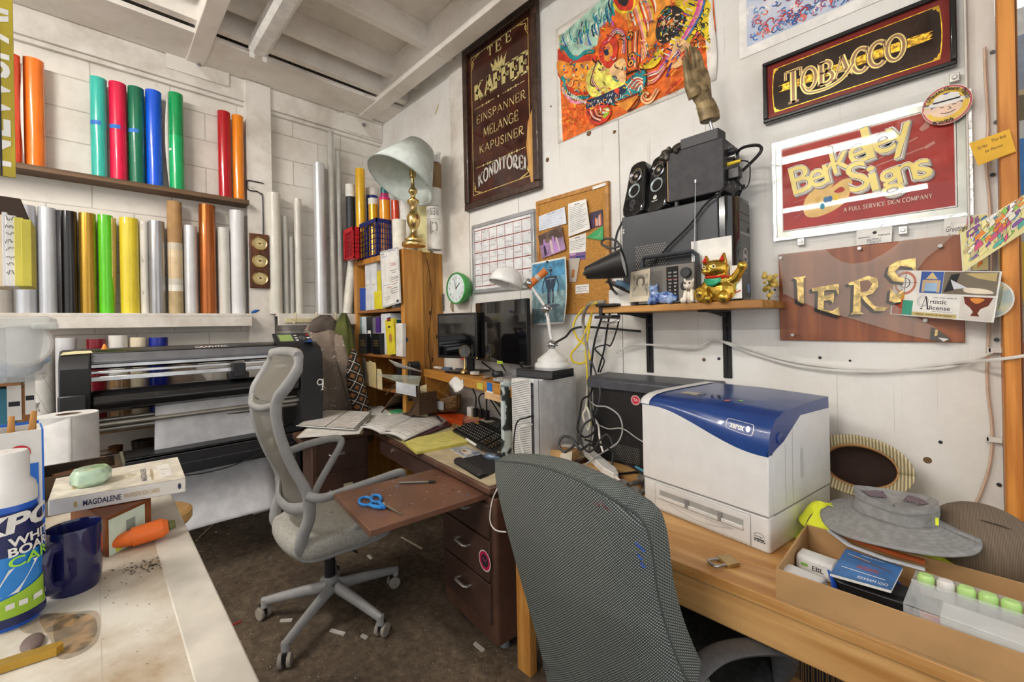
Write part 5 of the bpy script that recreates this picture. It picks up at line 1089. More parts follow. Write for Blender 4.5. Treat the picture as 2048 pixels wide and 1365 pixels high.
# planner whiteboard
yw=YB-.02;x0,x1=onY(943,450,yw).x,onY(1067,420,yw).x;z1,z0=(onY(943,450,yw).z+onY(1069,419,yw).z)/2,(onY(946,587,yw).z+onY(1064,577,yw).z)/2
t=thing('planner_whiteboard','whiteboard ruled in red squares as a month planner with a grey frame','whiteboard',((x0+x1)/2,YB,z0));q=B(mat('b3b5b8',.35,.5));k=.028
for a in((x0,x1,z0,z0+k),(x0,x1,z1-k,z1),(x0,x0+k,z0+k,z1-k),(x1-k,x1,z0+k,z1-k)):q.box(a[0],a[1],yw-.003,YB-.001,a[2],a[3])
q.build('frame',t,world=True,bev=.004);B(mat('e9eaec',.2,coat=.3)).box(x0+.02,x1-.02,yw+.004,YB-.001,z0+.02,z1-.02).build('board',t,world=True)
q=WP(yw+.004,x0+k,z0+k,lay=.0003);W_,H_=x1-x0-2*k,z1-z0-2*k;BRN=mat('8a3f2a',.6)
for i in range(8):q.rect(W_*i/7-.002,W_*i/7+.002,.02,H_-.02,BRN)
for j in range(6):q.rect(0,W_,.02+(H_-.04)*j/5-.003,.02+(H_-.04)*j/5+.003,BRN)
r=random.Random(9);INKS=[INK,mat('4a9a8a',.7),mat('c05a6a',.7),mat('5a6ab0',.7)]
for j in range(5):
 for i in range(7):
  u,v=W_*i/7+.012,.02+(H_-.04)*(5-j)/5-.02;q.text(str(j*7+i+1),u+W_/7*.6,v-.004,.010,INKS[0])
  if r.random()<.5:q.scribble(u,u+W_/7*.7,v-.03,.012,r.choice(INKS),4,.0018)
  if r.random()<.3:q.scribble(u,u+W_/7*.6,v-.055,.012,r.choice(INKS),4,.0018)
q.text('Sun 1',.01,H_-.045,.012,INK);q.text('Sat 2',W_/7+.01,H_-.045,.012,INK);q.build('handwriting',t,world=True)
# green wall clock
c,r_=fit(898,930,577,'y',YB-.09);zc=onY(913,577,YB-.085);R_=(onY(913,544,YB-.085).z-onY(913,609,YB-.085).z)/2
t=thing('wall_clock','round bright green retro wall clock with a white face','clock',(zc.x,YB,zc.z));GC_=mat('3f9a45',.3,coat=.4)
B(GC_).lathe([(R_*.55,0),(R_*.80,.012),(R_*.86,.03),(R_*.84,.032),(R_*.93,.045),(R_*.95,.055),(R_*.93,.057),(R_*.98,.07),(R_,.085),(R_*.97,.095),(R_*.9,.098),(R_*.88,.09)],56,(0,0,0),(0,-1,0)).build('case',t,smooth=50)
q=Pa(plane((0,-.088,0),(1,0,0),(0,0,1)),.0005);q.disc(0,0,R_*.9,mat('e3eef0',.25),48)
for i in range(12):
 a=i*PI/6;q.l=.001;q.text(str(12 if i==0 else i),R_*.68*math.sin(a),R_*.68*math.cos(a)-R_*.07,R_*.16,INK,al='c')
for i in range(60):a=i*PI/30;q.l=.001;q.line([(R_*.84*math.sin(a),R_*.84*math.cos(a)),(R_*.88*math.sin(a),R_*.88*math.cos(a))],.0012,INK)
q.build('dial',t);q=Pa(plane((0,-.0905,0),(1,0,0),(0,0,1)),.0008);q.line([(0,0),(R_*.38,R_*.30)],.006,INK);q.line([(0,0),(-R_*.18,R_*.60)],.004,INK);q.line([(0,R_*-.1),(R_*.08,R_*.6)],.0015,RED);q.disc(0,0,.006,INK,12);q.build('hands',t)
for px,py,lb in((909,612,'speckled round cork coaster pinned below the green clock'),(927,614,'second speckled cork coaster half hidden behind the clock')):
 o=onY(px,py,YB-.004);tag(B(mat('b5a690',.8,0,.4,120,c2='5a4a3a')).cyl((o.x,YB-.008,o.z),(o.x,YB-.001,o.z),.052,n=28).build('cork_coaster'),lb,'coaster')
sp_=[];o=onY(886,605,YB-.012)
for i in range(90):a=i*.9;sp_.append(o+V((.011*math.cos(a),.009*math.sin(a),.07-i*.0016)))
tag(B(mat('6a675f',.5)).tube(sp_,.0022,5).build('coiled_cord'),'grey coiled cord hanging on the wall beside the bookcase','cord')
for px,py,a,lb in((904,192,.5,'scrap of masking tape high on the wall left of the coffee sign'),(874,219,.8,'lower scrap of masking tape left of the coffee sign')):
 q=WP(YB-.001-.0*px,l0=.0005);u,v=q.pix(px,py);q.poly([(u-.035*math.cos(a),v-.035*math.sin(a)-.012),(u+.035*math.cos(a),v+.035*math.sin(a)-.012),(u+.035*math.cos(a),v+.035*math.sin(a)+.012),(u-.035*math.cos(a),v-.035*math.sin(a)+.012)],mat('cfc08a',.6));tag(q.build('tape_scrap',solid=.001),lb,'tape','masking tape scraps on the wall')
# dark nail holes and knots
for i,(px,py,rr)in enumerate(((1178,267,.022),(1229,264,.014),(1095,320,.02),(1102,213,.008),(1855,921,.016),(1408,720,.012),(1438,718,.010),(1640,716,.008),(1700,722,.006),(1550,580,.006),(1881,885,.008),(1228,610,.008))):
 o=onY(px,py,YB);tag(B(mat('6a5238',.8)if rr>.01 else INK).cyl((o.x,YB-.0015,o.z),(o.x,YB+.001,o.z),rr*.7,n=14).build('nail_hole'),'dark hole or plugged knot in the white panelling','hole','holes and knots in the panelling')
for px,py in((1985,105),(1985,350),(1993,680),(1998,970),(1992,245)):
 o=onY(px,py,YB);tag(B(mat('4a4a4a',.4,.6)).cyl((o.x,YB-.004,o.z),(o.x,YB+.002,o.z),.006,n=14).build('wall_screw'),'dark screw head near the edge of the white panelling','screw','screws along the panel edge')
# cords on the wall
WC=mat('dcdad4',.4);BC=mat('cdb39d',.5)
cable('wall_cable','beige cord running down the wall edge beside the white trim',[onY(*p,YB-.012)for p in((1969,95),(1971,160),(1976,250),(1972,320),(1980,420),(1983,540),(1978,650),(1974,760),(1984,860),(1979,930),(1962,985),(1950,1010))],.004,BC,cat='cord')
cable('wall_cable','white cable sagging along the wall from the shelf bracket to the post',[onY(*p,YB-.02)for p in((1418,682),(1450,684),(1500,700),(1580,722),(1680,736),(1790,741),(1900,734),(1985,705),(1984,698))],.0045,WC)
cable('wall_cable','white cable stretched along the wall past the iron brackets to the post',[onY(*p,YB-.03)for p in((1232,707),(1260,692),(1300,690),(1380,697),(1408,688),(1422,680),(1440,682))]+[onY(*p,YB-.025)for p in((1500,706),(1600,733),(1750,744),(1900,727))]+[onY(*p,YB-.11)for p in((1990,720),(2050,712))],.005,WC)
for px,py,lb in((1984,877,'white cord clip low on the wall edge'),(1988,700,'white cord clip beside the post')):
 o=onY(px,py,YB);tag(B(WC).box(o.x-.016,o.x+.02,YB-.024,YB-.019,o.z-.008,o.z+.008).box(o.x-.012,o.x-.008,YB-.024,YB,o.z-.006,o.z+.006).build('cord_clip'),lb,'clip')
# ------------------------------------------------------------------ brown steel desk
DZ=.75;DO=V((-1.40,1.205,0));DA=-.104
DB=mat('6a4c3e',.35,.25,.15,5,coat=.2);DBD=mat('584037',.4,.2,.15,5);LNO=mat('c9ba98',.5,0,.1,8);PULL=mat('c9c7c2',.3,.7)
t=thing('office_desk','brown steel office desk with a linoleum top along the panelled wall','desk',DO,DA)
B(DB).box(-1.36,0,0,.66,DZ-.04,DZ-.004).build('desktop',t,bev=.008)
B(LNO).box(-1.35,-.012,.012,.655,DZ-.004,DZ).build('writing_surface',t,bev=.001)
pd=B(DB).rbox((-.23,.34,.365),(.46,.62,.645),.02).build('pedestal',t,bev=.004)
def pull(parent,x,z,y=.0,w_=.095,N=(0,-1,0),X=(1,0,0)):
 N,X=V(N),V(X);o=V((x,y,z));b=B(PULL).tube([o-X*w_/2,o-X*w_/2+N*.022,o-X*(w_/2-.012)+N*.030,o+X*(w_/2-.012)+N*.030,o+X*w_/2+N*.022,o+X*w_/2],.0075,8,flat=.8,up=(0,0,1));return b.build('handle',parent,bev=0)
for z0,z1 in((.505,.655),(.315,.495),(.125,.305)):
 d=B(DBD).box(-.44,-.03,.016,.05,z0,z1).build('drawer',t,bev=.004);pull(d,-.235,(z0+z1)/2+.02,.016)
q=Pa(plane((-.065,.0155,.40),(1,0,0),(0,0,1)),.0005);q.disc(0,0,.046,PAP,28);q.disc(0,0,.041,mat('d0145a',.4),28);q.disc(0,0,.028,INK,20);q.text('Yes',-.02,-.004,.016,mat('e83a7a',.5),shear=.2);q.build('round_sticker',t)
B(BPLAS).cyl((-.1,.12,.0),(-.1,.12,.05),.022,.018,14).build('foot',t);B(BPLAS).cyl((-.38,.5,.0),(-.38,.5,.05),.022,.018,14).build('foot',t)
d=B(DBD).box(-1.30,-.47,.02,.5,DZ-.15,DZ-.042).build('drawer',t,bev=.004)
B(PULL).cyl((-1.08,.02,DZ-.085),(-1.08,.008,DZ-.085),.012,n=16).build('lock',d)
B(DBD).box(-1.34,-.0,.60,.62,.2,DZ-.04).build('modesty_panel',t)
LF_=mat('7f5b48',.4,.15,.12,6,coat=.1)
lf=B(LF_).box(-.50,-.05,-.50,.3,.675,.703).build('writing_leaf',t,bev=.004)
q=Pa(plane((-.50,-.50,.703),(1,0,0),(0,1,0)),.00015);r=random.Random(8);SPK=[mat(c,.6)for c in('5a78b8','7f95c4','cfc9c0','33241d','8a7a9a')]
for i in range(85):
 u,v=r.choice([r.gauss(.10,.05),r.gauss(.33,.07)]),r.uniform(.03,.46);a=r.uniform(0,3.1);k=r.uniform(.002,.02);u=max(.02,min(.42,u));q.l=.0003
 q.poly([(u,v),(u+k*math.cos(a),v+k*math.sin(a)),(u+k*math.cos(a)+.003,v+k*math.sin(a)+.005),(u+.003,v+.005)],r.choice(SPK))
q.build('paint_specks',lf)
# return of the desk with two drawers facing the chair
RO=V((-2.79,1.335,0))
t=thing('desk_return','brown steel side desk under the paper piles with two drawers','desk',RO,DA-.02)
B(DB).prism([(0,0),(0,-.43),(-.33,-.43),(-.33,-.13),(-.66,-.13),(-.66,.32),(0,.32)],-.04,(0,0,DZ-.002),(1,0,0),(0,1,0)).build('desktop',t,bev=.006)
B(DB).box(-.31,-.03,-.36,.0,.06,DZ-.042).build('pedestal',t,bev=.006)
for z0,z1 in((.50,.70),(.24,.49)):
 d=B(DBD).box(-.034,-.022,-.34,-.02,z0,z1).build('drawer',t,bev=.003);pull(d,-.022,(z0+z1)/2+.02,-.21,.09,(1,0,0),(0,1,0))
 if z0<.4:B(mat('cfc8a8',.6)).box(-.021,-.0185,-.17,-.11,.33,.41).build('paper_tag',t)
B(BPLAS).box(-.28,-.06,-.33,-.03,.0,.06).build('plinth',t)
def flat(name,label,pts,z,m,th=.002,paint=None,cat='paper',grp=None,sag=0,n=0):
 # a sheet or board lying on a level surface: corners lower left, lower right, upper left, upper right as seen
 c=[onZ(*p,z)for p in pts];o=c[0];t=thing(name,label,cat,o,group=grp)
 f=quad(*c,(0,0,1));q=B(m);k=6 if sag else 1
 g=lambda u,v,l:f(u,v,l)+V((0,0,sag*math.sin(PI*u)*math.sin(PI*v)))
 if sag:q.grid(lambda u,v:g(u,v,0),k,k).build('sheet',t,world=True,solid=th)
 else:vs=[f(u,v,l)for l in(-th,0)for u,v in((0,0),(1,0),(1,1),(0,1))];q.add(vs,BX6).build('sheet',t,world=True)
 if paint:q=Pa(g,.0003,.0005+th/2*bool(sag));paint(q);q.build('print',t,world=True)
 return t
# paper piles on the return
r=random.Random(12)
for i in range(7):
 dx=r.uniform(-8,8);z=DZ+.003+i*.0045;lb=['lowest loose paper of the pile under the dark framed chart','second paper up in the pile under the dark framed chart','crumpled third paper in the pile under the dark framed chart','middle paper of the pile under the dark framed chart','fifth paper up in the pile under the dark framed chart','sixth paper up in the pile under the dark framed chart','top paper of the pile directly under the dark framed chart'][i]
 flat('paper_sheet',lb,[(600+dx,876),(722+dx,868),(652+dx,826),(745+dx,829)],z,mat(['d9cfb8','e6e2d8','c9b48f','e9e6df','dcd3c0','e6e3db','efece6'][i],.7),.002,None,'paper','papers piled on the side desk')
def pa_chart(q):
 q.frame(0,1,0,1,.022,mat('2f3a30',.5));q.rect(.49,.51,0,1,INK);rr=random.Random(6)
 for j in range(9):
  for(a,b_)in((.04,.47),(.53,.96)):q.scribble(a,b_,.06+j*.1,.05,[INK,mat('b0504a',.7),GRY][j%3],14,.006,j);q.l-=q.dl;q.rect(a,b_,.05+j*.1,.054+j*.1,mat('8a4a4a',.7));q.l-=q.dl
flat('ruled_chart','white chart board with dark frame and rows of handwriting topping the paper pile',[(592,851),(709,859),(651,819),(744,824)],DZ+.05,PAP,.006,pa_chart,'whiteboard')
flat('notepad','small white spiral pad at the back left edge of the paper pile',[(592,836),(640,830),(596,824),(636,822)],DZ+.05,PAP,.012,None,'notepad')
flat('paper_sheet','white printed sheet lying loose behind the planner book',[(700,845),(790,842),(702,814),(765,812)],DZ+.014,PAP,.002,pa_lines(8,True,GRY),'paper',None)
flat('paper_sheet','white sheet with grey bars fanned out beneath the clipboard',[(742,850),(842,836),(765,815),(800,813)],DZ+.018,PAP,.002,pa_lines(6,True,GRY,seed=5),'paper',None)
def pa_plan(s):
 def f(q):
  for i in range(9):q.line([(.06,.1+.09*i),(.94,.1+.09*i)],.006,GRY);q.l-=q.dl
  for i in range(6):q.line([(.1+.16*i,.08),(.1+.16*i,.86)],.006,mat('b0705f',.7)if i%2 else GRY);q.l-=q.dl
  q.rect(.06,.30,.03,.07,mat('6a6a70',.7));q.scribble(.2,.5,.9,.05,INK,8,.006)
 return f
T=thing('planner_book','open desk planner with ruled pages and a red ring binding','book',onZ(760,868,DZ+.03))
for pts,s_ in(([(716,854),(762,868),(790,826),(838,831)],1),([(764,868),(808,879),(838,831),(902,838)],2)):
 c=[onZ(*p,DZ+.03)for p in pts];f=quad(*c,(0,0,1));g=lambda u,v,l,f=f,s_=s_:f(u,v,l)+V((0,0,.016*math.sin(PI*(u if s_==2 else u))**.8-.006*(u if s_==2 else 1-u)))
 B(PAP).grid(lambda u,v:g(u,v,0),10,4).build('page_block',T,world=True,solid=.010);q=Pa(g,.0003,.006);
 for i in range(9):
  q.l=.0062;q.line([(.05+.09*j,.08+.1*i)for j in range(11)],.006,GRY)
 for i in range(7):q.l=.0062;q.line([(.06+.145*i,.08+.08*j)for j in range(11)],.006,mat('c08a7a',.7)if s_==2 else GRY)
 q.l=.0066;q.rect(.06,.3,.02,.07,mat('7a7a80',.7));q.build('ruled_lines',T,world=True)
c=onZ(838,831,DZ+.045);B(RED).cyl(c+V((-.03,0,0)),c+V((.03,.01,0)),.009,n=12).build('red_ring',T,world=True)
flat('planner_cover','dark maroon cover strip sticking out from under the planner',[(808,884),(900,850),(812,874),(897,836)],DZ+.016,mat('5a3a44',.6),.008,None,'folder')
T=flat('clipboard','clipboard of papers with a steel clip behind the planner',[(800,842),(880,852),(838,822),(905,836)],DZ+.02,PAP,.012,pa_lines(5,False,GRY),'clipboard')
c=onZ(893,826,DZ+.03);c=onZ(872,824,DZ+.03);B(mat('a9aca8',.3,.8)).prism([(-.07,0),(.07,0),(.05,.012),(.02,.03),(-.02,.03),(-.05,.012)],.05,c,(.9,.1,0),(0,0,1)).build('clip',T,world=True,bev=.003)
def pen(name,label,a,b_,z,r_,m,capm,cat='pen',k=.3):
 p0,p1=onZ(*a,z),onZ(*b_,z);t=thing(name,label,cat,p0);d=p1-p0
 B(m).cyl(p0,p0+d*(1-k),r_,n=12).build('barrel',t,world=True);B(capm).cyl(p0+d*(1-k),p1-d*.04,r_*1.06,n=12).cyl(p1-d*.04,p1,r_*.9,r_*.3,n=12).build('cap',t,world=True);return t
pen('pen','black pen lying on the right page of the planner',(873,832),(884,844),DZ+.053,.006,INK,BPLAS)
pen('pen','white felt pen with a black cap at the edge of the yellow pad',(933,879),(964,899),DZ+.024,.0075,PAP,INK)
def pa_pad(q):
 q.rect(0,1,.0,1,mat('e3da7c',.7));
 for i in range(12):q.line([(.02+.08*i,.02),(.02+.08*i,.98)],.002,mat('b9c08a',.7));q.l-=q.dl
 for i in range(4):q.scribble(.15+.1*i,.75,.72-.15*i,.08,mat('8f8a55',.7),12,.006,i)
 q.line([(.86,0),(.86,1)],.006,mat('b98a5a',.7))
T=flat('legal_pad','yellow legal pad covered in pencil notes at the desk edge',[(833,905),(954,880),(803,881),(905,861)],DZ+.014,mat('d6cc62',.7),.013,pa_pad,'notepad')
def pa_pic(q):q.rect(0,1,0,1,mat('b9bfc6',.3,0,.3,40));q.poly(sp2([(.2,.3),(.5,.2),(.8,.5),(.5,.8)],4,True),mat('e9e4dc',.3));q.poly(sp2([(.35,.5),(.5,.45),(.6,.62),(.45,.7)],4,True),mat('a9784f',.4));q.rect(.55,.95,.1,.3,mat('6f7f95',.3))
flat('glossy_card','glossy picture card on the desk in front of the keyboard',[(932,916),(968,908),(899,898),(930,893)],DZ+.004,PAP,.003,pa_pic,'card')
def keyboard(label,pts,z,th=.02):
 c=[onZ(*p,z)for p in pts];t=thing('keyboard',label,'keyboard',c[0],group=None);f=quad(*c,(0,0,1));q=B(BPLAS)
 vs=[f(u,v,l)for l in(-th,0)for u,v in((0,0),(1,0),(1,1),(0,1))];q.add(vs,BX6).build('case',t,world=True,bev=.003)
 k=B(mat('18181a',.45));lg=Pa(f,.0002,.0088);n=21
 for j in range(6):
  for i in range(n):
   u0,u1,v0,v1=.02+.96*i/n,.02+.96*(i+.85)/n,.06+.88*j/6,.06+.88*(j+.85)/6
   if i in(14,18):continue
   vs=[f(u0,v0,.001),f(u1,v0,.001),f(u1,v1,.001),f(u0,v1,.001),f(u0+.006,v0+.02,.008),f(u1-.006,v0+.02,.008),f(u1-.006,v1-.02,.008),f(u0+.006,v1-.02,.008)]
   k.add(vs,[(4,5,6,7),(0,1,5,4),(1,2,6,5),(2,3,7,6),(3,0,4,7)]);lg.l=.0088;lg.rect(u0+.010,u0+.022,v0+.05,v0+.10,mat('c99a4a',.5)if i>15 and j<3 else PAP)
 ks=k.build('keys',t,world=True);ks['kind']='stuff';lg.build('legends',ks,world=True);return t
keyboard('black keyboard in front, crumbs between its keys',[(905,860),(984,903),(946,843),(1022,880)],DZ+.028)
keyboard('second black keyboard stored behind the first under the monitor shelf',[(952,843),(1024,874),(975,828),(1024,850)],DZ+.03)
# mouse and pad
T=thing('mouse_pad','black mouse pad with a padded wrist rest at the desk corner','mouse pad',onZ(950,930,DZ))
c=[onZ(*p,DZ+.004)for p in((908,926),(960,958),(955,905),(1012,935))];f=quad(*c,(0,0,1))
B(mat('1f1f21',.8)).add([f(u,v,l)for l in(-.003,0)for u,v in((0,0),(1,0),(1,1),(0,1))],BX6).build('pad',T,world=True)
B(mat('2a2a2b',.5)).tube([f(.02,.12,.006),f(.05,.12,.011),f(.5,.12,.010),f(.95,.12,.011),f(.98,.12,.006)],[.018,.026,.024,.026,.018],12,flat=.5,up=(0,0,1)).build('wrist_rest',T,world=True)
p=onZ(986,917,DZ+.006);T=thing('computer_mouse','grey and black computer mouse on the black pad','mouse',p,.5)
B(mat('6b7a90',.25,.3)).ball((0,0,.008),1,sc=(.054,.03,.022)).build('shell',T);B(BPLAS).ball((.012,0,.012),1,sc=(.042,.024,.024)).build('buttons',T);B(GRY).cyl((.03,-.004,.03),(.03,.004,.03),.008,n=12).build('wheel',T)
# scissors and pen on the leaf
zl=.704
T=thing('scissors','blue handled scissors lying on the pulled out desk leaf','scissors',onZ(760,1010,zl));SCB=mat('2f8fe0',.35)
for c_,rx in(((731,1003),1),((752,998),1)):
 a,b_=(13,8)if c_[0]<740 else(10,7);pts=[onZ(c_[0]+a*math.cos(i*PI/9),c_[1]+b_*math.sin(i*PI/9),zl+.008)for i in range(18)];B(SCB).tube(pts,.006,8,closed=True).build('handle',T,world=True)
B(SCB).tube([onZ(*p,zl+.008)for p in((738,1010),(750,1014),(764,1016))],[.006,.009,.007],8).tube([onZ(*p,zl+.009)for p in((757,1004),(763,1010),(768,1016))],[.006,.008,.007],8).build('grip',T,world=True)
B(STEEL).prism([(onZ(*p,zl).x,onZ(*p,zl).y)for p in((766,1012),(772,1018),(804,1034),(802,1032),(775,1014))],.004,(0,0,zl+.004),(1,0,0),(0,1,0)).build('blade',T,world=True);c=onZ(767,1013,zl);B(PAP).cyl(c+V((0,0,.004)),c+V((0,0,.014)),.005,n=12).build('rivet',T,world=True)
pen('pen','silver and black ballpoint pen lying on the desk leaf',(798,966),(872,964),zl+.006,.0055,mat('8f8a84',.3,.6),INK,k=.2)
# ------------------------------------------------------------------ organiser and folders in the corner
for i,(x0,x1,tp,bt,lb)in enumerate(((727,734,716,790,'grey hanging folder at the left of the open bookcase bay'),(734,742,724,782,'first manila folder in the open bookcase bay'),(740,748,722,785,'second manila folder in the open bookcase bay'),(746,756,725,788,'third manila folder in the open bookcase bay'),(756,768,738,792,'widest manila folder at the front of the open bookcase bay'))):
 yf=1.66-i*.008;a,b_=onY(x0,bt,yf),onY(x1,bt,yf);zt=onY(x0,tp,yf).z;zz=.952
 q=B(mat(['8f8f8f','d6c08f','dcc898','d9c48c','e0cea0'][i],.7));w2=b_.x-a.x
 q.prism([(0,0),(w2,0),(w2*1.0,zt-zz-.03),(w2*.8,zt-zz),(0,zt-zz)],.006,(a.x,yf,zz),(1,-.12,0),(0,0,1));tag(q.build('file_folder',bev=.001),lb,'folder','folders in the open bookcase bay')
T=thing('desk_organizer','dark brown woven organizer with hexagonal openings at the back of the side desk','organizer',onZ(805,832,DZ));WV=mat('6f543b',.7,0,.4,60,c2='3f2d1e',stretch=(1,1,14),bump=.5)
yo=1.62
def yp(px,py,y=yo):return onY(px,py,y)
hx=[(768,818),(782,797),(799,788),(818,790),(830,806),(818,824),(798,832)]
P=[yp(*p)for p in hx];D_=V((.02,.14,0));q=B(WV)
for i in range(len(P)):
 a,b_=P[i],P[(i+1)%len(P)];q.add([a,b_,b_+D_,a+D_],[(0,1,2,3)])
q.build('hexagon_sleeve',T,world=True,solid=.006)
B(WV).prism([((yp(*p).x),(yp(*p).z))for p in((812,790),(838,788),(838,832),(800,832),(820,824),(831,807))],-.14,(0,yo+.01,0),(1,0,0),(0,0,1)).build('woven_side',T,world=True)
B(WV).tube([yp(772,790),yp(790,770),yp(812,768),yp(838,772)],.007,6).tube([yp(758,832),yp(790,792),yp(800,770)],.006,6).tube([yp(838,772),yp(838,832)],.007,6).build('frame_wire',T,world=True)
c=yp(795,826,yo+.03);tag(B(mat('3f9a6a',.6)).box(c.x-.07,c.x+.06,c.y-.03,c.y+.05,c.z-.004,c.z+.012).build('green_pad'),'small green pad inside the woven organizer','notepad')
tag(B(mat('d9d3b8',.6)).box(c.x-.09,c.x+.08,c.y-.035,c.y+.06,c.z-.022,c.z-.006).build('paper_pad'),'cream pad under the green pad in the woven organizer','notepad')
yg_=1.60;gq=[onZ(753,750,1.105),onZ(812,770,1.09),onZ(838,772,1.09),onZ(842,754,1.105)]
q=B(mat('cfe0d4',.05,alpha=.45,var=0,coat=.5));q.add([p+V((0,0,l))for l in(0,.005)for p in gq],BX6);tag(q.build('glass_plate'),'loose plate of glass lying across the top of the organizer','glass plate')
a=onY(792,758,1.66);b_=onY(845,755,1.66)
tag(B(PAP).grid(lambda u,v:V((a.x+(b_.x-a.x)*u,1.66-.06*math.sin(PI*v),1.108+.09*math.sin(PI*(.15+.75*v))*(1-.55*u))),8,10).build('paper_sheet',solid=.001),'white sheet arched over the glass plate','paper')
a=yp(793,786,yo-.02);b_=yp(832,770,yo-.02);tag(B(mat('e4e8f0',.7)).box(a.x,b_.x,yo-.024,yo-.02,a.z,b_.z).build('paper_sheet'),'pale blue paper hanging in front of the organizer below the glass','paper')
a,b_=yp(832,822,1.68),yp(848,750,1.68);q=B(mat('e2d2a4',.7)).prism([(0,0),(b_.x-a.x,.01),(b_.x-a.x,b_.z-a.z),(.03,b_.z-a.z-.02)],.006,(a.x,1.68,.755),(1,.2,0),(0,0,1));tag(q.build('file_folder'),'manila folder standing on end between the organizer and the monitor shelf','folder')
tag(B(BPLAS).rbox((yp(784,742).x+.04,1.74,1.03),(.20,.10,.30),.04,'y').build('tape_dispenser',bev=.01),'black rounded case behind the glass plate','case')
# ------------------------------------------------------------------ monitor shelf and what stands on it
HO=V((-1.605,1.552,0));HA=-.197;HZ=1.12
t=thing('monitor_shelf','orange wooden monitor shelf standing on the back of the desk','shelf',HO,HA);HW=1.24
SHW=mat('c88f43',.45,0,.15,2.5,c2='b3772f',stretch=(1,8,8),kind='wood')
B(SHW).box(-HW,0,.0,.022,HZ-.058,HZ).build('front_lip',t,bev=.003);B(SHW).box(-HW,0,.022,.20,HZ-.03,HZ-.008).build('top_board',t,bev=.002)
B(SHW).box(-HW,-HW+.025,.01,.20,DZ,HZ-.03).build('side_panel',t,bev=.002);B(SHW).box(-.03,-.0,.01,.20,DZ,HZ-.03).build('side_panel',t,bev=.002)
q=Pa(plane((-.26,-.0006,HZ-.05),(1,0,0),(0,0,1)),.0004);q.rect(-.12,-.05,-.0,.036,mat('d6d25a',.6));q.rect(.0,.06,-.01,.05,TAPE);q.rect(-.01,.07,-.03,.002,PAP);q.rect(-.03,.24,-.045,-.006,mat('e0b98a',.6));q.text('to do list',.1,-.03,.014,mat('b5703a',.6));q.build('stuck_notes',t)
P_=MW[t.name];c=P_@V((-.62,-.008,HZ-.05));tag(B(mat('eceae8',.7)).grid(lambda u,v:c+P_.to_3x3()@V(((u-.5)*.13+.01*math.sin(9*v),-.012-.02*math.sin(PI*v+3*u),(v-.5)*.07+.012*math.sin(7*u))),8,6).build('crumpled_tissue',solid=.003),'crumpled white tissue stuck on the front of the monitor shelf','tissue')
def onH(u,v,z=HZ):return P_@V((u,v,z))
# magnifying glass on a brass stand
p=onZ(930,746,HZ);T=thing('magnifying_glass','round magnifying glass on a brass stand on the monitor shelf','magnifier',(p.x,p.y,HZ));s_=depth(p)/FPX
B(BRASS).lathe([(.001,0),(10*s_,0),(9*s_,3*s_),(4*s_,7*s_),(2*s_,12*s_),(2.4*s_,20*s_),(1.8*s_,22*s_),(1.8*s_,30*s_)],24).build('stand',T)
vd=cF+cR*((930-1024)/FPX);nx=V((vd.x,vd.y,0)).normalized();nx=MX.Rotation(.5,3,'Z')@nx;cc=V((0,0,43*s_))
B(BRASS).lathe([(11.5*s_,-.003),(12.5*s_,-.003),(12.5*s_,.003),(11.5*s_,.003)],32,cc,nx).build('ring',T);B(mat('e8eef0',.02,trans=.9,var=0)).lathe([(.0001,-.006),(8*s_,-.004),(11.6*s_,0),(8*s_,.004),(.0001,.006)],32,cc,nx).build('lens',T)
# monitors
MBZ=mat('141416',.35);SCR=mat('0b0b0d',.06,0,0,coat=1)
def monitor(label,pts,y0,y1,bz,foot):
 (bl,br,tl,tr)=pts;a,b_=onY(*bl,y0),onY(*br,y1);c_,d_=onY(*tl,y0),onY(*tr,y1);zb,zt=(a.z+b_.z)/2,(c_.z+d_.z)/2
 X=V((b_.x-a.x,y1-y0,0));W_=X.length;X.normalize();Y=V((-X.y,X.x,0));O=V((a.x,y0,zb));h=zt-zb
 T=thing('monitor',label,'monitor',O+X*W_/2+V((0,0,-0)),M=frame(O,X,Y,(0,0,1)))
 B(MBZ).box(0,W_,0,.03,0,h).build('case',T,bev=.004);B(MBZ).box(W_*.25,W_*.75,.03,.055,h*.2,h*.8).build('rear_housing',T,bev=.008)
 B(SCR).box(bz,W_-bz,-.0015,.004,bz*1.2,h-bz).build('screen',T)
 return T,W_,h,O,X,Y
T,W_,h,O,X,Y=monitor('left monitor with a matt black bezel and dark screen',((876,713),(955,722),(880,625),(957,628)),1.80,1.885,.016,0)
I=MW[T.name].inverted();zf=HZ-O.z-.004
B(MBZ).box(W_*.62,W_*.78,.05,.075,zf,.15).build('neck',T,bev=.003);B(MBZ).box(W_*.35,W_*1.05,-.07,.13,zf,zf+.014).build('stand_base',T,bev=.004);B(RED).box(W_*.60,W_*.68,-.003,.0,-.004,.006).build('red_tag',T)
B(mat('ffb347',.4,emis=3)).box(W_*.985,W_*1.0,-.002,.0,.006,.010).build('power_light',T)
T,W_,h,O,X,Y=monitor('right monitor with a glossy edge to edge screen',((953,719),(1055,734),(951,604),(1056,600)),1.93,1.84,.004,0)
B(mat('b9babd',.35,.6)).prism([(W_*.5,.02),(W_*.64,.02),(W_*.76,HZ-O.z-.0),(W_*.60,HZ-O.z-.0)],.015,(0,.07,0),(1,0,0),(0,0,1)).build('neck',T);B(mat('b9babd',.35,.6)).box(W_*.4,W_*.85,-.03,.10,HZ-O.z-.006,HZ-O.z+.004).build('stand_base',T)
B(mat('b6d24a',.6)).box(W_*.45,W_*.56,-.002,.0,-.008,.012).build('green_tag',T)
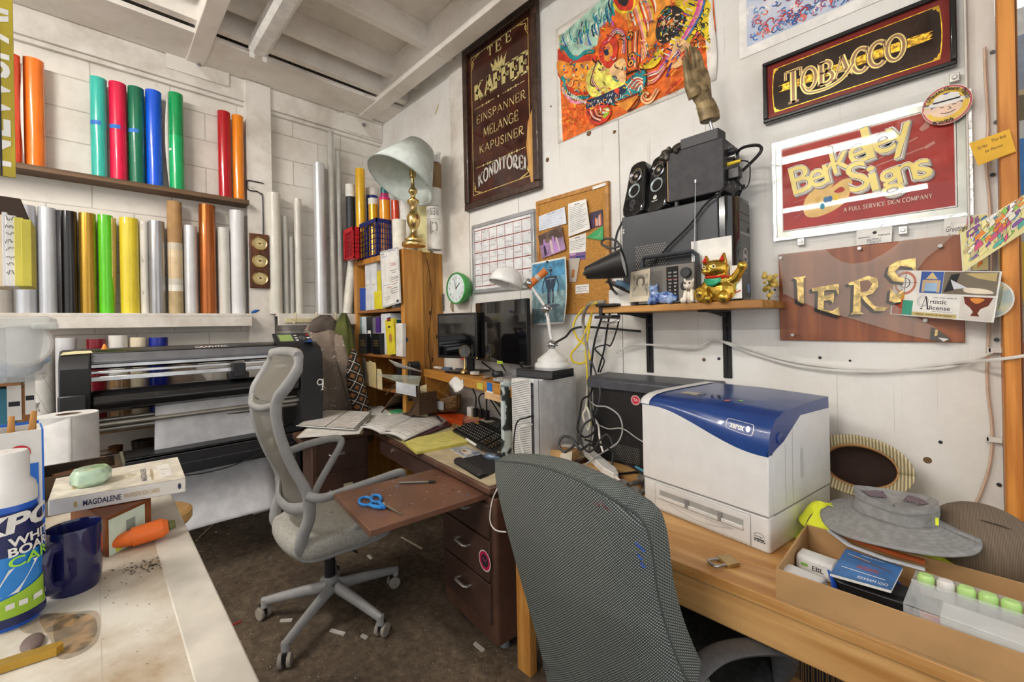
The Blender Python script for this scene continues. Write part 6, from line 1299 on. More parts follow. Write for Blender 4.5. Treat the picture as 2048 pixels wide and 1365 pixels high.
# clutter on the shelf
for i,(px,py,sz,c_,lb)in enumerate(((872,738,(.10,.03,.014),'e6e4e0','white cable stub on the left end of the monitor shelf'),(890,741,(.09,.05,.02),'5a6f8a','blue grey pouch on the monitor shelf left of the magnifier'),(913,742,(.06,.03,.015),'2f3a44','dark gadget on the monitor shelf near the magnifier'),(945,750,(.07,.04,.02),'d6d2c8','crumpled white scrap beside the magnifier'),(968,757,(.05,.04,.014),'a08a78','brown trinket on the monitor shelf right of the magnifier'),(1003,765,(.16,.05,.018),'b9b9b6','grey flat card box at the right end of the monitor shelf'))):
 p=onZ(px,py,HZ);tag(B(mat(c_,.5,0,.25,60)).rbox((p.x,p.y+.02,HZ+sz[2]/2),sz,sz[1]*.4,'z').build(['cable_stub','pouch','gadget','scrap','trinket','card_box'][i],bev=.003),lb,['cable','pouch','gadget','scrap','trinket','box'][i])
p=onZ(990,754,HZ);tag(B(mat('3f4348',.3,.4,.3,60)).lathe([(.001,0),(.036,0),(.038,.008),(.038,.026),(.034,.032),(.001,.033)],24,(p.x,p.y+.02,HZ)).build('round_tin'),'round dark tin with foil on the monitor shelf','tin')
# below the shelf: basket, orange box, match box, plugs
p=onZ(898,822,DZ+.05);T=thing('basket','small woven oval basket with a white window under the monitor shelf','basket',(p.x,p.y-.04,DZ+.048));WB=mat('8a6a44',.7,0,.35,40,c2='5f4427',stretch=(1,1,5),bump=.4)
B(WB).grid(lambda u,v:V((.16*math.cos(2*PI*u)*(1+.06*v),.085*math.sin(2*PI*u),.03+.10*v+.02*math.cos(4*PI*u))),32,4).build('rim',T,solid=.008);B(WB).ball((0,0,.04),1,sc=(.15,.08,.04)).build('bottom',T);B(mat('d6dbe0',.5)).box(.02,.11,-.092,-.084,.04,.10).build('window',T)
q=[onZ(*p,DZ+.05)for p in((858,826),(925,843),(870,815),(930,830))];f=quad(*q,(0,0,1));tag(B(mat('d9541c',.5)).add([f(u,v,l)for l in(-.048,0)for u,v in((0,0),(1,0),(1,1),(0,1))],BX6).build('orange_box',bev=.003),'flat orange box beneath the basket under the monitor shelf','box')
flat('straw_packet','straw coloured packet lying in front of the flat orange box',[(905,856),(945,852),(905,842),(942,838)],DZ+.02,mat('c9a46a',.7,0,.4,50),.018,None,'packet')
def pa_tur(q):q.rect(0,1,0,1,mat('e0b52f',.5))
T=flat('match_box','yellow match box under a pink packet in front of the keyboards',[(938,852),(980,842),(936,842),(974,833)],DZ+.026,mat('e0b52f',.5),.024,None,'box')
flat('pink_packet','pink cardboard packet lying on the yellow match box',[(924,842),(972,838),(922,832),(964,828)],DZ+.045,mat('d98a72',.5),.018,lambda q:q.rect(.3,.9,.2,.8,mat('e6b56a',.5)),'packet')
p=onY(955,815,1.93);T=thing('power_strip','beige power strip with black plugs against the wall under the monitor shelf','power strip',(p.x,p.y,DZ));B(mat('b9b09a',.5)).box(-.12,.16,-.03,.03,0,.04).build('body',T,bev=.008)
for x in(-.02,.04,.10):B(BPLAS).box(x-.014,x+.014,-.016,.016,.04,.11).build('plug',T,bev=.005)
B(WPLAS).box(-.10,-.05,-.02,.02,.04,.11).build('adapter',T,bev=.006)
for k,(dx,pts)in enumerate(((.04,[(0,0,.10),(-.01,-.01,.19),(.08,-.02,.22),(.22,-.02,.10),(.30,.0,.02)]),(.10,[(0,0,.10),(.02,-.01,.2),(.12,-.02,.18),(.3,-.01,.05)]),(-.02,[(0,0,.11),(.0,0,.2),(-.1,.02,.26),(-.24,.02,.2)]))):cable('plug_cord','black cord',[p+V((dx+a,b_,c_-(p.z-DZ)))for a,b_,c_ in pts],.005,BLK,T)
o=onY(1003,806,YB);tag(B(mat('8a6a44',.8)).cyl((o.x,YB-.002,o.z),(o.x,YB+.001,o.z),.028,n=20).build('wall_hole'),'round brown hole in the wall under the monitor shelf','hole')
for k,(pts,lb)in enumerate((([(963,724),(985,740),(1020,757),(1050,752)],'black monitor cable drooping to the black drive box'),([(1002,728),(1012,745),(1025,770),(1030,800)],'black cable dropping behind the monitor shelf'),([(1030,712),(1045,735),(1075,738)],'thin black cable behind the right monitor'))):cable('monitor_cable',lb,[onY(*p,1.99)for p in pts],.005,BLK)
# ------------------------------------------------------------------ white tower, drive box and desk lamp
c0=V((-1.435,1.568,DZ));TA=.16
T=thing('computer_tower','white computer tower with a perforated front standing at the end of the desk','computer',c0,TA);h=1.168-DZ
B(mat('e6e8ea',.35)).box(-.165,0,.012,.40,0,h).build('case',T,bev=.008)
GRL=mat('dfe1e3',.4,0,0,1,c2='6a6d70',kind='checker');g=B(WPLAS).box(-.165,-.045,.0,.012,0,h).build('front_grille',T,bev=.004)
q=Pa(plane((-.165,-.0004,0),(1,0,0),(0,0,1)),.0004)
for j in range(34):z=.015+j*(h-.03)/34;q.l=.0004;q.line([(.005,z),(.115,z+.03 if z+.03<h else h)],.0035,mat('8a8d90',.5))
q.build('grille_slots',g);B(DGR).box(-.045,-.028,.002,.012,.01,h-.02).build('port_strip',T);B(mat('c3c5c8',.4,.5)).box(-.028,0,.0,.012,0,h).build('corner_rail',T,bev=.002)
for z in(h-.03,h-.09,h*.55,h*.46):B(BPLAS).box(-.044,-.03,.0,.004,z,z+.014).build('port',T)
MT=MW[T.name]
cable('usb_cable','black',[MT@V(p)for p in((-.037,-.002,h*.57),(-.037,-.045,h*.57),(-.09,-.06,h*.5),(-.12,-.05,h*.2),(-.10,-.06,.01))],.004,BLK,T);cable('usb_cable','white',[MT@V(p)for p in((-.037,-.002,h*.47),(-.05,-.045,h*.47),(-.085,-.05,h*.40),(-.06,-.05,h*.1),(-.04,-.06,.01))],.004,WHT,T)
p=MT@V((-.20,.0,0));tag(B(mat('2a3330',.4,0,.6,9,c2='c9d6d4',lo=.48,hi=.52)).box(p.x-.012,p.x+.012,p.y-.03,p.y+.18,DZ,DZ+.40).build('thin_binder',bev=.002),'thin black and white patterned binder standing beside the white tower','binder')
bz=DZ+h+.001
T=thing('drive_box','flat black drive box lying on top of the white tower','box',MT@V((-.05,.14,h)),TA-.1);B(mat('1f1f20',.25,coat=.4)).box(-.12,.12,-.09,.10,0,.045).build('case',T,bev=.003);B(DGR).box(-.118,.118,-.0905,-.09,.008,.037).build('front_panel',T)
p=onZ(1105,733,bz+.045);LB=V((p.x,p.y,bz+.044));T=thing('desk_lamp','white jointed desk lamp with a domed head on top of the black drive box','desk lamp',LB);s_=depth(p)/FPX;LW=mat('ecebe8',.2,coat=.5);WRL=T
B(LW).lathe([(.001,0),(36*s_,0),(36*s_,5*s_),(34*s_,8*s_),(31*s_,9*s_),(31*s_,14*s_),(29*s_,16*s_),(22*s_,22*s_),(12*s_,29*s_),(8*s_,33*s_),(6*s_,35*s_),(.001,35*s_)],40).build('base',T,smooth=40)
def lp(px,py):q_=ray(px,py);t_=depth(LB);return CAM+q_*t_
J1,J2,J3=lp(1104,690),lp(1093,618),lp(1058,567)
B(CHR).cyl(LB+V((0,0,34*s_)),J1,4*s_).ball(J1,9*s_).cyl(J1-cR*12*s_,J1+cR*12*s_,3*s_).build('lower_joint',T,world=True)
B(LW).cyl(J1+(J2-J1)*.15,J1+(J2-J1)*.86,3.4*s_,n=14).build('lower_arm',T,world=True);B(CHR).ball(J2,9*s_).cyl(J2-V((0,0,14*s_)),J2,4*s_).cyl(J2-cR*11*s_,J2+cR*11*s_,3*s_).build('middle_joint',T,world=True)
B(LW).cyl(J2+(J3-J2)*.15,J2+(J3-J2)*.9,3.2*s_,n=14).build('upper_arm',T,world=True);B(CHR).ball(J3,9*s_).cyl(J3-cR*12*s_,J3,4*s_).build('upper_joint',T,world=True)
OT=mat('d0742c',.5);a,b_=lp(1056,573),lp(1092,542);d=b_-a;B(OT).cyl(a,a+d*.45,7.5*s_,7*s_,14).cyl(a+d*.62,b_,7*s_,7.5*s_,14).build('orange_handle',T,world=True);B(mat('b9b2aa',.4)).cyl(a+d*.45,a+d*.62,7.3*s_,n=14).build('tape_band',T,world=True)
hc=lp(1012,566);ad=(V((0,0,-1))*.93-cR*.30-cF*.1).normalized();R_=34*s_
hd=B(LW).lathe([(R_*math.sin(a),-R_*math.cos(a)*.95)for a in[PI/2*i/10 for i in range(11)]]+[(R_*1.0,.012)],40,hc,ad).build('lamp_head',T,world=True,solid=.002,smooth=60);B(mat('f4f2ea',.3)).ball(hc-ad*.015,.022).build('bulb',hd,world=True)
B(LW).cyl(hc-ad*R_*.55+cR*R_*.3,lp(1050,566),10*s_,7*s_,18).build('head_neck',T,world=True)
cable('lamp_cord','black',[J1+cF*.02,lp(1130,675),lp(1160,655),V((-1.10,1.98,1.40))],.006,BLK,T)
# ------------------------------------------------------------------ wooden shelf on the panelled wall
def remesh(o,vox,smooth=2):
 md=o.modifiers.new('remesh','REMESH');md.mode='VOXEL';md.voxel_size=vox;md.use_smooth_shade=True
 if smooth:s_=o.modifiers.new('smooth','SMOOTH');s_.iterations=smooth;s_.factor=.5
 return o
SZ=1.522;SX0,SX1,SY0=-1.175,-.475,1.725
t=thing('wall_shelf','thick oak shelf board on black iron brackets on the panelled wall','shelf',((SX0+SX1)/2,YB,SZ))
B(mat('c2904f',.45,0,.25,2.4,c2='9a6a30',stretch=(1,9,9),kind='wood')).box(SX0,SX1,SY0,YB-.002,SZ-.03,SZ).build('board',t,world=True,bev=.004)
for px in(1300,1455):
 x=onY(px,680,YB).x;b=B(mat('232324',.45,.3));b.box(x-.018,x+.018,YB-.008,YB,1.19,SZ-.032).box(x-.018,x+.018,SY0+.03,YB,SZ-.038,SZ-.031)
 b.prism([(YB-.0,SZ-.038),(YB-.0,SZ-.10),(YB-.03,SZ-.06),(SY0+.12,SZ-.042),(SY0+.06,SZ-.038)],.006,(x-.003,0,0),(0,1,0),(0,0,1)).prism([(YB-.03,SZ-.1),(YB-.008,SZ-.1),(YB-.008,1.2)],.006,(x-.003,0,0),(0,1,0),(0,0,1));b.build('bracket',t,world=True,bev=.002)
# black desktop computer lying along the wall
TX0,TX1,TY0,TY1,TZ=-1.088,-.59,1.80,1.985,1.945;BC_=mat('3b3d41',.4,.2,.06,4)
T=thing('computer_tower','long black computer tower standing on the oak shelf','computer',((TX0+TX1)/2,1.89,SZ));B(BC_).box(TX0,TX1-.06,TY0,TY1,SZ,TZ).build('case',T,world=True,bev=.004)
pf=[(TX1-.062,TY0),(TX1-.03,TY0+.004),(TX1-.008,TY0+.03),(TX1,TY0+.06),(TX1,TY1-.004),(TX1-.062,TY1)]
B(mat('141416',.12,coat=.6)).prism(pf,TZ-SZ+.004,(0,0,SZ),(1,0,0),(0,1,0)).build('front_bezel',T,world=True,bev=.006)
q=Pa(plane((TX1,TY0+.062,SZ),(0,1,0),(0,0,1)),.0006);q.rect(.0,.118,.02,.41,mat('4a4846',.35,.3));q.rect(.0,.118,.36,.364,INK);q.rect(.0,.118,.33,.333,INK);q.rect(.0,.118,.275,.285,mat('8a8a88',.3,.5));q.rect(.085,.11,.29,.31,INK);q.ring(.06,.19,.026,.003,WHT,28,ry=.03);q.text('DELL',.06,.183,.014,WHT,w=.036,bold=.02,al='c');q.rect(.075,.105,.04,.075,mat('7aa0d8',.4));q.disc(.06,.14,.004,WHT,10);q.disc(.06,.12,.003,WHT,10);q.build('front_details',T,world=True)
q=Pa(plane((onY(1270,500,TY0).x,TY0,SZ),(1,0,0),(0,0,1)),.0004);q.rect(0,.155,.03,.20,mat('1c1c1e',.6));
for j in range(17):
 for i in range(13):q.l=.0008;q.disc(.006+.0115*i+(.0055 if j%2 else 0),.115+.0098*j,.0032,mat('8c877c',.5),6)
vm=q.build('vent_grille',T,world=True);vm['kind']='stuff'
x_=onY(1393,480,TY0).x;B(mat('2a2c30',.4)).box(x_,x_+.004,TY0-.001,TY0+.004,SZ+.01,TZ-.03).build('panel_seam',T,world=True)
for px,py in((1248,461),(1248,466)):o=onY(px,py,TY0);B(STEEL).cyl((o.x,TY0-.003,o.z),(o.x,TY0+.002,o.z),.005,n=10).build('screw',T,world=True)
# small loudspeakers
def speaker(px,py,label,ctl):
 p=onY(px,py,1.81);M_=MX.Translation((p.x,1.84,TZ+.006))@MX.Scale(1.1,4)@MX.Rotation(-.22,4,'Z')@MX.Rotation(-.20,4,'X');T=thing('loudspeaker',label,'loudspeaker',M=M_,group='pair of desktop loudspeakers')
 GB_=mat('161618',.12,coat=.7);pr=sp2([(-.052,0),(.052,0),(.050,.12),(.044,.205),(.03,.228),(0,.234),(-.03,.228),(-.044,.205),(-.050,.12)],3,True)
 b=B(GB_).prism(pr,.05,(0,.02,0),(1,0,0),(0,0,1));b.prism([(a*.88,z*.97+.004)for a,z in pr],.05,(0,.065,0),(1,0,0),(0,0,1));b.build('cabinet',T,bev=.008,seg=3)
 B(CHR).lathe([(.027,-.004),(.033,-.002),(.034,.004),(.030,.007),(.027,.002)],32,(0,-.030,.168),(0,-1,0)).build('driver_ring',T);B(mat('8a7f74',.3,.4)).lathe([(.0001,.004),(.008,.002),(.012,-.006),(.026,.0)],28,(0,-.031,.168),(0,-1,0)).build('driver_cone',T)
 B(mat('b9c6c8',.25,.3)).lathe([(.010,-.012),(.02,-.002),(.029,.004),(.031,.002),(.029,-.002)],30,(0,-.030,.102),(0,-1,0)).build('bass_port',T)
 q=Pa(plane((0,-.0312,0),(1,0,0),(0,0,1)),.0005)
 if ctl:q.disc(0,.045,.017,DGR,20);q.disc(0,.045,.010,BPLAS,20);q.disc(-.006,.072,.002,WHT,8);q.disc(.006,.072,.002,WHT,8);q.ring(0,.02,.007,.001,GRY,14)
 else:q.disc(0,.048,.009,WHT,16);q.line([(-.006,.048),(.004,.054)],.003,INK);q.text('logitech',0,.030,.007,WHT,al='c')
 q.build('face_details',T)
speaker(1266,428,'left black desktop loudspeaker with a volume knob on the computer tower',True);speaker(1311,418,'right black desktop loudspeaker beside the big black box',False)
# black bass box with sockets
ax0,ax1=onY(1336,400,1.80).x,onY(1448,380,1.80).x;az0,az1=TZ+.022,onY(1336,303,1.80).z-.01
T=thing('bass_box','black bass box with sockets and cables on top of the computer tower','speaker box',((ax0+ax1)/2,1.89,TZ));B(mat('39393c',.65,0,.1,30)).box(ax0,ax1,1.80,1.99,az0,az1).build('cabinet',T,world=True,bev=.004)
for x in(ax0+.03,ax1-.03):
 for y in(1.82,1.97):B(BPLAS).cyl((x,y,TZ),(x,y,az0),.012,n=12).build('foot',T,world=True)
B(mat('c09a6a',.6)).box(ax0-.004,ax0,1.805,1.985,az0+.005,az1-.005).build('side_strip',T,world=True)
q=Pa(plane((ax1,1.80,az0),(0,1,0),(0,0,1)),.0005);hh=az1-az0;q.rect(.01,.18,.01,hh-.01,mat('1f1f21',.45))
for j,(u,v)in enumerate(((.04,.93),(.09,.94),(.06,.87),(.04,.62),(.08,.63),(.05,.2),(.09,.22),(.13,.2),(.06,.12),(.12,.10),(.04,.5),(.1,.5))):q.disc(u,hh*v,.006,mat('8a8a8a',.4)if j%3 else INK,10)
q.build('socket_plate',T,world=True)
for v,m_,r_ in((.78,BPLAS,.013),(.68,STEEL,.009)):B(m_).cyl((ax1,1.86,az0+hh*v),(ax1+.025,1.86,az0+hh*v),r_,n=16).build('knob',T,world=True)
o=V((ax1,1.845,az0+hh*.53));B(mat('e0c02a',.4)).cyl(o,o+V((.05,0,.002)),.008,.006,12).build('yellow_plug',T,world=True)
o2=V((ax1,1.86,az0+hh*.34));B(BPLAS).box(o2.x,o2.x+.045,1.84,1.875,o2.z-.022,o2.z+.022).build('black_plug',T,world=True,bev=.004)
cable('audio_cable','black',[V((ax1+.005,1.90,az0+hh*.66)),V((ax1+.04,1.88,az0+hh*.82)),V((ax1+.11,1.85,az0+hh*.74)),V((ax1+.12,1.84,az0+hh*.58)),V((ax1+.05,1.86,az0+hh*.36))],.006,BLK,T)
cable('audio_cable','black',[o+V((.05,0,.002)),o+V((.08,.0,-.02)),o+V((.075,0,-.10)),V((ax1+.03,1.86,TZ+.02)),V((ax1+.01,1.9,TZ+.012))],.003,BLK,T)
cable('audio_cable','black',[o2+V((.02,0,-.022)),o2+V((.05,0,-.06)),V((ax1+.05,1.87,az0+.02)),V((ax1+.02,1.9,TZ+.012))],.005,BLK,T)
cable('audio_cable','black',[V((ax1,1.83,az0+hh*.14)),onY(1440,385,1.785),onY(1410,410,1.785),onY(1380,450,1.785),onY(1340,490,1.785),onY(1290,545,1.785),onY(1255,580,1.785)],.004,BLK,T)
cable('loose_cable','black cable looping out behind the computer tower over the cork board',[onY(*p,1.97)for p in((1246,442),(1235,465),(1230,490),(1232,503),(1243,500),(1232,482),(1210,478),(1203,488),(1222,497),(1242,492))],.006,DGR)
# bronze animal on the box corner
p=onY(1352,300,1.82);T=thing('bear_figurine','small dark bronze bear peering over the top corner of the bass box','figurine',(p.x,1.85,az1));BZ=mat('4a463e',.4,.5,.3,30)
b=B(BZ);b.ball((.01,0,.022),1,sc=(.048,.03,.03)).ball((-.042,-.032,.006),1,sc=(.026,.026,.022)).ball((-.052,-.056,-.012),1,sc=(.013,.014,.016)).ball((-.062,-.02,.024),.010).ball((-.026,-.042,.024),.010)
for x,y in((-.02,-.03),(.02,-.04),(.045,.01)):b.tube([(x,y*.5,.02),(x-.01,y-.02,-.004),(x-.012,y-.022,-.03 if x<.0 else 0)],[.014,.012,.01],8)
remesh(b.build('body',T),.004)
# wooden hand on a stand
hp=onY(1408,290,1.838);T=thing('hand_sculpture','large bronze coloured open hand sculpture rising from a black stand','sculpture',(hp.x,1.838,az1));HM=mat('a08a62',.5,.15,.5,22,c2='6a583a',bump=.2)
B(mat('333336',.5)).prism([(-.085,-.035),(.07,-.035),(.075,.035),(-.08,.035)],.045,(0,0,0),(1,0,0),(0,1,0)).build('stand_base',T,bev=.003)
hd=depth((hp.x,1.838,az1))-.03
def hq(px,py,dy=0):return dep(px,py,hd)+cF*(-dy)
B(STEEL).cyl(hq(1427,268),hq(1418,236),.006,n=10).build('rod',T,world=True)
k=hd/FPX;b=B(HM)
b.tube([hq(1420,242),hq(1418,228),hq(1413,214),hq(1409,204)],[19*k,20*k,19*k,17*k],20,flat=.8,up=cF) # cuff
b.tube([hq(1410,210),hq(1405,196),hq(1400,180),hq(1397,165),hq(1394,150),hq(1391,140)],[15*k,19*k,22.5*k,24*k,23*k,19*k],20,flat=.46,up=cF) # palm
for pts,r_ in(([(1379,150),(1376,130),(1373.5,112),(1372,98),(1371.5,94)],4.1),([(1388,147),(1386,125),(1383,106),(1380.5,93),(1380,91)],4.2),([(1397,146),(1395,126),(1391.5,108),(1388,95),(1387.5,93)],4.1),([(1406,148),(1403,130),(1399,114),(1395.5,102),(1395,100)],4.0)):
 b.tube([hq(*p,dy=(.003 if i in(1,2)else .0))for i,p in enumerate(pts)],[r_*1.1*k,r_*1.1*k,r_*k,r_*.8*k,r_*.4*k],12)
b.tube([hq(1388,196,.006),hq(1377,176,.012),hq(1371,154,.016),hq(1368,134,.016),hq(1367,122,.014),hq(1367,118,.014)],[12*k,10*k,6.5*k,5.5*k,5*k,3*k],12)
b.ball(hq(1386,186,.012),13*k).ball(hq(1404,180,.008),11*k)
remesh(b.build('hand',T,world=True),.0018,1)
q=Pa(lambda u,v,l:hq(u,v,.0135+l),.0004,.0);rr=random.Random(4)
for i in range(9):a=i*.7;q.line([(1397+3*math.cos(a),163+3*math.sin(a)),(1397+7*math.cos(a+.5),163+7*math.sin(a+.5))],1.2,INK)
q.build('palm_mark',T,world=True)
B(mat('b9a878',.4,.5)).tube([hq(1410+17.5*math.cos(a)*1.0,213+4*math.sin(a)-4.5*math.cos(a),.019*math.sin(a))for a in[i*PI/10 for i in range(20)]],.0022,6,closed=True).build('wrist_band',T,world=True)
# portable radio
rx0,rx1=onY(1274,560,1.735).x,onY(1391,560,1.735).x;rz1=(onY(1274,538,1.735).z+onY(1391,520,1.735).z)/2;RW,RH=rx1-rx0,rz1-SZ
T=thing('portable_radio','grey portable radio with tuning dial carry handle and raised aerial','radio',((rx0+rx1)/2,1.76,SZ));RG=mat('6f6b66',.45,.2)
B(mat('3f4044',.45)).box(rx0,rx1,1.742,1.795,SZ,rz1).build('case',T,world=True,bev=.008);B(RG).box(rx0+.004,rx1-.004,1.735,1.745,SZ+.004,rz1-.004).build('front_plate',T,world=True,bev=.003)
B(mat('3a3d42',.4)).tube([(rx0+.008,1.77,rz1-.02),(rx0+.01,1.77,rz1+.035),(rx0+.022,1.765,rz1+.045),(rx1-.022,1.765,rz1+.045),(rx1-.006,1.77,rz1+.03),(rx1-.004,1.77,rz1-.02)],.009,8,flat=1.4,up=(0,1,0)).build('carry_handle',T,world=True)
q=Pa(plane((rx0,1.735,SZ),(1,0,0),(0,0,1)),.0005)
for i in range(26):z=.012+(RH-.035)*i/26;q.l=.0005;q.rect(.01,RW*.46,z,z+.0024,mat('4f4c49',.5))
q.rect(RW*.53,RW*.73,.012,RH-.012,mat('1a1a1c',.2,coat=.4))
for i in range(8):
 for u in(.565,.655):q.text('%d'%(53+i*13 if u<.6 else 88+i*3),RW*u,.024+(RH-.05)*i/8,.007,WHT);q.l-=q.dl
q.rect(RW*.54,RW*.72,RH*.61,RH*.622,RED);q.text('Radio Shack',.012,RH-.018,.008,INK,shear=.2);q.words(RW*.78,RW*.93,RH*.48,.003,WHT,2);q.build('dial_panel',T,world=True)
for z in(.74,.42):o=V((rx0+RW*.86,1.735,SZ+RH*z));B(mat('2a2b2e',.4)).lathe([(.022,0),(.021,.012),(.018,.015),(.0001,.015)],26,o,(0,-1,0)).build('knob',T,world=True)
a=V((onY(1386,495,1.775).x,1.785,rz1-.01));b_=onY(1391,360,1.77);B(CHR).cyl(a,a+(b_-a)*.55,.0028,n=8).cyl(a+(b_-a)*.5,b_,.0018,n=8).cyl(b_-V((0,0,.012)),b_,.0045,n=10).build('aerial',T,world=True)
# portrait photograph
def pa_port(q):
 q.rect(.14,.92,.18,.86,mat('b9b09c',.6,0,.25,30));G_=mat('e0d6c2',.6);D_=mat('6a5f52',.6)
 q.poly(sp2([(.2,.2),(.35,.48),(.5,.5),(.68,.47),(.86,.2)],3,True),mat('c9bfa8',.6));q.poly(sp2([(.34,.56),(.36,.75),(.55,.80),(.74,.74),(.76,.58),(.66,.50)],4,True),D_);q.poly(sp2([(.42,.56),(.42,.70),(.54,.73),(.64,.69),(.64,.55),(.53,.49)],4,True),G_)
 q.line([(.46,.64),(.51,.645)],.012,D_);q.line([(.57,.645),(.62,.64)],.012,D_);q.line(sp2([(.48,.555),(.54,.545),(.60,.56)],3),.012,D_);q.line([(.54,.63),(.53,.59)],.008,mat('a89c86',.6));q.line(sp2([(.40,.68),(.46,.75),(.56,.75),(.66,.70)],4),.03,mat('8a7c68',.6))
card('portrait_print','old sepia portrait print of a smiling woman leaning on the radio',[(1258,605),(1298,603),(1262,545),(1300,537)],1.732,mat('d9cdb4',.6),pa_port,cat='photograph')
# figurines
CB=mat('8fa6cc',.2,0,.6,38,c2='2f4f94',coat=.6,lo=.40,hi=.55)
p=onY(1322,601,1.73);T=thing('cat_figurine','blue and white painted crouching cat figurine in front of the radio','figurine',(p.x,1.742-.012,SZ),.1);b=B(CB)
b.ball((.018,0,.028),1,sc=(.045,.022,.026)).ball((-.028,-.002,.036),1,sc=(.02,.02,.036)).ball((-.03,-.004,.066),1,sc=(.02,.019,.017)).cyl((-.044,-.004,.074),(-.047,-.004,.092),.008,.001,10).cyl((-.018,-.004,.074),(-.014,-.004,.092),.008,.001,10).tube([(-.04,-.012,.03),(-.046,-.016,.006),(-.052,-.018,.004)],[.010,.008,.007],8).tube([(.05,0,.03),(.068,0,.03),(.062,-.012,.012)],.007,8).ball((.04,-.01,.012),.014)
remesh(b.build('body',T),.003)
p=onY(1380,596,1.733);T=thing('dog_figurine','white sitting dog figurine with brown spots between radio and gold cat','figurine',(p.x,1.733,SZ),.15);b=B(mat('e9dfce',.3,0,.5,26,c2='6a5038',lo=.32,hi=.36))
b.ball((0,.004,.03),1,sc=(.024,.024,.034)).ball((-.002,-.008,.072),1,sc=(.021,.02,.02)).ball((-.004,-.026,.066),1,sc=(.01,.01,.009)).cyl((-.016,-.004,.086),(-.02,-.004,.102),.008,.002,8).cyl((.012,-.004,.086),(.018,-.004,.100),.008,.002,8).tube([(-.012,-.016,.05),(-.016,-.024,.01),(-.018,-.03,.006)],.008,8).tube([(.012,-.016,.05),(.014,-.024,.01),(.014,-.03,.006)],.008,8).ball((-.026,.0,.012),.014).ball((.026,.004,.012),.014)
remesh(b.build('body',T),.0028);q=Pa(plane((-.002,-.028,.075),(1,0,0),(0,0,1)),.0005);q.disc(-.009,.004,.004,INK,10);q.disc(.008,.004,.004,INK,10);q.disc(-.002,-.008,.003,INK,10);q.build('face',T)
p=onY(1439,595,1.752);k=depth(p)/FPX;T=thing('lucky_cat','shiny gold lucky cat figurine with a red collar raising its paw','figurine',(p.x,1.752,SZ),-.12);GD=mat('d9b243',.18,.9,.2,20,coat=.5)
b=B(GD);b.ball((.005,.0,22*k),1,sc=(31*k,22*k,25*k)).ball((0,-.002,42*k),1,sc=(25*k,19*k,20*k)).ball((-5*k,-5*k,66*k),1,sc=(27*k,21*k,19*k)).ball((-14*k,-24*k,60*k),1,sc=(9*k,8*k,6*k))
b.tube([(20*k,0,38*k),(32*k,0,44*k),(42*k,-2*k,58*k),(46*k,-3*k,64*k)],[11*k,10*k,8*k,8*k],12).ball((47*k,-4*k,66*k),9*k).ball((-16*k,-18*k,7*k),11*k).ball((16*k,-18*k,8*k),12*k).tube([(-16*k,-14*k,36*k),(-24*k,-22*k,24*k),(-26*k,-26*k,14*k)],[9*k,8*k,8*k],10)
b.cyl((-22*k,-4*k,78*k),(-24*k,-4*k,95*k),9*k,2*k,12).cyl((10*k,-4*k,78*k),(13*k,-4*k,96*k),9*k,2*k,12);remesh(b.build('body',T),.0026,1)
for s_ in(-23,11.5):B(mat('c0281e',.35)).cyl((s_*k,-11*k,80*k),(s_*k,-9*k,92*k),5.5*k,.5*k,12).build('inner_ear',T)
B(mat('c8331f',.35)).lathe([(22.5*k,-3*k),(25*k,0),(22.5*k,3*k)],28,(-1*k,-3*k,50*k),(.05,-.1,1)).build('collar',T);B(mat('2f9a6f',.25,.3)).grid(lambda u,v:V(((-20+34*u)*k,(-21-4*math.sin(PI*u))*k,(46-16*v*math.sin(PI*(.15+.7*u)))*k)),10,4).build('bib',T,solid=.0015)
B(mat('d2a93a',.25,.8)).lathe([(.0001,5*k),(13*k,4*k),(16*k,0),(13*k,-3*k),(.0001,-3*k)],26,(-26*k,-24*k,16*k),(-.25,-1,0)).build('coin',T)
q=Pa(lambda u,v,l:V((-26*k,-24*k,16*k))+V((1,-.25,0))*u*k+V((0,0,1))*v*k+V((-.25,-1,0))*(5.4*k+l),.0004,.001);
for x in(-4,0,4):q.line([(x,-8),(x,8)],1.2,INK);q.line([(x-2,3),(x+2,5)],1.0,INK);q.line([(x-2,-4),(x+2,-2)],1.0,INK)
q.build('coin_marks',T);q=Pa(lambda u,v,l:V(((-6+u)*k,(-25.6+.009*u*u)*k-l,(66+v)*k)),.0004,.0004)
for x in(-12,8):q.disc(x,3,4,mat('e9d9a0',.3),14);q.disc(x,3,2.2,INK,10)
q.line([(-8,-12),(-4,-10),(0,-12)],1.2,RED);q.build('face',T)
card('white_card','large blank white card leaning behind the gold lucky cat',[(1386,597),(1465,594),(1382,484),(1463,471)],1.792,PAP,None,cat='card')
def pa_leaf(q):q.line(sp2([(.2,.2),(.4,.5),(.8,.6)],4),.08,mat('8a5a34',.6));q.poly(sp2([(.4,.4),(.6,.6),(.5,.3)],3,True),mat('6aa83a',.5));q.line([(.1,.12),(.9,.24)],.05,mat('b04a30',.5));q.poly(sp2([(.5,.7),(.7,.78),(.65,.65)],3,True),mat('5a7fb0',.5))
card('picture_card','small picture card with leaves right of the gold lucky cat',[(1461,598),(1484,597),(1460,532),(1483,530)],1.745,PAP,pa_leaf,cat='card')
T=thing('dried_flowers','little bunch of yellow dried flowers at the right end of the oak shelf','flowers',(SX1-.035,1.93,SZ));r=random.Random(3);FY=mat('d2b45a',.7)
for i in range(26):p=V((r.uniform(-.02,.025),r.uniform(-.03,.03),r.uniform(.02,.11)));B(FY).ball(p,r.uniform(.006,.011),nu=8,nv=6).build('blossom',T)
B(mat('7a7a3a',.7)).tube([(0,0,0),(.005,0,.05),(0,0,.1)],.004,6).build('stem',T)
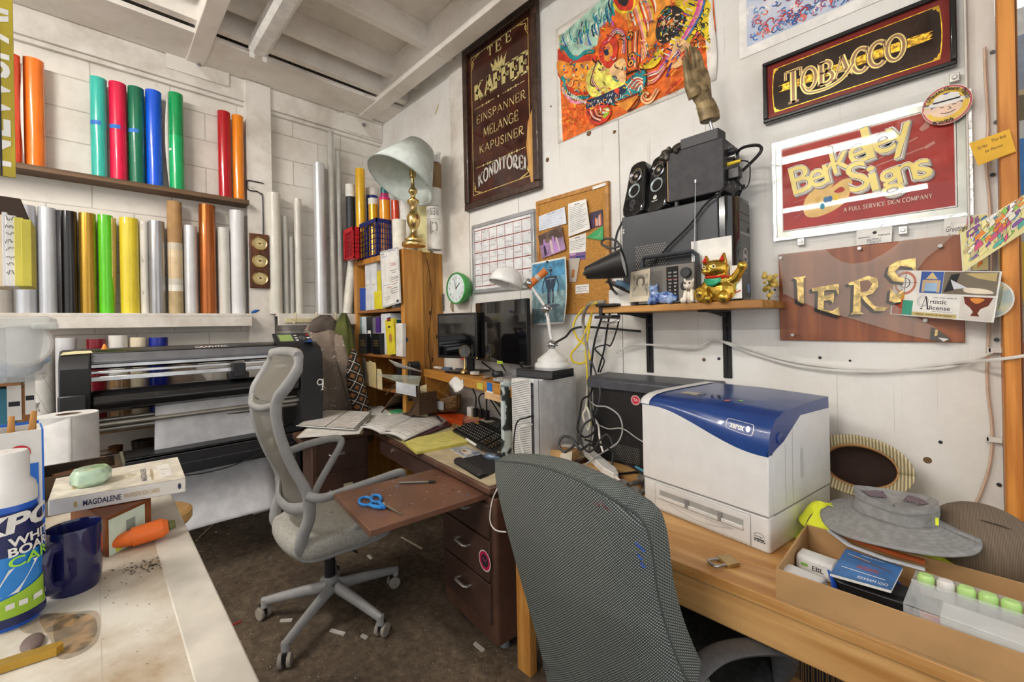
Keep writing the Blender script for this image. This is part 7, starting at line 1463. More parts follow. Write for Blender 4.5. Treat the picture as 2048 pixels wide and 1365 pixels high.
# left end of the shelf: clamp lamp, boxes, clamp
cl,cs=dep(1247,527,1.86),dep(1172,547,1.93);T=thing('clamp_lamp','black conical clamp lamp pointing right at the left end of the oak shelf','clamp lamp',cl);ad=(cl-cs).normalized();k=1.87/FPX;LBK=mat('1f1f21',.4)
sh_=B(LBK).lathe([(.0001,-.004),(12*k,0),(14*k,.008),(30*k,(cl-cs).length),(31*k,(cl-cs).length+.004),(29*k,(cl-cs).length+.002),(27*k,(cl-cs).length-.01)],40,cs,ad).build('shade',T,world=True,smooth=45)
B(mat('d9d6d0',.5)).lathe([(27.5*k,(cl-cs).length-.003),(13*k,.02),(.0001,.02)],40,cs,ad).build('shade_lining',sh_,world=True);B(LBK).cyl(cs-ad*.012,cs,.008,n=12).build('switch',T,world=True)
a=cs+ad*.10-V((0,0,.04));B(LBK).tube(spline([a,a+V((.0,.03,-.05)),V((SX0+.06,1.80,SZ+.05)),V((SX0+.05,1.80,SZ+.005))],5),.006,8).build('gooseneck',T,world=True)
CLM=mat('2b2b2d',.4,.2);B(CLM).box(SX0-.005,SX0+.10,1.70,1.78,SZ+.002,SZ+.014).box(SX0-.005,SX0+.09,1.69,1.77,SZ-.055,SZ-.04).box(SX0+.0,SX0+.02,1.72,1.75,SZ-.05,SZ+.01).build('clamp',T,world=True,bev=.004);B(STEEL).tube(spline([(SX0+.07,1.72,SZ-.05),(SX0+.12,1.71,SZ-.06),(SX0+.09,1.70,SZ-.075),(SX0+.03,1.70,SZ-.07)],4),.005,6).build('clamp_lever',T,world=True)
a,b_=onY(1217,605,1.755),onY(1260,577,1.755);tag(B(WHT).box(a.x,b_.x,1.756,1.86,SZ,b_.z).build('white_box',bev=.003),'plain white box at the left end of the oak shelf','box')
M_=MX.Translation((onY(1245,560,1.8).x,1.80,b_.z+.006))@MX.Rotation(.45,4,'Y');T=thing('dark_book','dark covered book lying slanted on the white box','book',M=M_);B(mat('2b2522',.5)).box(-.07,.08,-.05,.08,0,.012).build('cover',T,bev=.002);B(mat('5f86a4',.5)).box(-.02,.08,-.045,.085,.014,.034).build('blue_cover',T)
# ------------------------------------------------------------------ cables hanging from the shelf end down to the workbench
r=random.Random(21);YE=mat('e2c63a',.4);TP=mat('8f8a80',.5)
def hang(label,pts,rad,m,y=1.90):return cable('hanging_cable',label,[onY(*(p[:2]),p[2]if len(p)>2 else y)for p in pts],rad,m,n=7,k=7,group='cables hanging below the shelf end')
hang('yellow cable making a loop under the shelf clamp',[(1192,606,1.74),(1165,620),(1147,650),(1155,678),(1170,690),(1180,715),(1174,722),(1160,728),(1145,722),(1143,708),(1156,692),(1166,676),(1176,650),(1184,628)],.006,YE)
hang('second yellow cable running straight down beside the grey bundle',[(1184,625),(1178,660),(1172,700),(1174,740),(1177,790),(1180,830),(1182,850,1.86)],.006,YE)
hang('taupe cable bundle dropping from the clamp to the workbench',[(1210,604,1.76),(1178,610,1.8),(1166,640),(1172,680),(1178,730),(1181,790),(1183,840),(1180,880,1.86),(1176,905,1.80)],.009,TP)
hang('thick black cable falling diagonally from the clamp',[(1215,612,1.76),(1202,640),(1190,680),(1184,720),(1180,770),(1178,820),(1190,860),(1186,890,1.84)],.006,BLK)
hang('thin black cable left of the bracket curving back under the shelf',[(1238,618,1.8),(1236,650),(1222,690),(1212,690),(1190,698),(1208,720),(1200,745)],.004,BLK)
hang('black cable hanging straight behind the bundle',[(1221,616,1.8),(1214,660),(1208,700),(1200,730),(1196,745)],.005,BLK)
hang('grey cable arcing in front of the black computer',[(1178,800),(1192,812,1.8),(1215,815,1.78),(1238,832,1.76),(1245,860,1.74),(1236,885,1.72),(1215,900,1.72),(1195,912,1.74),(1165,935,1.66)],.004,mat('a6a6a4',.4))
hang('dark cable loop on the bench beside the white tower',[(1150,890,1.66),(1130,905,1.62),(1118,890,1.62),(1126,874,1.64),(1145,878,1.66),(1160,900,1.66),(1180,890,1.70),(1200,905,1.66)],.006,BLK)
hang('cream cable with a small plug hanging in a loop',[(1175,770),(1172,815,1.82),(1166,830,1.8),(1172,850,1.8),(1178,860,1.8),(1180,835,1.8),(1174,815,1.82)],.006,mat('d5cfc0',.4))
hang('grey cable twisting through the tangle behind the white adapter',[(1182,720),(1200,780,1.82),(1190,830,1.8),(1168,850,1.78),(1160,880,1.74),(1180,905,1.72),(1210,870,1.74),(1225,890,1.74),(1225,930,1.66)],.005,DGR)
hang('black cable sweeping from the tangle across to the printer',[(1170,880,1.76),(1215,895,1.72),(1235,915,1.70),(1265,935,1.66),(1290,950,1.62)],.005,BLK)
hang('white cable strand between the tower and the tangle',[(1186,835,1.82),(1196,850,1.8),(1200,880,1.76),(1206,905,1.72)],.005,WHT)
hang('thin grey cable lying across the face of the black computer',[(1188,845,1.815),(1215,858,1.81),(1245,858,1.81),(1275,878,1.80),(1294,888,1.78)],.003,mat('b5b3ae',.4))
hang('black cable knotted in a ring above the tangle',[(1188,765),(1180,790,1.85),(1165,800,1.84),(1160,830,1.8),(1155,860,1.78),(1170,875,1.76),(1190,860,1.76),(1184,820,1.8)],.005,BLK)
# ------------------------------------------------------------------ wooden workbench
WX0,WY0=-1.29,1.205;WBM=mat('d2a76c',.45,0,.3,2.0,c2='ad7c42',stretch=(.6,7,7),kind='wood',coat=.1)
T=thing('workbench','long pine workbench along the panelled wall carrying the printer','workbench',(-.3,1.6,0))
q=B(WBM)
for i in range(6):y0_=WY0+.137*i;q.box(WX0+(.0 if y0_>1.2 else 0),1.1,y0_+.0006,y0_+.1365,DZ-.032,DZ)
q.build('plank_top',T,world=True,bev=.003)
B(WBM).box(WX0,1.1,WY0+.012,WY0+.05,DZ-.135,DZ-.033).build('apron',T,world=True,bev=.004)
LGM=mat('cf9850',.45,0,.25,2,c2='a8702f',stretch=(7,7,.6),kind='wood')
for x in(-1.295,.9):B(LGM).box(x,x+.075,WY0+.05,WY0+.09,0,DZ-.033).build('leg',T,world=True,bev=.003);B(LGM).box(x,x+.075,1.93,1.97,0,DZ-.033).build('leg',T,world=True,bev=.003)
p=onY(1288,1232,WY0+.0)
# black computer behind the printer
T=thing('computer_tower','large black computer behind the printer with a round red sticker','computer',(-1.05,1.92,DZ));bx0,bx1,by0=onY(1182,760,1.845).x,-.72,1.845;zt=onY(1182,766,1.845).z
B(mat('1d1c1d',.45)).box(bx0+.01,bx1,by0,YB-.02,DZ,zt-.0).build('case',T,world=True,bev=.003);B(mat('45474d',.45,0,.1,20)).prism([(0,0),(.02,-.012),(.02,.03),(0,.045),(-.175,.05),(-.175,0)],bx1-bx0+.02,(bx1+.008,by0-.0,zt-.01),(0,-1,0),(0,0,1)).build('top_cover',T,world=True,bev=.004)
q=WP(by0-.0005,lay=.0006);u,v=q.pix(1271,801);q.disc(u,v,.024,PAP,28);q.disc(u,v,.0225,mat('c4203a',.4),28);q.ring(u,v,.019,.0012,PAP);q.text('TA',u,v-.005,.013,PAP,al='c',bold=.02);q.build('red_sticker',T,world=True)
q=WP(by0-.0005,lay=.0004);
for j in range(9):
 for i in range(17):q.l=.0006;q.disc(onY(1225,920,by0).x+i*.009+(.0045 if j%2 else 0),DZ+.02+.009*j,.0026,mat('8a8680',.5),6)
vm=q.build('vent_grille',T,world=True);vm['kind']='stuff'
# printer
PO=V((-.835,1.50,DZ));PA_=-.165;T=thing('laser_printer','white and blue colour laser printer on the workbench','printer',PO,PA_);PW,PD_,PH=.455,.46,.43;WP_=mat('dedddb',.35,0,.02);NAV=mat('1d3d7c',.3,0,.05,10,coat=.2)
side=[(0,.0),(PD_,.0),(PD_,.395),(.10,.37),(.03,.345),(.0,.31)]
B(WP_).rbox((PW/2,PD_/2,.053),(PW,PD_,.106),.012).build('base',T,bev=.004)
def lowedge(x): # lower edge of the blue cover across the front
 s_=max(0,min(1,(x-.05)/(PW-.07)));return .385-.095*(s_*s_*(3-2*s_))
n=16;vs=[];q=B(WP_);xs_=[PW*i/n for i in range(n+1)]
top_f=[(x,lowedge(x))for x in xs_]
q.prism([(0,.109)]+[(PW,.109)]+[(x,z)for x,z in reversed(top_f)],-.03,(0,0,0),(1,0,0),(0,0,1));q.build('front_door',T,bev=.003)
q=B(WP_);sd_=[(.03,.109),(PD_,.109),(PD_,.40),(.20,.40),(.03,.29)];q.prism(sd_,.006,(PW-.006,0,0),(0,1,0),(0,0,1));q.prism([(.03,.109),(PD_,.109),(PD_,.42),(.06,.425),(.03,.40)],.006,(0,0,0),(0,1,0),(0,0,1));q.box(.006,PW-.006,PD_-.01,PD_,.109,.41);q.box(.006,PW-.006,.03,PD_-.01,.109,.28).build('body',T,bev=.004)
# blue cover: rounded front rising to the rear
prf=[(.0,0),(.004,.33),(.02,.62),(.05,.84),(.10,.96),(.17,1.0),(.30,1.03),(PD_-.01,1.04)]
def cov(u,v):
 x=-.001+(PW+.002)*u;i=v*(len(prf)-1);a=int(min(i,len(prf)-2));f_=i-a;y=prf[a][0]*(1-f_)+prf[a+1][0]*f_;s_=prf[a][1]*(1-f_)+prf[a+1][1]*f_
 z0_=lowedge(x);z1_=.425-.02*max(0,(u-.5));return V((x,y-.002,z0_+(z1_-z0_)*s_))
q=B(NAV).grid(cov,24,21);pr_=[(p_[0],p_[1])for p_ in[(cov(1,i/21).y,cov(1,i/21).z)for i in range(22)]]+[(PD_-.01,.38),(.22,.385),(.10,.32)]
q.prism(pr_,.004,(PW-.003,0,0),(0,1,0),(0,0,1));pl_=[(cov(0,i/21).y,cov(0,i/21).z)for i in range(22)]+[(PD_-.01,.38)];q.prism(pl_,.004,(-.001,0,0),(0,1,0),(0,0,1));cv=q.build('blue_cover',T,smooth=50)
wl=B(WP_);wl.grid(lambda u,v:cov(u*.085,v)+V((-.002,-.002,.0025)),4,21).prism([(a-.002,z+.0025)for a,z in pl_],.005,(-.004,0,0),(0,1,0),(0,0,1)).build('white_corner',T,smooth=50)
def onc(u,v,l):p_=cov(u,v);e=1e-3;n_=(cov(min(1,u+e),v)-cov(max(0,u-e),v)).cross(cov(u,min(1,v+e))-cov(u,max(0,v-e))).normalized();return p_+n_*l
q=Pa(onc,.0005,.001);q.text('xerox',.735,.205,.075,PAP,w=.10,bold=.035);q.disc(.86,.24,.014,mat('c9ccd0',.3,.5),18,.034);q.line(sp2([(.715,.19),(.71,.24),(.715,.29),(.74,.305),(.87,.305),(.89,.29),(.895,.24),(.89,.19),(.87,.175),(.74,.175)],3,True),.005,PAP,True);q.build('brand_badge',cv)
q=Pa(onc,.0005,.001);q.rect(.20,.34,.60,.70,mat('c9a24a',.3,.5),6);q.rect(.21,.33,.62,.69,mat('3a3a36',.15,coat=.5),6);q.disc(.60,.60,.017,mat('c46a6a',.4),18,.03);q.disc(.67,.66,.014,mat('8fd06a',.4),16,.022)
for u,v in((.38,.61),(.38,.66),(.44,.66),(.47,.62),(.50,.66),(.47,.70),(.53,.62)):q.disc(u,v,.010,INK,12,.016)
q.line(sp2([(.12,.55),(.11,.72),(.4,.73),(.76,.70),(.78,.62),(.70,.5)],4),.003,mat('6a7fae',.4));q.build('control_panel',cv)
# paper tray
q=B(WP_).box(.055,PW-.055,-.003,.006,.008,.098);tr=q.build('paper_tray',T,bev=.002);GS=mat('8c8b88',.5)
B(mat('a9a7a2',.5)).box(.075,PW-.075,-.0036,-.002,.058,.078).build('tray_slot',tr);B(WP_).box(.075,PW-.075,-.010,-.003,.048,.060).build('slot_lip',tr,bev=.002)
for x in(PW*.40,PW*.66):B(GS).box(x,x+.012,-.012,.0,.05,.078).build('paper_guide',tr,bev=.002)
q=Pa(plane((0,-.0034,0),(1,0,0),(0,0,1)),.0003,.0004);pts=[(.12+.22*i/10,.036-.018*math.sin(PI*i/10))for i in range(11)];q.line([(.11,.037),(.35,.037)],.002,mat('b9b7b2',.5));q.line(pts,.002,mat('b9b7b2',.5));q.build('pull_groove',tr)
q=Pa(plane((0,-.0005,0),(1,0,0),(0,0,1)),.0003);q.rect(PW-.045,PW-.015,.032,.036,INK);q.words(PW-.045,PW-.012,.027,.003,INK,3);q.line(sp2([(PW-.045,.044),(PW-.038,.052),(PW-.022,.052),(PW-.014,.044)],4),.0012,INK);q.text('energy',PW-.043,.040,.006,INK,shear=.4);q.rect(0,PW,.106,.1085,mat('a5a4a0',.5));q.rect(.0535,.055,.0,.1,mat('9a9995',.5));q.rect(PW-.055,PW-.0535,.0,.1,mat('9a9995',.5));q.rect(.058,PW-.055,.0985,.0998,mat('9a9995',.5));q.build('front_marks',T)
q=Pa(plane((PW,.03,.109),(0,1,0),(0,0,1)),.0004,.0004);q.line(sp2([(.13,.0),(.13,.2),(.15,.26),(.25,.285),(.40,.29)],5),.002,mat('b5b4b0',.5));q.line([(.08,0),(.08,.2)],.0016,mat('c2c1bd',.5));q.poly(sp2([(.19,.08),(.19,.16),(.205,.16),(.21,.08)],4,True),mat('cfcecb',.3));q.rect(0,.43,-.003,.0,mat('a5a4a0',.5));q.build('side_marks',T)
B(NAV).lathe([(.018,0),(.018,.003),(.014,.004),(.0001,.004)],20,(PW+.001,.07,.335),(1,0,0)).build('hinge_cap',T)
# padlock
p=onZ(1455,1128,DZ);T=thing('padlock','brass padlock lying flat on the workbench in front of the printer','padlock',p,-.55);B(mat('b9a070',.3,.8)).box(-.024,.024,-.018,.022,0,.014).build('body',T,bev=.003)
B(STEEL).tube(spline([(-.016,-.016,.008),(-.016,-.045,.008),(-.008,-.055,.008),(.008,-.055,.008),(.016,-.045,.008),(.016,-.016,.008)],6),.0042,8).build('shackle',T)
# bench things left of the printer
p=onZ(1112,918,DZ);T=thing('wooden_tray','small open wooden carton with a white lid flap on the workbench','box',(p.x,p.y+.03,DZ),.3);CW=mat('d2aa74',.6)
B(CW).box(-.10,.09,-.05,.06,0,.006).box(-.10,-.094,-.05,.06,0,.05).box(.084,.09,-.05,.06,0,.05).box(-.10,.09,.054,.06,0,.05).box(-.10,.09,-.05,-.044,0,.05).build('tray',T,bev=.002);B(PAP).box(.0,.09,.02,.06,.052,.056).build('flap',T);B(mat('e0d6c4',.6)).prism([(0,0),(.06,0),(.065,.06),(.0,.04)],.004,(.03,-.056,.0),(1,-.1,0),(0,0,1)).build('printed_flap',T)
tag(B(mat('d8b27c',.6)).box(-1.27,-1.15,1.60,1.66,DZ,DZ+.02).build('wood_offcut',bev=.002),'flat light wood offcut beside the white tower on the workbench','wood')
a,b_=onZ(1165,892,DZ+.03),onZ(1232,950,DZ+.03);X=(b_-a).normalized();T=thing('power_adapter','long white power adapter lying across the workbench','adapter',M=frame(a,X,V((-X.y,X.x,0)),(0,0,1)));L_=(b_-a).length
B(WPLAS).prism([(0,-.02),(L_*.86,-.028),(L_,-.012),(L_,.012),(L_*.86,.028),(0,.02)],.036,(0,0,-.028),(1,0,0),(0,1,0)).build('body',T,bev=.004);B(WHT).tube(spline([(L_,0,-.01),(L_+.05,.0,-.016),(L_+.1,-.03,-.022),(L_+.16,-.03,-.022)],5),.006,8).build('cord',T)
a=onZ(1190,880,DZ+.03);tag(B(WPLAS).box(a.x-.01,a.x+.12,a.y+.03,a.y+.075,DZ+.005,DZ+.04).build('power_adapter',bev=.005),'second white adapter half buried in the cable tangle','adapter')
def dumbbell(px0,py0,px1,py1,label):
 a,b_=onZ(px0,py0,DZ+.028),onZ(px1,py1,DZ+.028);d=(b_-a).normalized();t=thing('dumbbell',label,'dumbbell',a,group='hex dumbbells');IR=mat('8a847e',.5,.2,.3,30)
 for e in(a,a+d*.15):B(IR).cyl(e-d*.024,e+d*.024,.031,n=6).build('hex_head',t,world=True,bev=.003)
 B(IR).cyl(a,a+d*.15,.011,n=14).build('grip',t,world=True)
dumbbell(1243,976,1290,960,'left rusty hex dumbbell in front of the printer corner');dumbbell(1266,990,1315,975,'right rusty hex dumbbell closest to the printer')
for k,(pts,lb)in enumerate((([(1210,955),(1245,948),(1285,945),(1300,955),(1270,968),(1225,972),(1215,962),(1240,955)],'black cable coil lying behind the dumbbells'),([(1215,975),(1250,990),(1290,1000),(1285,1008),(1240,1000),(1222,985)],'black cable lying in front of the dumbbells'))):cable('bench_cable',lb,[onZ(*p,DZ+.007)for p in pts],.005,BLK)
a,b_=onZ(1272,935,DZ+.02),onZ(1294,947,DZ+.02);tag(B(mat('5aa6c8',.4)).cyl(a,b_,.007,n=12).build('blue_plug'),'light blue cable plug beside the printer','plug')
# ------------------------------------------------------------------ hats and vest at the far end of the bench
T=thing('striped_sun_hat','striped straw hat lying open against the wall behind the printer','hat',onZ(1735,972,DZ));hc=onY(1718,933,1.93);hn=(V((-.12,-1,.35))).normalized()
STR=mat('cfc19a',.8,0,0,34,c2='8a7c62',stretch=(1,1,.2),kind='wave')
def ell(c,n_,a,b_,t,up=V((0,0,1))):
 x=up.cross(n_).normalized();y=n_.cross(x);return c+x*a*math.cos(t)+y*b_*math.sin(t)
B(STR).grid(lambda u,v:ell(hc+hn*(.01+.03*v),hn,.108+.045*v,.072+.03*v,2*PI*u)+hn*.008*math.sin(6*PI*u)*v,40,4).build('brim',T,world=True,solid=.004)
B(mat('b98a5a',.8)).grid(lambda u,v:ell(hc+hn*(.014-.02*v),hn,.109-.008*v,.073-.006*v,2*PI*u),32,2).build('sweat_band',T,world=True,solid=.003);B(mat('35231d',.85)).grid(lambda u,v:ell(hc-hn*(.006+.06*math.sin(PI/2*v)),hn,.102*math.cos(PI/2*v),.069*math.cos(PI/2*v),2*PI*u),32,6).build('lining',T,world=True)
HV=mat('dfe63a',.8,0,.12,12);HO_=mat('e8743a',.8)
def heap(name,pts,z0,h,m,parent,seed=0):
 P=[onZ(*p,z0)if p[0]>9 else V((p[0],p[1],z0))for p in pts];c=sum(P,V())/len(P);r=random.Random(seed);Q=spline(P,6,True);N=len(Q)
 def fn(u,v):
  p=c+(Q[int(round(u*N))%N]-c)*(1-v);z=z0+h*(1-(1-v)**3)*(1+.3*math.sin(7*PI*u+3*v+seed));return V((p.x,p.y,z))
 return B(m).grid(fn,N,8).build(name,parent,world=True,smooth=80)
T=thing('safety_vest','fluorescent yellow safety vest with orange bands crumpled under the grey hat','vest',onZ(1750,1090,DZ))
heap('body',[(-.335,1.55),(-.36,1.65),(-.32,1.78),(-.2,1.85),(-.02,1.84),(.06,1.72),(.10,1.56),(-.1,1.545),(-.2,1.545)],DZ+.002,.10,HV,T,1);heap('fold',[(-.325,1.555),(-.35,1.64),(-.27,1.68),(-.2,1.60),(-.22,1.55)],DZ+.06,.055,HV,T,2)
B(HO_).tube([onZ(*p,DZ+.075)for p in((1665,1052),(1685,1068),(1730,1088),(1790,1108),(1850,1125))],.014,8,flat=.3,up=(0,0,1)).build('orange_band',T,world=True);B(mat('b9bcc0',.5)).tube([onZ(*p,DZ+.085)for p in((1660,1062),(1700,1092),(1770,1118),(1850,1140))],.010,8,flat=.3,up=(0,0,1)).build('silver_band',T,world=True)
T=thing('blue_cloth','pale blue denim cloth folded under the brim of the grey hat','cloth',onZ(1890,1090,DZ+.07));heap('cloth',[(1840,1085),(1850,1050),(1930,1040),(1945,1075),(1925,1100),(1870,1110)],DZ+.078,.03,mat('9fb7bd',.85),T,4)
# grey brimmed hat
HZ_=DZ+.15;hc=onZ(1787,1030,HZ_);T=thing('bucket_hat','grey wide brimmed sun hat lying on the yellow vest','hat',hc);GH=mat('8b8a88',.85,0,.08,60);a0=-.1
def brim(u,v):t=2*PI*u;r_=.078+.085*v;return hc+V((r_*math.cos(t)*1.02,r_*math.sin(t)*.93,.0-.025*v-.02*v*max(0,-math.cos(t-.9))+.006*v*math.sin(3*t)))
B(GH).grid(brim,48,8).build('brim',T,world=True,solid=.004)
q=Pa(lambda u,v,l:brim(u,v)+V((0,0,.0025+l)),.0,.0006)
for i in range(7):q.line([(k/40,.12+.125*i)for k in range(41)],.006,mat('757472',.85))
q.build('stitching',T,world=True)
def crown(u,v):t=2*PI*u;w_=max(0,v-.5)/.5;r_=.088*(1-.97*w_**1.2);z=.055*min(1,v/.5)-.028*math.sin(PI*w_*.6);return hc+V((r_*math.cos(t)*(1+.05*math.sin(3*t+5*v)),r_*math.sin(t)*.82*(1+.05*math.sin(4*t)),-.002+z*(1+.13*math.sin(2*t+1))))
B(GH).grid(crown,48,14).build('crown',T,world=True,smooth=80);q=Pa(lambda u,v,l:crown(u,v)+V((0,-.001,.002))*(1+l*800),.0,.001);MSH=mat('7d6f74',.8,0,0,160,c2='5a4a52',kind='checker')
q.rect(.30,.47,.42,.75,MSH,8);q.rect(.55,.72,.42,.75,MSH,8);q.rect(.03,.2,.42,.75,MSH,8);q.line([(k/30,.30)for k in range(31)],.05,mat('777674',.85));q.build('mesh_panels',T,world=True);B(HV).box(hc.x+.084,hc.x+.09,hc.y-.05,hc.y-.035,hc.z+.015,hc.z+.03).build('yellow_tab',T,world=True)
# brown flat cap
hc=onZ(1948,1092,DZ+.08);T=thing('flat_cap','brown ribbed flat cap leaning beside the grey hat at the bench end','hat',hc);CPM=mat('7a6a58',.9,0,0,120,c2='56493c',stretch=(1,1,.3),kind='wave')
M_=MX.Translation(hc)@MX.Rotation(.5,4,'X')@MX.Rotation(.35,4,'Y')@MX.Rotation(-.5,4,'Z')@MX.Scale(.84,4)
B(CPM).grid(lambda u,v:M_@V((.125*math.cos(2*PI*u)*math.cos(PI/2*v)**.7,.145*math.sin(2*PI*u)*math.cos(PI/2*v)**.7+.02,.105*math.sin(PI/2*v)+.01*math.sin(4*PI*u)*(1-v))),40,10).build('crown',T,world=True,smooth=80)
B(CPM).grid(lambda u,v:M_@V((.11*math.cos(PI*(1+u)),-.06+(.08+.075*v)*math.sin(PI*(1+u)),-.012-.02*v*v)),24,5).build('peak',T,world=True,solid=.008);q=B(mat('3f352c',.9))
for a in(.6,):q.tube([M_@V((.126*math.cos(a)*math.cos(t),.146*math.sin(a)*math.cos(t)+.02,.107*abs(math.sin(t))))for t in[PI*i/20 for i in range(21)]],.002,5)
q.build('seams',T,world=True)
hc=onZ(2020,1075,DZ+.06);T=thing('trucker_cap','dark blue mesh cap at the very end of the bench beside the orange post','hat',hc);B(mat('3c4c5a',.85)).grid(lambda u,v:hc+V((.11*math.cos(2*PI*u)*math.cos(PI/2*v),.10*math.sin(2*PI*u)*math.cos(PI/2*v),.10*math.sin(PI/2*v)-.05)),28,7).build('crown',T,world=True,smooth=80);B(mat('2f3338',.8)).grid(lambda u,v:hc+V((-.03+(.1+.07*v)*math.cos(PI*(.9+u*.8)),(.09+.07*v)*math.sin(PI*(.9+u*.8)),-.045-.01*v)),18,3).build('peak',T,world=True,solid=.005)
# ------------------------------------------------------------------ cardboard tray and its contents
TX_,TY_,TL,TD=-.316,1.207,.60,.325;T=thing('cardboard_tray','low brown cardboard tray full of batteries and pens at the bench front','box',(TX_,TY_,DZ));CD=mat('b08a5c',.75,0,.06,8)
B(CD).box(0,TL,0,TD,0,.005).build('floor',T);
for nm,a in(('front_wall',(0,TL,0,.005)),('back_wall',(0,TL,TD-.005,TD)),('end_wall',(0,.005,.005,TD-.005)),('end_wall',(TL-.005,TL,.005,TD-.005))):B(CD).box(*a,.005,.078).build(nm,T,bev=.001)
def tz(px,py,z):return onZ(px,py,DZ+z)
def batt(px,py,rz,label):
 p=tz(px,py,.05);T=thing('battery_case',label,'battery case',(p.x,p.y,DZ+.006),rz,group='battery cases');B(mat('e3e3e1',.3,alpha=.85,var=0)).rbox((0,0,.026),(.085,.058,.05),.014,'x').build('case',T,bev=.004)
 for i in range(4):B(mat('f0f0ee',.35)).cyl((-.03,-.0195+.013*i,.040),(.03,-.0195+.013*i,.040),.006,n=12).build('battery',T)
 q=Pa(plane((-.034,-.0295,.014),(1,0,0),(0,0,1)),.0005);q.rect(0,.066,0,.026,PAP);q.text('EBL',.03,.008,.012,INK,bold=.02);q.rect(.004,.02,.012,.02,mat('8fc05a',.5));q.build('label',T)
batt(1635,1118,-.1,'white battery case at the back of the cardboard tray');batt(1606,1152,-.15,'white battery case with a printed label at the front left of the tray')
T=thing('black_charger','black battery charger lying under the blue booklet in the tray','charger',tz(1745,1190,.02));p=tz(1748,1188,.02);B(mat('1d1d1f',.35)).rbox((p.x,p.y,DZ+.025),(.15,.085,.038),.015,'z').build('body',T,world=True,bev=.005);B(DGR).box(p.x+.0,p.x+.06,p.y-.02,p.y+.035,DZ+.044,DZ+.047).build('slots',T,world=True)
c=[tz(*p,.078)for p in((1782,1182),(1660,1148),(1806,1135),(1692,1098))]
def pa_digi(q):q.rect(0,1,0,1,mat('3f6fa8',.5,0,.15,14));q.text('DIGI MARKER',.08,.10,.09,PAP,w=.5);q.text('DRAGON',.30,.44,.12,mat('b0452f',.5),w=.36,bold=.03);q.line([(.15,.30),(.9,.34)],.02,PAP);q.line([(.12,.66),(.5,.72),(.8,.8)],.035,mat('6f4a3a',.5));q.line([(.5,.78),(.92,.84)],.02,mat('c9b9a0',.5));q.words(.3,.7,.92,.02,PAP,3)
T=thing('blue_booklet','blue booklet lying upside down across the tray on the charger','booklet',c[0]);f=quad(*c,(0,0,1));B(PAP).add([f(u,v,l)for l in(-.006,0)for u,v in((0,0),(1,0),(1,1),(0,1))],BX6).build('pages',T,world=True);q=Pa(f,.0003,.0003);pa_digi(q);q.build('cover',T,world=True)
for i,(a,b_,lb)in enumerate((((1655,1130),(1672,1200),'blue clip strap between the battery cases and the booklet'),((1795,1165),(1812,1195),'blue clip strap right of the blue booklet'))):B_=B(mat('1f5fd0',.35)).tube([tz(*a,.04),tz((a[0]+b_[0])/2+4,(a[1]+b_[1])/2,.035),tz(*b_,.02)],.010,8,flat=.4);tag(B_.build('blue_strap'),lb,'strap')
for i,(a,b_,lb)in enumerate((((1805,1240),(1872,1240),'silver pen with a black end beside the clear case'),((1720,1215),(1800,1235),'grey pen lying in front of the charger'),((1690,1205),(1770,1240),'thin black rod lying in the tray'),((1800,1220),(1850,1232),'black marker near the clear case'))):p0,p1=tz(*a,.014),tz(*b_,.014);d=p1-p0;t=thing('pen',lb,'pen',p0);B([SILV,GRY,BLK,BLK][i]).cyl(p0,p1,.006,n=12).build('barrel',t,world=True);B(BLK).cyl(p0-d*.02,p0+d*.25,.0064,n=12).build('cap',t,world=True)
for i in range(5):a=tz(1690+i*18,1200+i*6,.010);tag(B(mat(['c9b08a','8a8a88','d9d6d0','6a5a4a','b9a58a'][i],.6)).box(a.x,a.x+.05,a.y-.006,a.y+.004,a.z-.004,a.z+.004,T=None).build('loose_strip'),['tan','grey','white','brown','beige'][i]+' flat strip loose in the cardboard tray','strip')
# clear case with ten green capped bottles
cx0,cy0=tz(1815,1215,.02).x,1.235;M_=MX.Translation((cx0+.0,cy0-.0,DZ+.03))@MX.Rotation(-.05,4,'Z')@MX.Rotation(-.06,4,'X');T=thing('clear_case','clear plastic case holding small bottles with pale green caps','case',M=M_);CLP=mat('e6eaea',.12,alpha=.28,var=0);L_=.34
B(CLP).box(0,L_,0,.20,0,.003).box(0,L_,0,.003,0,.05).box(0,L_,.197,.2,0,.06).box(0,.003,0,.2,0,.055).box(L_-.003,L_,0,.2,0,.055).box(0,L_,.13,.133,0,.06).build('shell',T);B(mat('efefec',.4)).box(.055,.22,.012,.088,.0035,.05).build('white_label',T,bev=.002)
B(CLP).box(.0,L_,.0,.128,.052,.055).build('lid',T,bev=.002)
B(WPLAS).box(.015,.07,.126,.128,.035,.05).build('label_strip',T);b_=None
for i in range(10):
 t=thing('small_bottle','small bottle with a pale %s cap standing in the clear case'%('green' if i!=1 else 'red and white'),'bottle',M=M_@MX.Translation((.022+.033*i,.165,.004)),group='green capped bottles' if i!=1 else None);B(mat('e9efe6',.3,alpha=.7,var=0)).cyl((0,0,0),(0,0,.04),.0135,n=16).build('bottle',t)
 B(mat('b9e08a' if i!=1 else 'e6e0dc',.4)).lathe([(.015,.04),(.0155,.058),(.012,.064),(.0001,.065)],18).build('cap',t)
p=tz(1990,1300,.03);
def pa_ebl(q):q.rect(0,.55,.0,1,mat('e9a08a',.4));q.poly(sp2([(.1,.5),(.3,.8),(.5,.6),(.35,.2)],4,True),mat('d0388a',.4));q.poly(sp2([(.02,.7),(.2,.9),(.2,.6)],3,True),mat('e05a3a',.4));q.text('EBL',.62,.3,.4,mat('4a4a50',.5),w=.3,bold=.02);q.words(.6,.95,.85,.06,GRY,3)
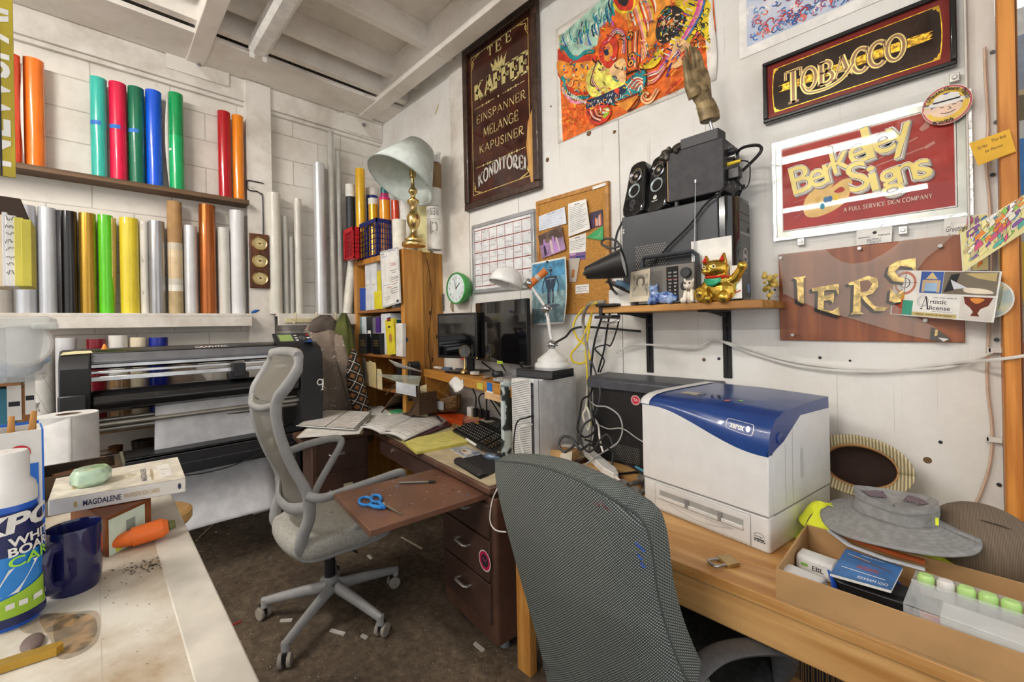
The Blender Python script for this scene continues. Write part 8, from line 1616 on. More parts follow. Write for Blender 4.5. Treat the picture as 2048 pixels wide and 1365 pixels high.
c=[tz(*p,.045)for p in((1845,1240),(2060,1328),(1838,1222),(2066,1292))];f=quad(*c,(0,0,1));T=thing('battery_pack','white and pink shrink wrapped battery pack at the front of the tray','battery pack',c[0]);B(PAP).add([f(u,v,l)for l in(-.025,0)for u,v in((0,0),(1,0),(1,1),(0,1))],BX6).build('wrap',T,world=True,bev=.003);q=Pa(f,.0004,.0004);pa_ebl(q);q.build('print',T,world=True)
# boxes and dark things under the bench
T=thing('cardboard_box','cardboard box with a barcode standing on the floor under the bench','box',(-.28,1.62,0),-.2);B(mat('a47b4e',.75)).box(-.16,.2,-.12,.15,0,.50).build('carton',T,bev=.003);q=Pa(plane((-.16,-.1205,0),(1,0,0),(0,0,1)),.0005);r=random.Random(1);u=.05
for i in range(30):wd=r.choice((.002,.004,.006));q.l=.0005;q.rect(u,u+wd,.36,.46,INK);u+=wd+.003
q.rect(.05,.25,.1,.104,INK);q.build('barcode',T);tag(B(mat('c9a578',.75)).box(-.08,-.065,1.25,1.7,0,.52).build('cardboard_sheet'),'sheet of corrugated cardboard on edge under the bench','cardboard')
# ------------------------------------------------------------------ green grey fabric chair at the bench
FAB=fabric('woven back','343a3a','979e97',58.0);T=thing('fabric_chair','green grey woven fabric office chair pushed up to the bench','office chair',(-.62,1.05,0))
LE=spline([(990,925,0),(992,965,0),(1006,1030,0),(1030,1120,0),(1058,1220,0),(1080,1300,0),(1098,1380,0),(1112,1440,0)],4);REp=spline([(1268,1030,0),(1291,1058,0),(1303,1110,0),(1312,1180,0),(1328,1250,0),(1352,1320,0),(1384,1390,0),(1405,1440,0)],4)
NL=len(LE)
def edge(P,v):
 i=max(0,min(NL-1,v*(NL-1)));a=int(i);b_=min(a+1,NL-1);f_=i-a;return P[a]*(1-f_)+P[b_]*f_
yb_f=lambda v:.80+.15*v**1.3
topc=[(990,925),(1005,908),(1060,912),(1130,942),(1190,978),(1240,1010),(1268,1030)]
def back(u,v,off=0):
 a=edge(LE,v);b_=edge(REp,v);y=yb_f(v)+.075*abs(2*u-1)**3.2
 A,Bp=onY(a.x,a.y,y),onY(b_.x,b_.y,y);p=A+(Bp-A)*u
 p.z+=(.03*math.sin(PI*u)*(1-v)**6);return p
NU,NV=30,36;uv=[]
front=[[back(i/NU,j/NV)for i in range(NU+1)]for j in range(NV+1)]
b=B(FAB);b.add([p for row in front for p in row],[(j*(NU+1)+i,j*(NU+1)+i+1,(j+1)*(NU+1)+i+1,(j+1)*(NU+1)+i)for j in range(NV)for i in range(NU)]);uv=[(p.x*1.0+.3*p.y,p.z)for p in b.v]
bk=b.build('back_cover',T,world=True,smooth=80,uv=uv)
# rolled top, sides and front of the cushion
b=B(FAB);ring=[front[j][0]for j in range(NV,-1,-1)]+front[0][1:-1]+[front[j][NU]for j in range(NV+1)]
rows=[]
for k in range(7):
 a=PI/2*k/6;rows.append([p+V((0,.085*math.sin(a)**1.0*(1 if k else 0),0))+(V((0,0,.012*math.sin(2*a))))for p in ring])
n_=len(ring);b.add([p for r_ in rows for p in r_],[(j*n_+i,j*n_+i+1,(j+1)*n_+i+1,(j+1)*n_+i)for j in range(6)for i in range(n_-1)]);b.add([p+V((0,.085,0))for r_ in front for p in r_],[(j*(NU+1)+i,(j+1)*(NU+1)+i,(j+1)*(NU+1)+i+1,j*(NU+1)+i+1)for j in range(NV)for i in range(NU)])
b.build('back_cushion',T,world=True,smooth=80,uv=[(p.x+.3*p.y,p.z+p.y)for p in b.v])
B(mat('4c524f',.9)).tube([p+V((0,.004,.003))for p in ring],.0035,6).build('piping',T,world=True)
q=Pa(lambda u,v,l:back(u,v)+V((0,-.0015-l,0)),.0004,.0005)
for(u,v)in((.93,.245),(.95,.26),(.93,.30),(.94,.33)):q.line([(u,v),(u+.012,v+.018),(u+.022,v+.012)],.012,mat('3f62b8',.8))
for(u,v)in((.74,.10),(.78,.085),(.80,.10)):q.line([(u,v),(u+.03,v+.012)],.008,mat('8a4a4a',.8))
q.build('ink_marks',T,world=True)
SEAT=mat('26292a',.9,0,.2,60);c=V((-.60,1.20,.46));B(SEAT).rbox(c,(.50,.48,.09),.10,'z').build('seat',T,world=True,bev=.03,seg=4);AR=mat('4a4a4c',.45,0,.08,60,bump=.15)
for pts in([(-.50,.93,.42),(-.487,.965,.50),(-.47,1.02,.575),(-.44,1.10,.615),(-.40,1.17,.625),(-.345,1.25,.615),(-.325,1.30,.58),(-.34,1.33,.48),(-.40,1.32,.42)],[(-.86,.98,.42),(-.88,1.02,.52),(-.885,1.09,.60),(-.88,1.18,.625),(-.87,1.28,.615),(-.86,1.34,.56),(-.85,1.36,.44),(-.80,1.34,.42)]):
 B(AR).tube([p-V((0,0,.022))for p in spline(pts,5)],.032,12,flat=.42,up=V((-.1,.0,1))).build('armrest',T,world=True,smooth=60)
B(BPLAS).cyl((-.6,1.18,.12),(-.6,1.18,.42),.03,n=16).cyl((-.6,1.18,.08),(-.6,1.18,.2),.045,n=16).build('column',T,world=True);B(BPLAS).prism([(-.05,.15),(.05,.15),(.05,.35),(-.05,.35)],.02,(-.61,1.10,.25),(1,0,0),V((0,-.12,1)).normalized()).build('back_bracket',T,world=True)
for i in range(5):
 a=.5+i*2*PI/5;d=V((math.cos(a),math.sin(a),0));c=V((-.6,1.18,0));B(BPLAS).tube([c+d*.03+V((0,0,.11)),c+d*.3+V((0,0,.075))],[.03,.018],10).build('leg',T,world=True);B(mat('2c2c2e',.5)).cyl(c+d*.29+V((-d.y,d.x,0))*.022+V((0,0,.029)),c+d*.29-V((-d.y,d.x,0))*.022+V((0,0,.029)),.029,n=18).build('castor',T,world=True)
# ------------------------------------------------------------------ grey mesh chair
CX,CY,CA=-2.25,.85,math.radians(89);T=thing('mesh_chair','tall grey mesh office chair with curved frame and loop arms at the desk','office chair',(CX,CY,0),CA);GF=mat('a4a4a3',.4,0,.05,12);GSE=mat('bab9b0',.9,0,.08,80,bump=.1)
# local axes: x forward, y to the sitter's left, z up; the frame side profile bends like an S
prof=[(-.195,1.32,0.209),(-.205,1.27,0.228),(-.245,1.20,0.223),(-.28,1.14,0.2),(-.285,1.06,0.195),(-.265,.95,0.2),(-.225,.83,0.209),(-.185,.74,0.216),(-.165,.67,0.219),(-.165,.59,0.216),(-.19,.52,0.212),(-.195,.455,0.2),(-.14,.41,0.167),(-.05,.40,0.093)]
def side(s_):return spline([(x,s_*y,z)for x,z,y in prof],5)
rad=[.020,.024,.026,.024,.022,.022,.022,.024,.028,.028,.028,.028,.024,.018]
def rads(n):return[rad[min(len(rad)-1,int(i*(len(rad)-1)/(n-1)))]for i in range(n)]
for s_ in(-1,1):P=side(s_);B(GF).tube(P,rads(len(P)),12,flat=.75,up=(0,1,0)).build('back_frame',T,smooth=70)
B(GF).tube(spline([(-.195,-.21,1.32),(-.175,-.12,1.33),(-.17,0,1.332),(-.175,.12,1.33),(-.195,.21,1.32)],5),.022,12,flat=1.2,up=(0,0,1)).build('head_rail',T,smooth=70);B(GF).tube(spline([(-.285,-.198,1.12),(-.315,-.1,1.095),(-.32,0,1.09),(-.315,.1,1.095),(-.285,.198,1.12)],5),.016,10).build('cross_rail',T,smooth=70)
MSHM=mat('b5b0a4',.7,alpha=.74,var=0,c2='8f8a80',kind='wave',scale=70,stretch=(0,.3,1))
pr2=spline([(x,z,y)for x,z,y in prof[:11]],5)
def msh(a,b_,bow):
 n=b_-a
 return lambda u,v:V((pr2[a+int(round(v*n))].x+bow*math.sin(PI*u),(2*u-1)*(pr2[a+int(round(v*n))].z-.005),pr2[a+int(round(v*n))].y))
B(MSHM).grid(msh(0,16,-.025),12,15).build('head_mesh',T,smooth=80);B(MSHM).grid(msh(16,46,-.035),12,30).build('back_mesh',T,smooth=80)
B(GF).tube(spline([(-.17,-.215,.64),(-.205,-.1,.61),(-.212,0,.605),(-.205,.1,.61),(-.17,.215,.64)],5),.012,10,flat=2.2,up=(0,0,1)).build('lumbar_rail',T,smooth=70)
for s_ in(-1,1):
 r0=[(-.18,.232,.70),(-.12,.258,.68),(0,.272,.69),(.14,.275,.70),(.25,.272,.705),(.275,.268,.685),(.25,.264,.64),(.14,.255,.58),(.03,.235,.47),(-.03,.20,.41)]if s_<0 else[(-.20,.23,.78),(-.12,.255,.785),(0,.272,.80),(.12,.275,.805),(.17,.27,.79),(.165,.265,.75),(.10,.255,.66),(.03,.245,.56),(-.03,.225,.45),(-.06,.20,.41)]
 P=spline([(a,s_*b_,z)for a,b_,z in r0],6)
 B(GF).tube(P,.021,12,flat=.62,up=(0,1,0)).build('armrest',T,smooth=70)
st=[(-.215,.19),(.0,.255),(.20,.245),(.275,.18),(.29,.0)];ol=sp2([(a,b_)for a,b_ in st]+[(a,-b_)for a,b_ in reversed(st[:-1])],5,True);n=len(ol);b=B(GSE)
lv=[(.86,.395),(.96,.405),(1.0,.43),(1.0,.46),(.96,.482),(.85,.494),(.5,.496),(.02,.492)]
b.add([V((x*k+.02*(1-k),y*k,z-.025*max(0,x-.15)*4*.4))for k,z in lv for x,y in ol],[(j*n+i,j*n+(i+1)%n,(j+1)*n+(i+1)%n,(j+1)*n+i)for j in range(len(lv)-1)for i in range(n)]+[tuple(range(n-1,-1,-1))]);b.build('seat',T,smooth=70)
B(GF).prism([(x*.9,y*.9)for x,y in ol],-.02,(.01,0,.396),(1,0,0),(0,1,0)).build('seat_shell',T,bev=.006);B(BPLAS).box(-.09,.09,-.06,.06,.33,.376).build('mechanism',T,bev=.01);B(CHR).cyl((0,0,.25),(0,0,.335),.014,n=16).build('gas_lift',T);B(BPLAS).cyl((0,0,.13),(0,0,.265),.026,n=18).build('column',T);B(BPLAS).tube([(.05,-.08,.35),(.06,-.17,.34),(.06,-.20,.345)],.006,8).build('lever',T)
B(GF).lathe([(.001,.10),(.045,.10),(.055,.125),(.05,.16),(.03,.175),(.001,.175)],24).build('hub',T);I_=MW[T.name].inverted()
for i in range(5):
 a=math.radians(-57+72*i);d=V((math.cos(a),math.sin(a),0));w_=V((-d.y,d.x,0));c=V((-2.205,CY,0))
 lg=B(GF).tube([c+d*.03+V((0,0,.14)),c+d*.16+V((0,0,.122)),c+d*.29+V((0,0,.098)),c+d*.345+V((0,0,.088))],[.030,.026,.022,.019],12,flat=.8,up=w_);lg.cyl(c+d*.335+V((0,0,.06)),c+d*.335+V((0,0,.10)),.017,n=14);lg=lg.build('leg',T,world=True,smooth=60)
 f_=MX.Rotation(.5+i*1.3,3,'Z')@d;g_=V((-f_.y,f_.x,0));o=c+d*.335+f_*.012+V((0,0,.03));cs_=B(BPLAS).box(-.02,.02,-.008,.008,-.005,.034,T=frame(o,f_,g_,(0,0,1)));cs_.build('castor_fork',lg,world=True)
 for s_ in(-1,1):B(mat('a19b90',.5)).cyl(o+g_*s_*.009,o+g_*s_*.026,.030,n=22).build('castor_wheel',lg,world=True,bev=.003)
# ------------------------------------------------------------------ left work table and the things on it
TZ_=1.12;T=thing('work_table','tall white stained work table in the left foreground','table',(-.5,-.45,0));TM=wallpaint('table laminate','dcd8cc','a58f70',(5,5,5),False,.40)
B(TM).box(-1.135,.35,-1.1,.098,TZ_-.03,TZ_).build('tabletop',T,world=True,bev=.003);B(mat('d0cbbf',.5,0,.14,8)).box(-1.135,.35,.062,.106,TZ_-.034,TZ_+.0012).build('edge_strip',T,world=True,bev=.002);B(mat('b9b4a8',.5)).box(-1.1,.3,-1.05,.07,TZ_-.12,TZ_-.034).build('apron',T,world=True)
q=Pa(lambda u,v,l:V((*onZ(u,v,TZ_).xy,TZ_+l)),.0002,.0004)
for k,pts in enumerate(([(80,1235),(150,1225),(195,1225),(200,1260),(190,1290),(150,1315),(115,1318),(100,1280)],[(110,1242),(180,1230),(194,1265),(165,1300),(118,1305)],[(40,1240),(110,1228),(160,1236),(120,1262),(50,1268)],[(385,1318),(400,1302),(418,1305),(412,1322),(392,1335)],[(376,1208),(386,1202),(394,1208),(384,1214)])):q.poly(sp2(pts,4,True),mat('a07c48',.6,0,.5,70,alpha=.34))
r=random.Random(31)
for i in range(260):
 k=i%4;u,v=((r.gauss(300,32),r.gauss(1130,7))if k<2 else(r.gauss(365,12),r.gauss(1093,3))if k==2 else(r.uniform(150,460),r.uniform(1060,1360)));v-=(u-300)*.22*(k<2);s_=r.uniform(.5,3 if k<3 else 2);q.l=.0005
 q.poly([(u-s_*1.6,v),(u,v-s_*.6),(u+s_*1.4,v-s_*.2),(u+s_*.3,v+s_*.7)],mat('4f4a44' if k<3 else '8a7a62',.7,alpha=.6))
q.line([(205,1090),(200,1200),(204,1365)],.8,mat('b9b2a2',.6));q.build('stains',T,world=True)
for x in(-1.08,.25):
 for y in(-1.02,.02):B(mat('c9c5ba',.5)).box(x,x+.05,y,y+.05,0,TZ_-.12).build('leg',T,world=True)
def slab(name,label,cat,pts,z,th,m,side_paint=None,top_paint=None,names=('body','cover_print','spine_print')):
 c=[onZ(*p,z)for p in pts];T=thing(name,label,cat,c[0]);f=quad(*c,(0,0,1));B(m).add([f(u,v,l)for l in(-th,0)for u,v in((0,0),(1,0),(1,1),(0,1))],BX6).build(names[0],T,world=True,bev=.0015)
 if top_paint:q=Pa(f,.0003,.0004);top_paint(q);q.build(names[1],T,world=True)
 if side_paint:N_=(c[1]-c[0]).cross(V((0,0,1))).normalized();q=Pa(lambda u,v,l:c[0]+(c[1]-c[0])*u+V((0,0,-th*(1-v)))+N_*l,.0003,.0005);side_paint(q);q.build(names[2],T,world=True)
 return T,c
BRD=mat('8a4f26',.45,0,.25,4,c2='6a3515',stretch=(1,1,6),kind='wood')
def pa_lab(q):q.rect(.06,.84,-.05,.92,mat('cfe0cc',.6));q.rect(.42,.62,.2,.7,mat('8f9c90',.6));q.rect(.44,.60,.25,.3,INK);q.rect(.44,.6,.36,.4,INK);q.rect(.2,.32,.0,.18,mat('d8e040',.6))
slab('wooden_box','reddish brown wooden box with a pale green label under the white card box','box',[(210,1038),(302,996),(140,1000),(282,966)],TZ_+.058,.057,BRD,pa_lab)
def pa_mag(q):
 q.rect(0,1,0,1,mat('e6dfcf',.5,0,.12,30));
 for i in range(10):q.ring(.45,.5,.05+.02*i,.003,mat('c9b58a',.5),18,.12+.05*i)if i<5 else 0
 G_=mat('c0a25a',.5);q.line([(.30,.35),(.45,.62),(.62,.5),(.45,.35),(.30,.5),(.45,.70)],.012,G_);q.text('MAGDALENE',.70,.15,.045,mat('4a4458',.5),w=.55,rot=PI/2,bold=.01);q.text('manifestation',.755,.15,.035,G_,w=.5,rot=PI/2);q.rect(.80,.90,.2,.75,mat('efece4',.5));q.words(.82,.88,.3,.02,GRY,1);q.words(.82,.88,.5,.02,GRY,2);q.rect(.14,.17,.3,.7,mat('d6c08a',.5))
def pa_spine(q):q.text('MAGDALENE',.23,.30,.36,mat('3a3450',.5),w=.27,bold=.02);q.text('MANIFESTATION CARDS',.52,.34,.30,mat('b99a5a',.5),w=.27);q.disc(.18,.5,.012,mat('c9b06a',.5),12,.2);q.disc(.95,.5,.014,mat('3a3a5a',.5),8,.22);q.words(.05,.14,.4,.12,mat('c9b58a',.5),2)
slab('card_box','flat white boxed card set with gold print lying on the wooden box','box',[(96,1003),(371,957),(112,958),(355,915)],TZ_+.082,.023,mat('e9e4da',.5),pa_spine,pa_mag)
p=onZ(182,968,TZ_+.083);tag(B(mat('b5cdb0',.25,0,.3,30,coat=.3)).lathe([(.001,0),(.020,.0),(.025,.006),(.025,.020),(.021,.026),(.001,.027)],9,p).build('green_stone'),'pale green polished stone on the white card box','stone')
a,b_=onZ(338,1052,TZ_+.019),onZ(212,1092,TZ_+.014);d=b_-a;ORN=mat('e8702a',.45);T=thing('carrot_pen','orange carrot shaped pen lying on the table beside the mug','pen',a);L_=d.length
B(ORN).lathe([(.001,0),(.010,.001),(.014,.008)]+[(.0145-.00006*i+(.0007 if i%2 else 0),.008+L_*.5*i/14)for i in range(15)]+[(.0138,L_*.56),(.012,L_*.62),(.011,L_*.7),(.006,L_*.95),(.002,L_)],22,a,d).build('body',T,world=True);B(mat('6a6a3a',.6)).cyl(a-d.normalized()*.008,a,.006,.008,10).build('stem',T,world=True)
# navy mug
c,r=fit(88,211,1120,'z',TZ_);cm,r=fit(88,210,1110,'d',.70);cm=V((cm.x,cm.y,TZ_));
bt=onZ(150,1190,TZ_);vd=V((bt.x,bt.y,0)).normalized();cm=V((bt.x,bt.y,TZ_))+vd*.02;r=fit(92,210,1110,'d',V((cm.x,cm.y,0)).length)[1];zt=CH-(1052-666)/FPX*depth(cm);h=zt-TZ_
T=thing('coffee_mug','dark navy blue mug with its handle towards the camera on the table','mug',cm);NV_=mat('16184a',.12,0,.1,8,coat=.5)
B(NV_).lathe([(.001,.004),(r*.86,.0),(r*.95,.008),(r,.02),(r*1.0,h-.004),(r*.98,h),(r*.94,h-.003),(r*.94,.02),(r*.85,.010),(.001,.010)],44).build('cup',T,smooth=50)
hd_=(-.78*vd+-.62*V((vd.y,-vd.x,0))).normalized();B(NV_).tube(spline([hd_*r*.96+V((0,0,h*.82)),hd_*r*1.45+V((0,0,h*.80)),hd_*r*1.62+V((0,0,h*.55)),hd_*r*1.5+V((0,0,h*.30)),hd_*r*.96+V((0,0,h*.2))],6),.0085,12).build('handle',T)
# wipes canister and the carton behind it
bt=onZ(20,1262,TZ_);vd=V((bt.x,bt.y,0)).normalized();D0=V((bt.x,bt.y,0)).length;r=fit(-48,84,1150,'d',D0+.03)[1];cm=V((bt.x,bt.y,TZ_))+vd*r;dz=depth(cm-vd*r*.6);zf=lambda py:CH-(py-668)/FPX*dz-TZ_
T=thing('wipes_canister','blue and white cylinder of whiteboard wipes at the left edge of the table','canister',cm);h=zf(1012)
B(mat('1f5fc8',.3,coat=.3)).lathe([(.001,0),(r,0),(r,.008),(r,h-.012),(r*.98,h),(.001,h)],44).build('body',T,smooth=40);B(mat('eceae6',.35)).lathe([(r*.96,h),(r*.97,h+.012),(r*.9,h+.02),(r*.72,h+.026),(r*.72,h+.055),(r*.66,h+.058),(.001,h+.058)],40).build('lid',T,smooth=40)
a0=math.atan2(-vd.y,-vd.x)
q=Pa(lambda u,v,l:V((math.cos(a0+u/r)*(r+l),math.sin(a0+u/r)*(r+l),v)),.0008,.0022);w_=r*1.5;NB=mat('17225a',.35,coat=.3)
q.rect(-w_,w_,h*.60,h*.95,NB,20);q.rect(-w_,w_,h*.14,h*.60,mat('1f7fd0',.35,coat=.3),20);gw=[(-w_+i*w_/8,h*.22+h*.16*(i/16)**1.5)for i in range(17)];q.add([q.fn(u,v,.0035)for p in gw for u,v in(p,(p[0],h*.11))],[(2*i,2*i+1,2*i+3,2*i+2)for i in range(16)],mat('9fc83a',.35));q.l=.004;q.rect(-w_,w_,h*.04,h*.11,NB,20)
q.poly([(-.012,h*.28),(.006,h*.30),(.022,h*.52),(.0,h*.50)],PAP);q.text('EXPO',-.040,h*.76,h*.14,PAP,w=.082,bold=.04,shear=.2,rot=.12);q.text('WHITE',.0,h*.68,h*.07,PAP,w=.042,bold=.03,rot=.05);q.text('BOARD',.0,h*.60,h*.07,PAP,w=.042,bold=.03,rot=.05);q.text('CARE',.0,h*.51,h*.08,mat('9fe04a',.4),w=.042,bold=.02,rot=.05);q.words(-.03,.04,h*.18,.006,PAP,4);q.build('label',T)
sl=[onZ(*p,1.25)for p in((-20,1000),(115,965))];cc=cm+vd*.10;X=V((-vd.y,vd.x,0))*-1;M_=frame(cc+V((0,0,0)),X,vd,(0,0,1));dz2=depth(cc);zt=CH-(868-668)/FPX*dz2-TZ_
T=thing('blue_carton','white and blue square carton with a red spot holding brushes behind the wipes','carton',M=M_);w2=(fit(-30,112,930,'d',V((cc.x,cc.y,0)).length)[1])
PB_=mat('2a6fd0',.5)
q=B(PAP)
for a in((-w2,w2,0,.003),(-w2,w2,.057,.06),(-w2,-w2+.003,.003,.057),(w2-.003,w2,.003,.057)):q.box(*a,0,zt)
q.box(-w2,w2,0,.06,0,.003).build('carton',T);q=Pa(plane((0,-.0005,0),(1,0,0),(0,0,1)),.0004);q.disc(w2*.35,zt*.86,w2*.33,mat('d0282a',.5),24);q.rect(w2*.42,w2*.9,zt*.45,zt*.78,PB_);q.text('ARM',w2*.62,zt*.5,.012,PAP,rot=PI/2);q.rect(-w2,w2,zt*.1,zt*.40,PB_);q.build('front_print',T)
q=B(PB_).box(w2,w2+.002,0,.06,zt*.1,zt).box(-w2,w2,.06,.062,zt*.3,zt+.004);q.build('blue_side',T)
for i,(u,h2,lean,lb)in enumerate(((-.1*w2,zt+.018,.10,'left wooden brush handle sticking out of the blue carton'),(.25*w2,zt+.022,.22,'right wooden brush handle sticking out of the blue carton'))):b0=M_@V((u,.03,.01));b1=M_@V((u+lean*.08,.028,h2));tag(B(mat('c98f4a',.5)).tube([b0,b0+(b1-b0)*.5,b0+(b1-b0)*.85,b1],[.004,.005,.0042,.003],10).build('paint_brush'),lb,'paint brush',None)
b0=M_@V((-.5*w2,.03,.01));b1=M_@V((-.55*w2,.03,zt+.0));tag(B(mat('a99878',.3,.6)).prism([(-.012,0),(.012,0),(.014,zt-.03),(.0,zt+.002),(-.014,zt-.03)],.002,b0,X,(0,0,1)).build('palette_knife'),'flat metal palette knife standing in the blue carton','knife')
a,b_=onZ(-40,1345,TZ_+.006),onZ(127,1292,TZ_+.006);d=(b_-a).normalized();n_=V((-d.y,d.x,0));tag(B(mat('b8923a',.35,.4)).prism([(0,-.006),((b_-a).length-.004,-.006),((b_-a).length,0),((b_-a).length-.004,.006),(0,.006)],.008,a-V((0,0,.005)),d,n_).build('brass_bar'),'gold coloured bar lying at the near left edge of the table','bar')
p=onZ(65,1290,TZ_+.001);tag(B(mat('6f5f5a',.6)).ball((p.x,p.y,TZ_+.003),1,sc=(.018,.009,.004)).build('wax_scrap'),'greyish scrap behind the gold bar on the table','scrap')
# ------------------------------------------------------------------ tall cabinet just out of view on the left and what hangs on it
T=thing('side_cabinet','white cabinet behind the work table carrying boxes and a clear bin','cabinet',(-1.65,-.5,0));CBM=mat('d6d2c8',.5);B(CBM).box(-1.85,-1.36,-1.1,-.14,0,1.13).build('body',T,world=True,bev=.004);B(CBM).box(-1.80,-1.36,-1.1,-.215,1.13,2.5).build('tall_back',T,world=True,bev=.004)
def sidebox(name,label,cat,px0,px1,py0,py1,x,dp,m):
 a,b_=onX(px0,py1,x),onX(px1,py0,x);q=B(m).box(x-dp,x,a.y,b_.y,a.z,b_.z);return q,a,b_
for i,(px0,px1,py0,py1,c_,lb)in enumerate(((-30,30,776,868,'3a7f94','teal box stacked under the clear bin'),(30,46,776,862,'c98f5a','narrow brown box edge beside the teal box'))):
 q,a,b_=sidebox('','','',px0,px1,py0,py1,-1.38-.02*i,.2,mat(c_,.6));o=q.build('stacked_box',bev=.002);tag(o,lb,'box');
 if i==0:k=Pa(plane((-1.379,a.y,a.z),(0,1,0),(0,0,1)),.0005);k.rect(.03,.05,.02,.12,PAP);k.rect(.055,.07,.03,.13,PAP);k.words(.056,.068,.06,.01,INK,2);k.words(.032,.048,.05,.01,INK,4);k.build('labels',o)
q,a,b_=sidebox('','','',22,48,848,900,-1.42,.06,mat('a81c2a',.4));tag(B(mat('a81c2a',.4)).cyl((-1.42,(a.y+b_.y)/2,1.131),(-1.42,(a.y+b_.y)/2,b_.z),(b_.y-a.y)/2,n=24).build('red_can'),'dark red can on the white cabinet left of the paper rolls','can')
# clear bin with a white lid and blue cloth in it
a,b_=onX(-60,772,-1.30),onX(80,655,-1.30);BZ0=a.z;T=thing('clear_bin','clear plastic bin holding blue cloth and a white lid at the left edge','bin',(-1.36,(a.y+b_.y)/2,BZ0));CLB=mat('e2e6e6',.15,alpha=.30,var=0);Lb,Hb=b_.y-a.y,b_.z-a.z
B(CLB).grid(lambda u,v:V((-1.40+.10*(1+.10*v)*math.copysign(abs(math.cos(2*PI*u))**.4,math.cos(2*PI*u)),(a.y+b_.y)/2+Lb/2*(1+.12*v)*math.copysign(abs(math.sin(2*PI*u))**.4,math.sin(2*PI*u)),BZ0+Hb*v)),40,6).build('shell',T,world=True,solid=.003);B(CLB).box(-1.49,-1.31,a.y+.01,b_.y-.01,BZ0,BZ0+.003).build('bottom',T,world=True)
B(mat('dfe3e0',.3,alpha=.4,var=0)).box(-1.505,-1.285,a.y-.01,b_.y+.016,BZ0+Hb,BZ0+Hb+.022).box(-1.31,-1.27,b_.y-.01,b_.y+.026,BZ0+Hb-.006,BZ0+Hb+.01).build('lid',T,world=True,bev=.005)
cc=onX(42,690,-1.315);B(mat('eceae6',.4)).lathe([(.001,.006),(.040,.006),(.044,.003),(.046,0),(.046,-.01)],32,cc+V((-.004,0,0)),(1,.1,.15)).build('white_disc',T,world=True);B(mat('a9bfd8',.85,0,.12,20)).ball((-1.40,(a.y+b_.y)/2,BZ0+Hb*.30),1,sc=(.095,Lb*.50,Hb*.29)).ball((-1.36,(a.y+b_.y)/2+.03,BZ0+Hb*.38),1,sc=(.03,Lb*.3,Hb*.12)).ball((-1.35,(a.y+b_.y)/2-.02,BZ0+Hb*.16),1,sc=(.04,Lb*.42,Hb*.13)).build('blue_cloth',T,world=True);B(mat('e6cf4a',.6)).box(-1.46,-1.35,a.y+.02,b_.y-.02,BZ0+Hb*.62,BZ0+Hb*.95).build('yellow_packet',T,world=True)
tag(B(mat('8a5f35',.6)).box(-1.50,-1.30,a.y-.05,onX(44,780,-1.32).y,BZ0-.006,BZ0-.0005).build('shelf_board'),'thin brown board under the clear bin','board')
# wall file with papers and the newspaper sign
x=-1.36;a,b_=onX(-40,570,x),onX(52,380,x);T=thing('wall_file','wooden wall file stuffed with papers and a yellow folder at the left edge','file holder',(x,a.y,a.z));DKB=mat('4a3320',.5,0,.2,4,kind='wood',c2='33210f')
B(DKB).prism([(a.y,b_.z-.01),(onX(36,380,x).y,b_.z-.012),(onX(56,436,x).y,onX(56,436,x).z),(a.y,onX(56,436,x).z)],.012,(x-.05,0,0),(0,1,0),(0,0,1)).build('holder',T,world=True,bev=.002)
for i,(p0,p1,c_,tp)in enumerate(((-40,8,'e6d2b4',430),(6,14,'dcdcde',425),(13,32,'e9e8e6',432),(30,46,'d9cf62',436),(44,62,'cfc450',440))):q0,q1=onX(p0,572,x+.004*i),onX(p1,tp,x+.004*i);o=B(mat(c_,.7)).box(x-.1+.004*i,x+.004*i,q0.y,q1.y,q0.z,q1.z).build('folder',T,world=True,bev=.001);
k=Pa(plane((x+.0085,onX(14,570,x).y,onX(14,570,x).z),(0,1,0),(0,0,1)),.0003,.0008);[k.scribble(.0,.02,.02+.016*i,.010,INK,4,.001,i)for i in range(9)];k.build('handwriting',T,world=True)
x=-1.33;a,b_=onX(-60,342,x),onX(28,20,x);T=thing('newspaper_sign','tall mustard yellow sign with the word newspaper lettered sideways','sign',(x,a.y,a.z));MUS=mat('b9a52c',.5,0,.1,10);B(MUS).box(x-.006,x,a.y,b_.y-.002,a.z,b_.z+.2).build('board',T,world=True)
q=Pa(plane((x,a.y,a.z),(0,1,0),(0,0,1)),.0005);q.text('NEWSPAPER TOM',onX(20,300,x).y-a.y+.0,.02,.052,PAP,w=.62,rot=PI/2,bold=.02);q.line([(onX(2,300,x).y-a.y,.0),(onX(2,300,x).y-a.y,.75)],.003,INK);q.build('lettering',T,world=True)
# wooden tray on a stand and a stool behind the table
p=onX(160,938,-1.50);T=thing('print_tray','old dark wooden tray behind the white card box','tray',(-1.50,p.y,p.z-.03));q=B(mat('6a543a',.6,0,.35,12,c2='3a2c1c'));w2=.075
q.box(-.10,.04,-w2,w2,-.02,-.012).box(.03,.04,-w2,w2,-.012,.03).box(-.10,-.09,-w2,w2,-.012,.03).box(-.09,.03,-w2,-w2+.01,-.012,.03).box(-.09,.03,w2-.012,w2,-.012,.03).build('frame',T);B(mat('8f5a34',.6)).box(-.06,.02,-.03,.05,-.01,.018,T=T_(rz=.4)).build('wood_scraps',T);B(mat('7f7a70',.4,.5)).box(-.10,.04,w2,w2+.006,-.02,.035).build('metal_edge',T)
tag(B(mat('a39d92',.5)).box(-1.62,-1.44,p.y-.09,p.y+.08,0,p.z-.051).build('pedestal_stand',bev=.004),'grey pedestal stand carrying the old wooden tray','stand')
p=onX(372,1020,-1.42);T=thing('wooden_stool','light wooden stool just beyond the corner of the work table','stool',(-1.44,p.y-.062,0));STM=mat('cfa868',.5,0,.2,3,kind='wood',c2='b08748')
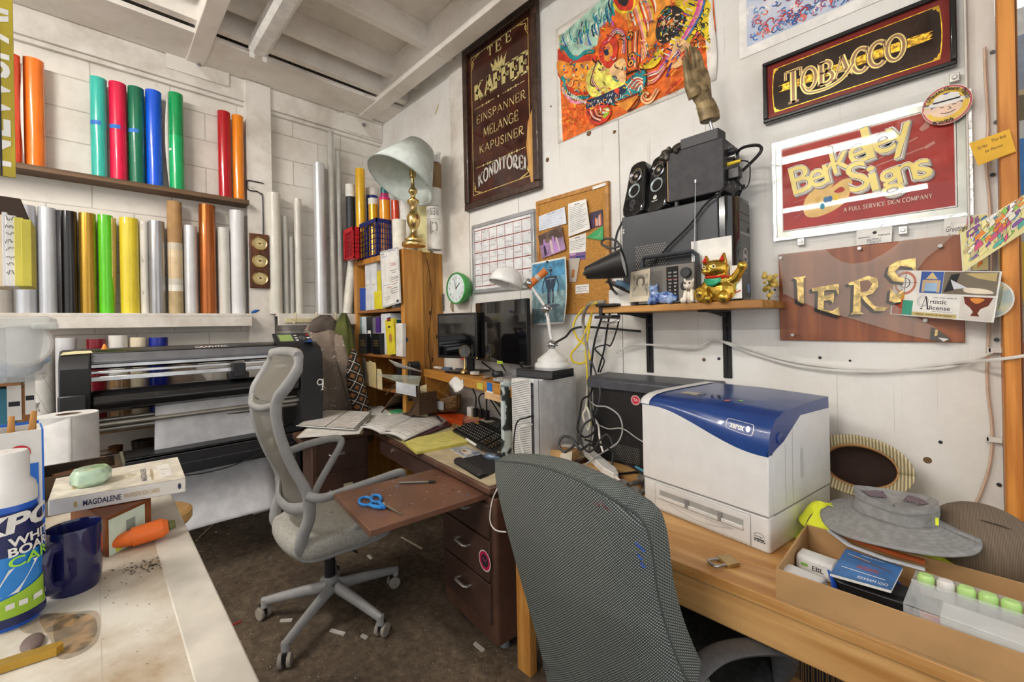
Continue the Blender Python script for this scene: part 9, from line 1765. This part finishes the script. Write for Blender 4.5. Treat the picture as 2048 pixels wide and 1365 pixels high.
B(STM).lathe([(.001,p.z-.03),(.07,p.z-.03),(.078,p.z-.02),(.078,p.z),(.07,p.z+.006),(.001,p.z+.006)],32).build('seat',T)
for i in range(4):a=PI/4+PI/2*i;B(STM).cyl((.05*math.cos(a),.05*math.sin(a),p.z-.03),(.11*math.cos(a),.11*math.sin(a),0),.012,n=12).build('leg',T)
# scraps on the floor
r=random.Random(14);FP=[mat(c,.8)for c in('cfcac0','b9ab94','a33a34','d9d6d0','8a7a64')]
SCR_=[((400,1075),(447,1030),1,'long splinter of wood on the floor beside the work table'),((463,1252),(482,1243),2,'red scrap on the floor at the table edge'),((560,1243),(585,1240),0,'white paper scrap left of the chair base'),((660,1262),(690,1268),3,'torn white scrap in front of the chair base'),((722,1272),(735,1276),0,'small white chip right of the chair base'),((948,1288),(968,1302),0,'crumpled wrapper beneath the desk pedestal'),((735,1112),(744,1118),0,'white flake under the desk leaf'),((802,1075),(845,1098),1,'light wood stick under the desk beside the pedestal')]
for a,b_,k,lb in SCR_:
 p0,p1=onZ(*a,.004),onZ(*b_,.004);d=p1-p0;n_=V((-d.y,d.x,0)).normalized()*(.012 if k in(0,3)else .007);tag(B(FP[k]).add([p+V((0,0,l))for l in(-.003,.003)for p in(p0-n_*.4,p1-n_,p1+n_*.5,p0+n_)],BX6).build('floor_scrap'),lb,'scrap')
q=B(mat('b5aa98',.8))
for i in range(420):
 px,py=r.uniform(430,1020),r.uniform(1080,1364);p=onZ(px,py,.001);s_=r.uniform(.001,.005);a=r.uniform(0,6.28);q.add([p+V((s_*math.cos(a+t),s_*math.sin(a+t)*r.uniform(.3,1),.0006))for t in(0,2.1,4.2)],[(0,1,2)],FP[r.choice((0,1,1,3,4,4))])
o=q.build('floor_crumbs');tag(o,'specks and crumbs scattered over the dark floor','crumbs',kind='stuff')
p=onZ(1010,1290,0);tag(B(mat('8f9498',.3,.3)).lathe([(.001,0),(.024,0),(.019,.05),(.017,.055),(.001,.055)],20,p).build('floor_cup'),'small grey cup upside down on the floor beside the bench leg','cup')
cable('desk_cable','thin white cable hanging in an arc beside the desk pedestal',[onY(*p,1.195)for p in((1000,968),(985,1000),(980,1040),(990,1060),(1012,1065))],.003,WHT)
# shelf goods far beyond the post
T=thing('storage_rack','metal storage rack with boxes seen beyond the orange post','rack',(.62,4.0,0));
for z in(.3,.9,1.5,2.1,2.7):B(mat('b9a27a',.6)).box(.1,1.8,3.8,4.3,z,z+.03).build('shelf',T,world=True)
for x in(.1,1.77):B(GRY).box(x,x+.03,3.8,3.83,0,3.0).build('post',T,world=True)
for i,(z,c_,lb)in enumerate(((.33,'3a5f8a','blue'),(.93,'c9402f','red'),(1.53,'d9b03a','yellow'),(2.13,'4a7fb8','light blue'),(2.73,'8a8f98','grey'))):
 tag(B(mat(c_,.6)).box(.16,.9,3.86,4.2,z,z+.34).build('storage_box',bev=.005),lb+' box on the storage rack beyond the orange post','box',None)
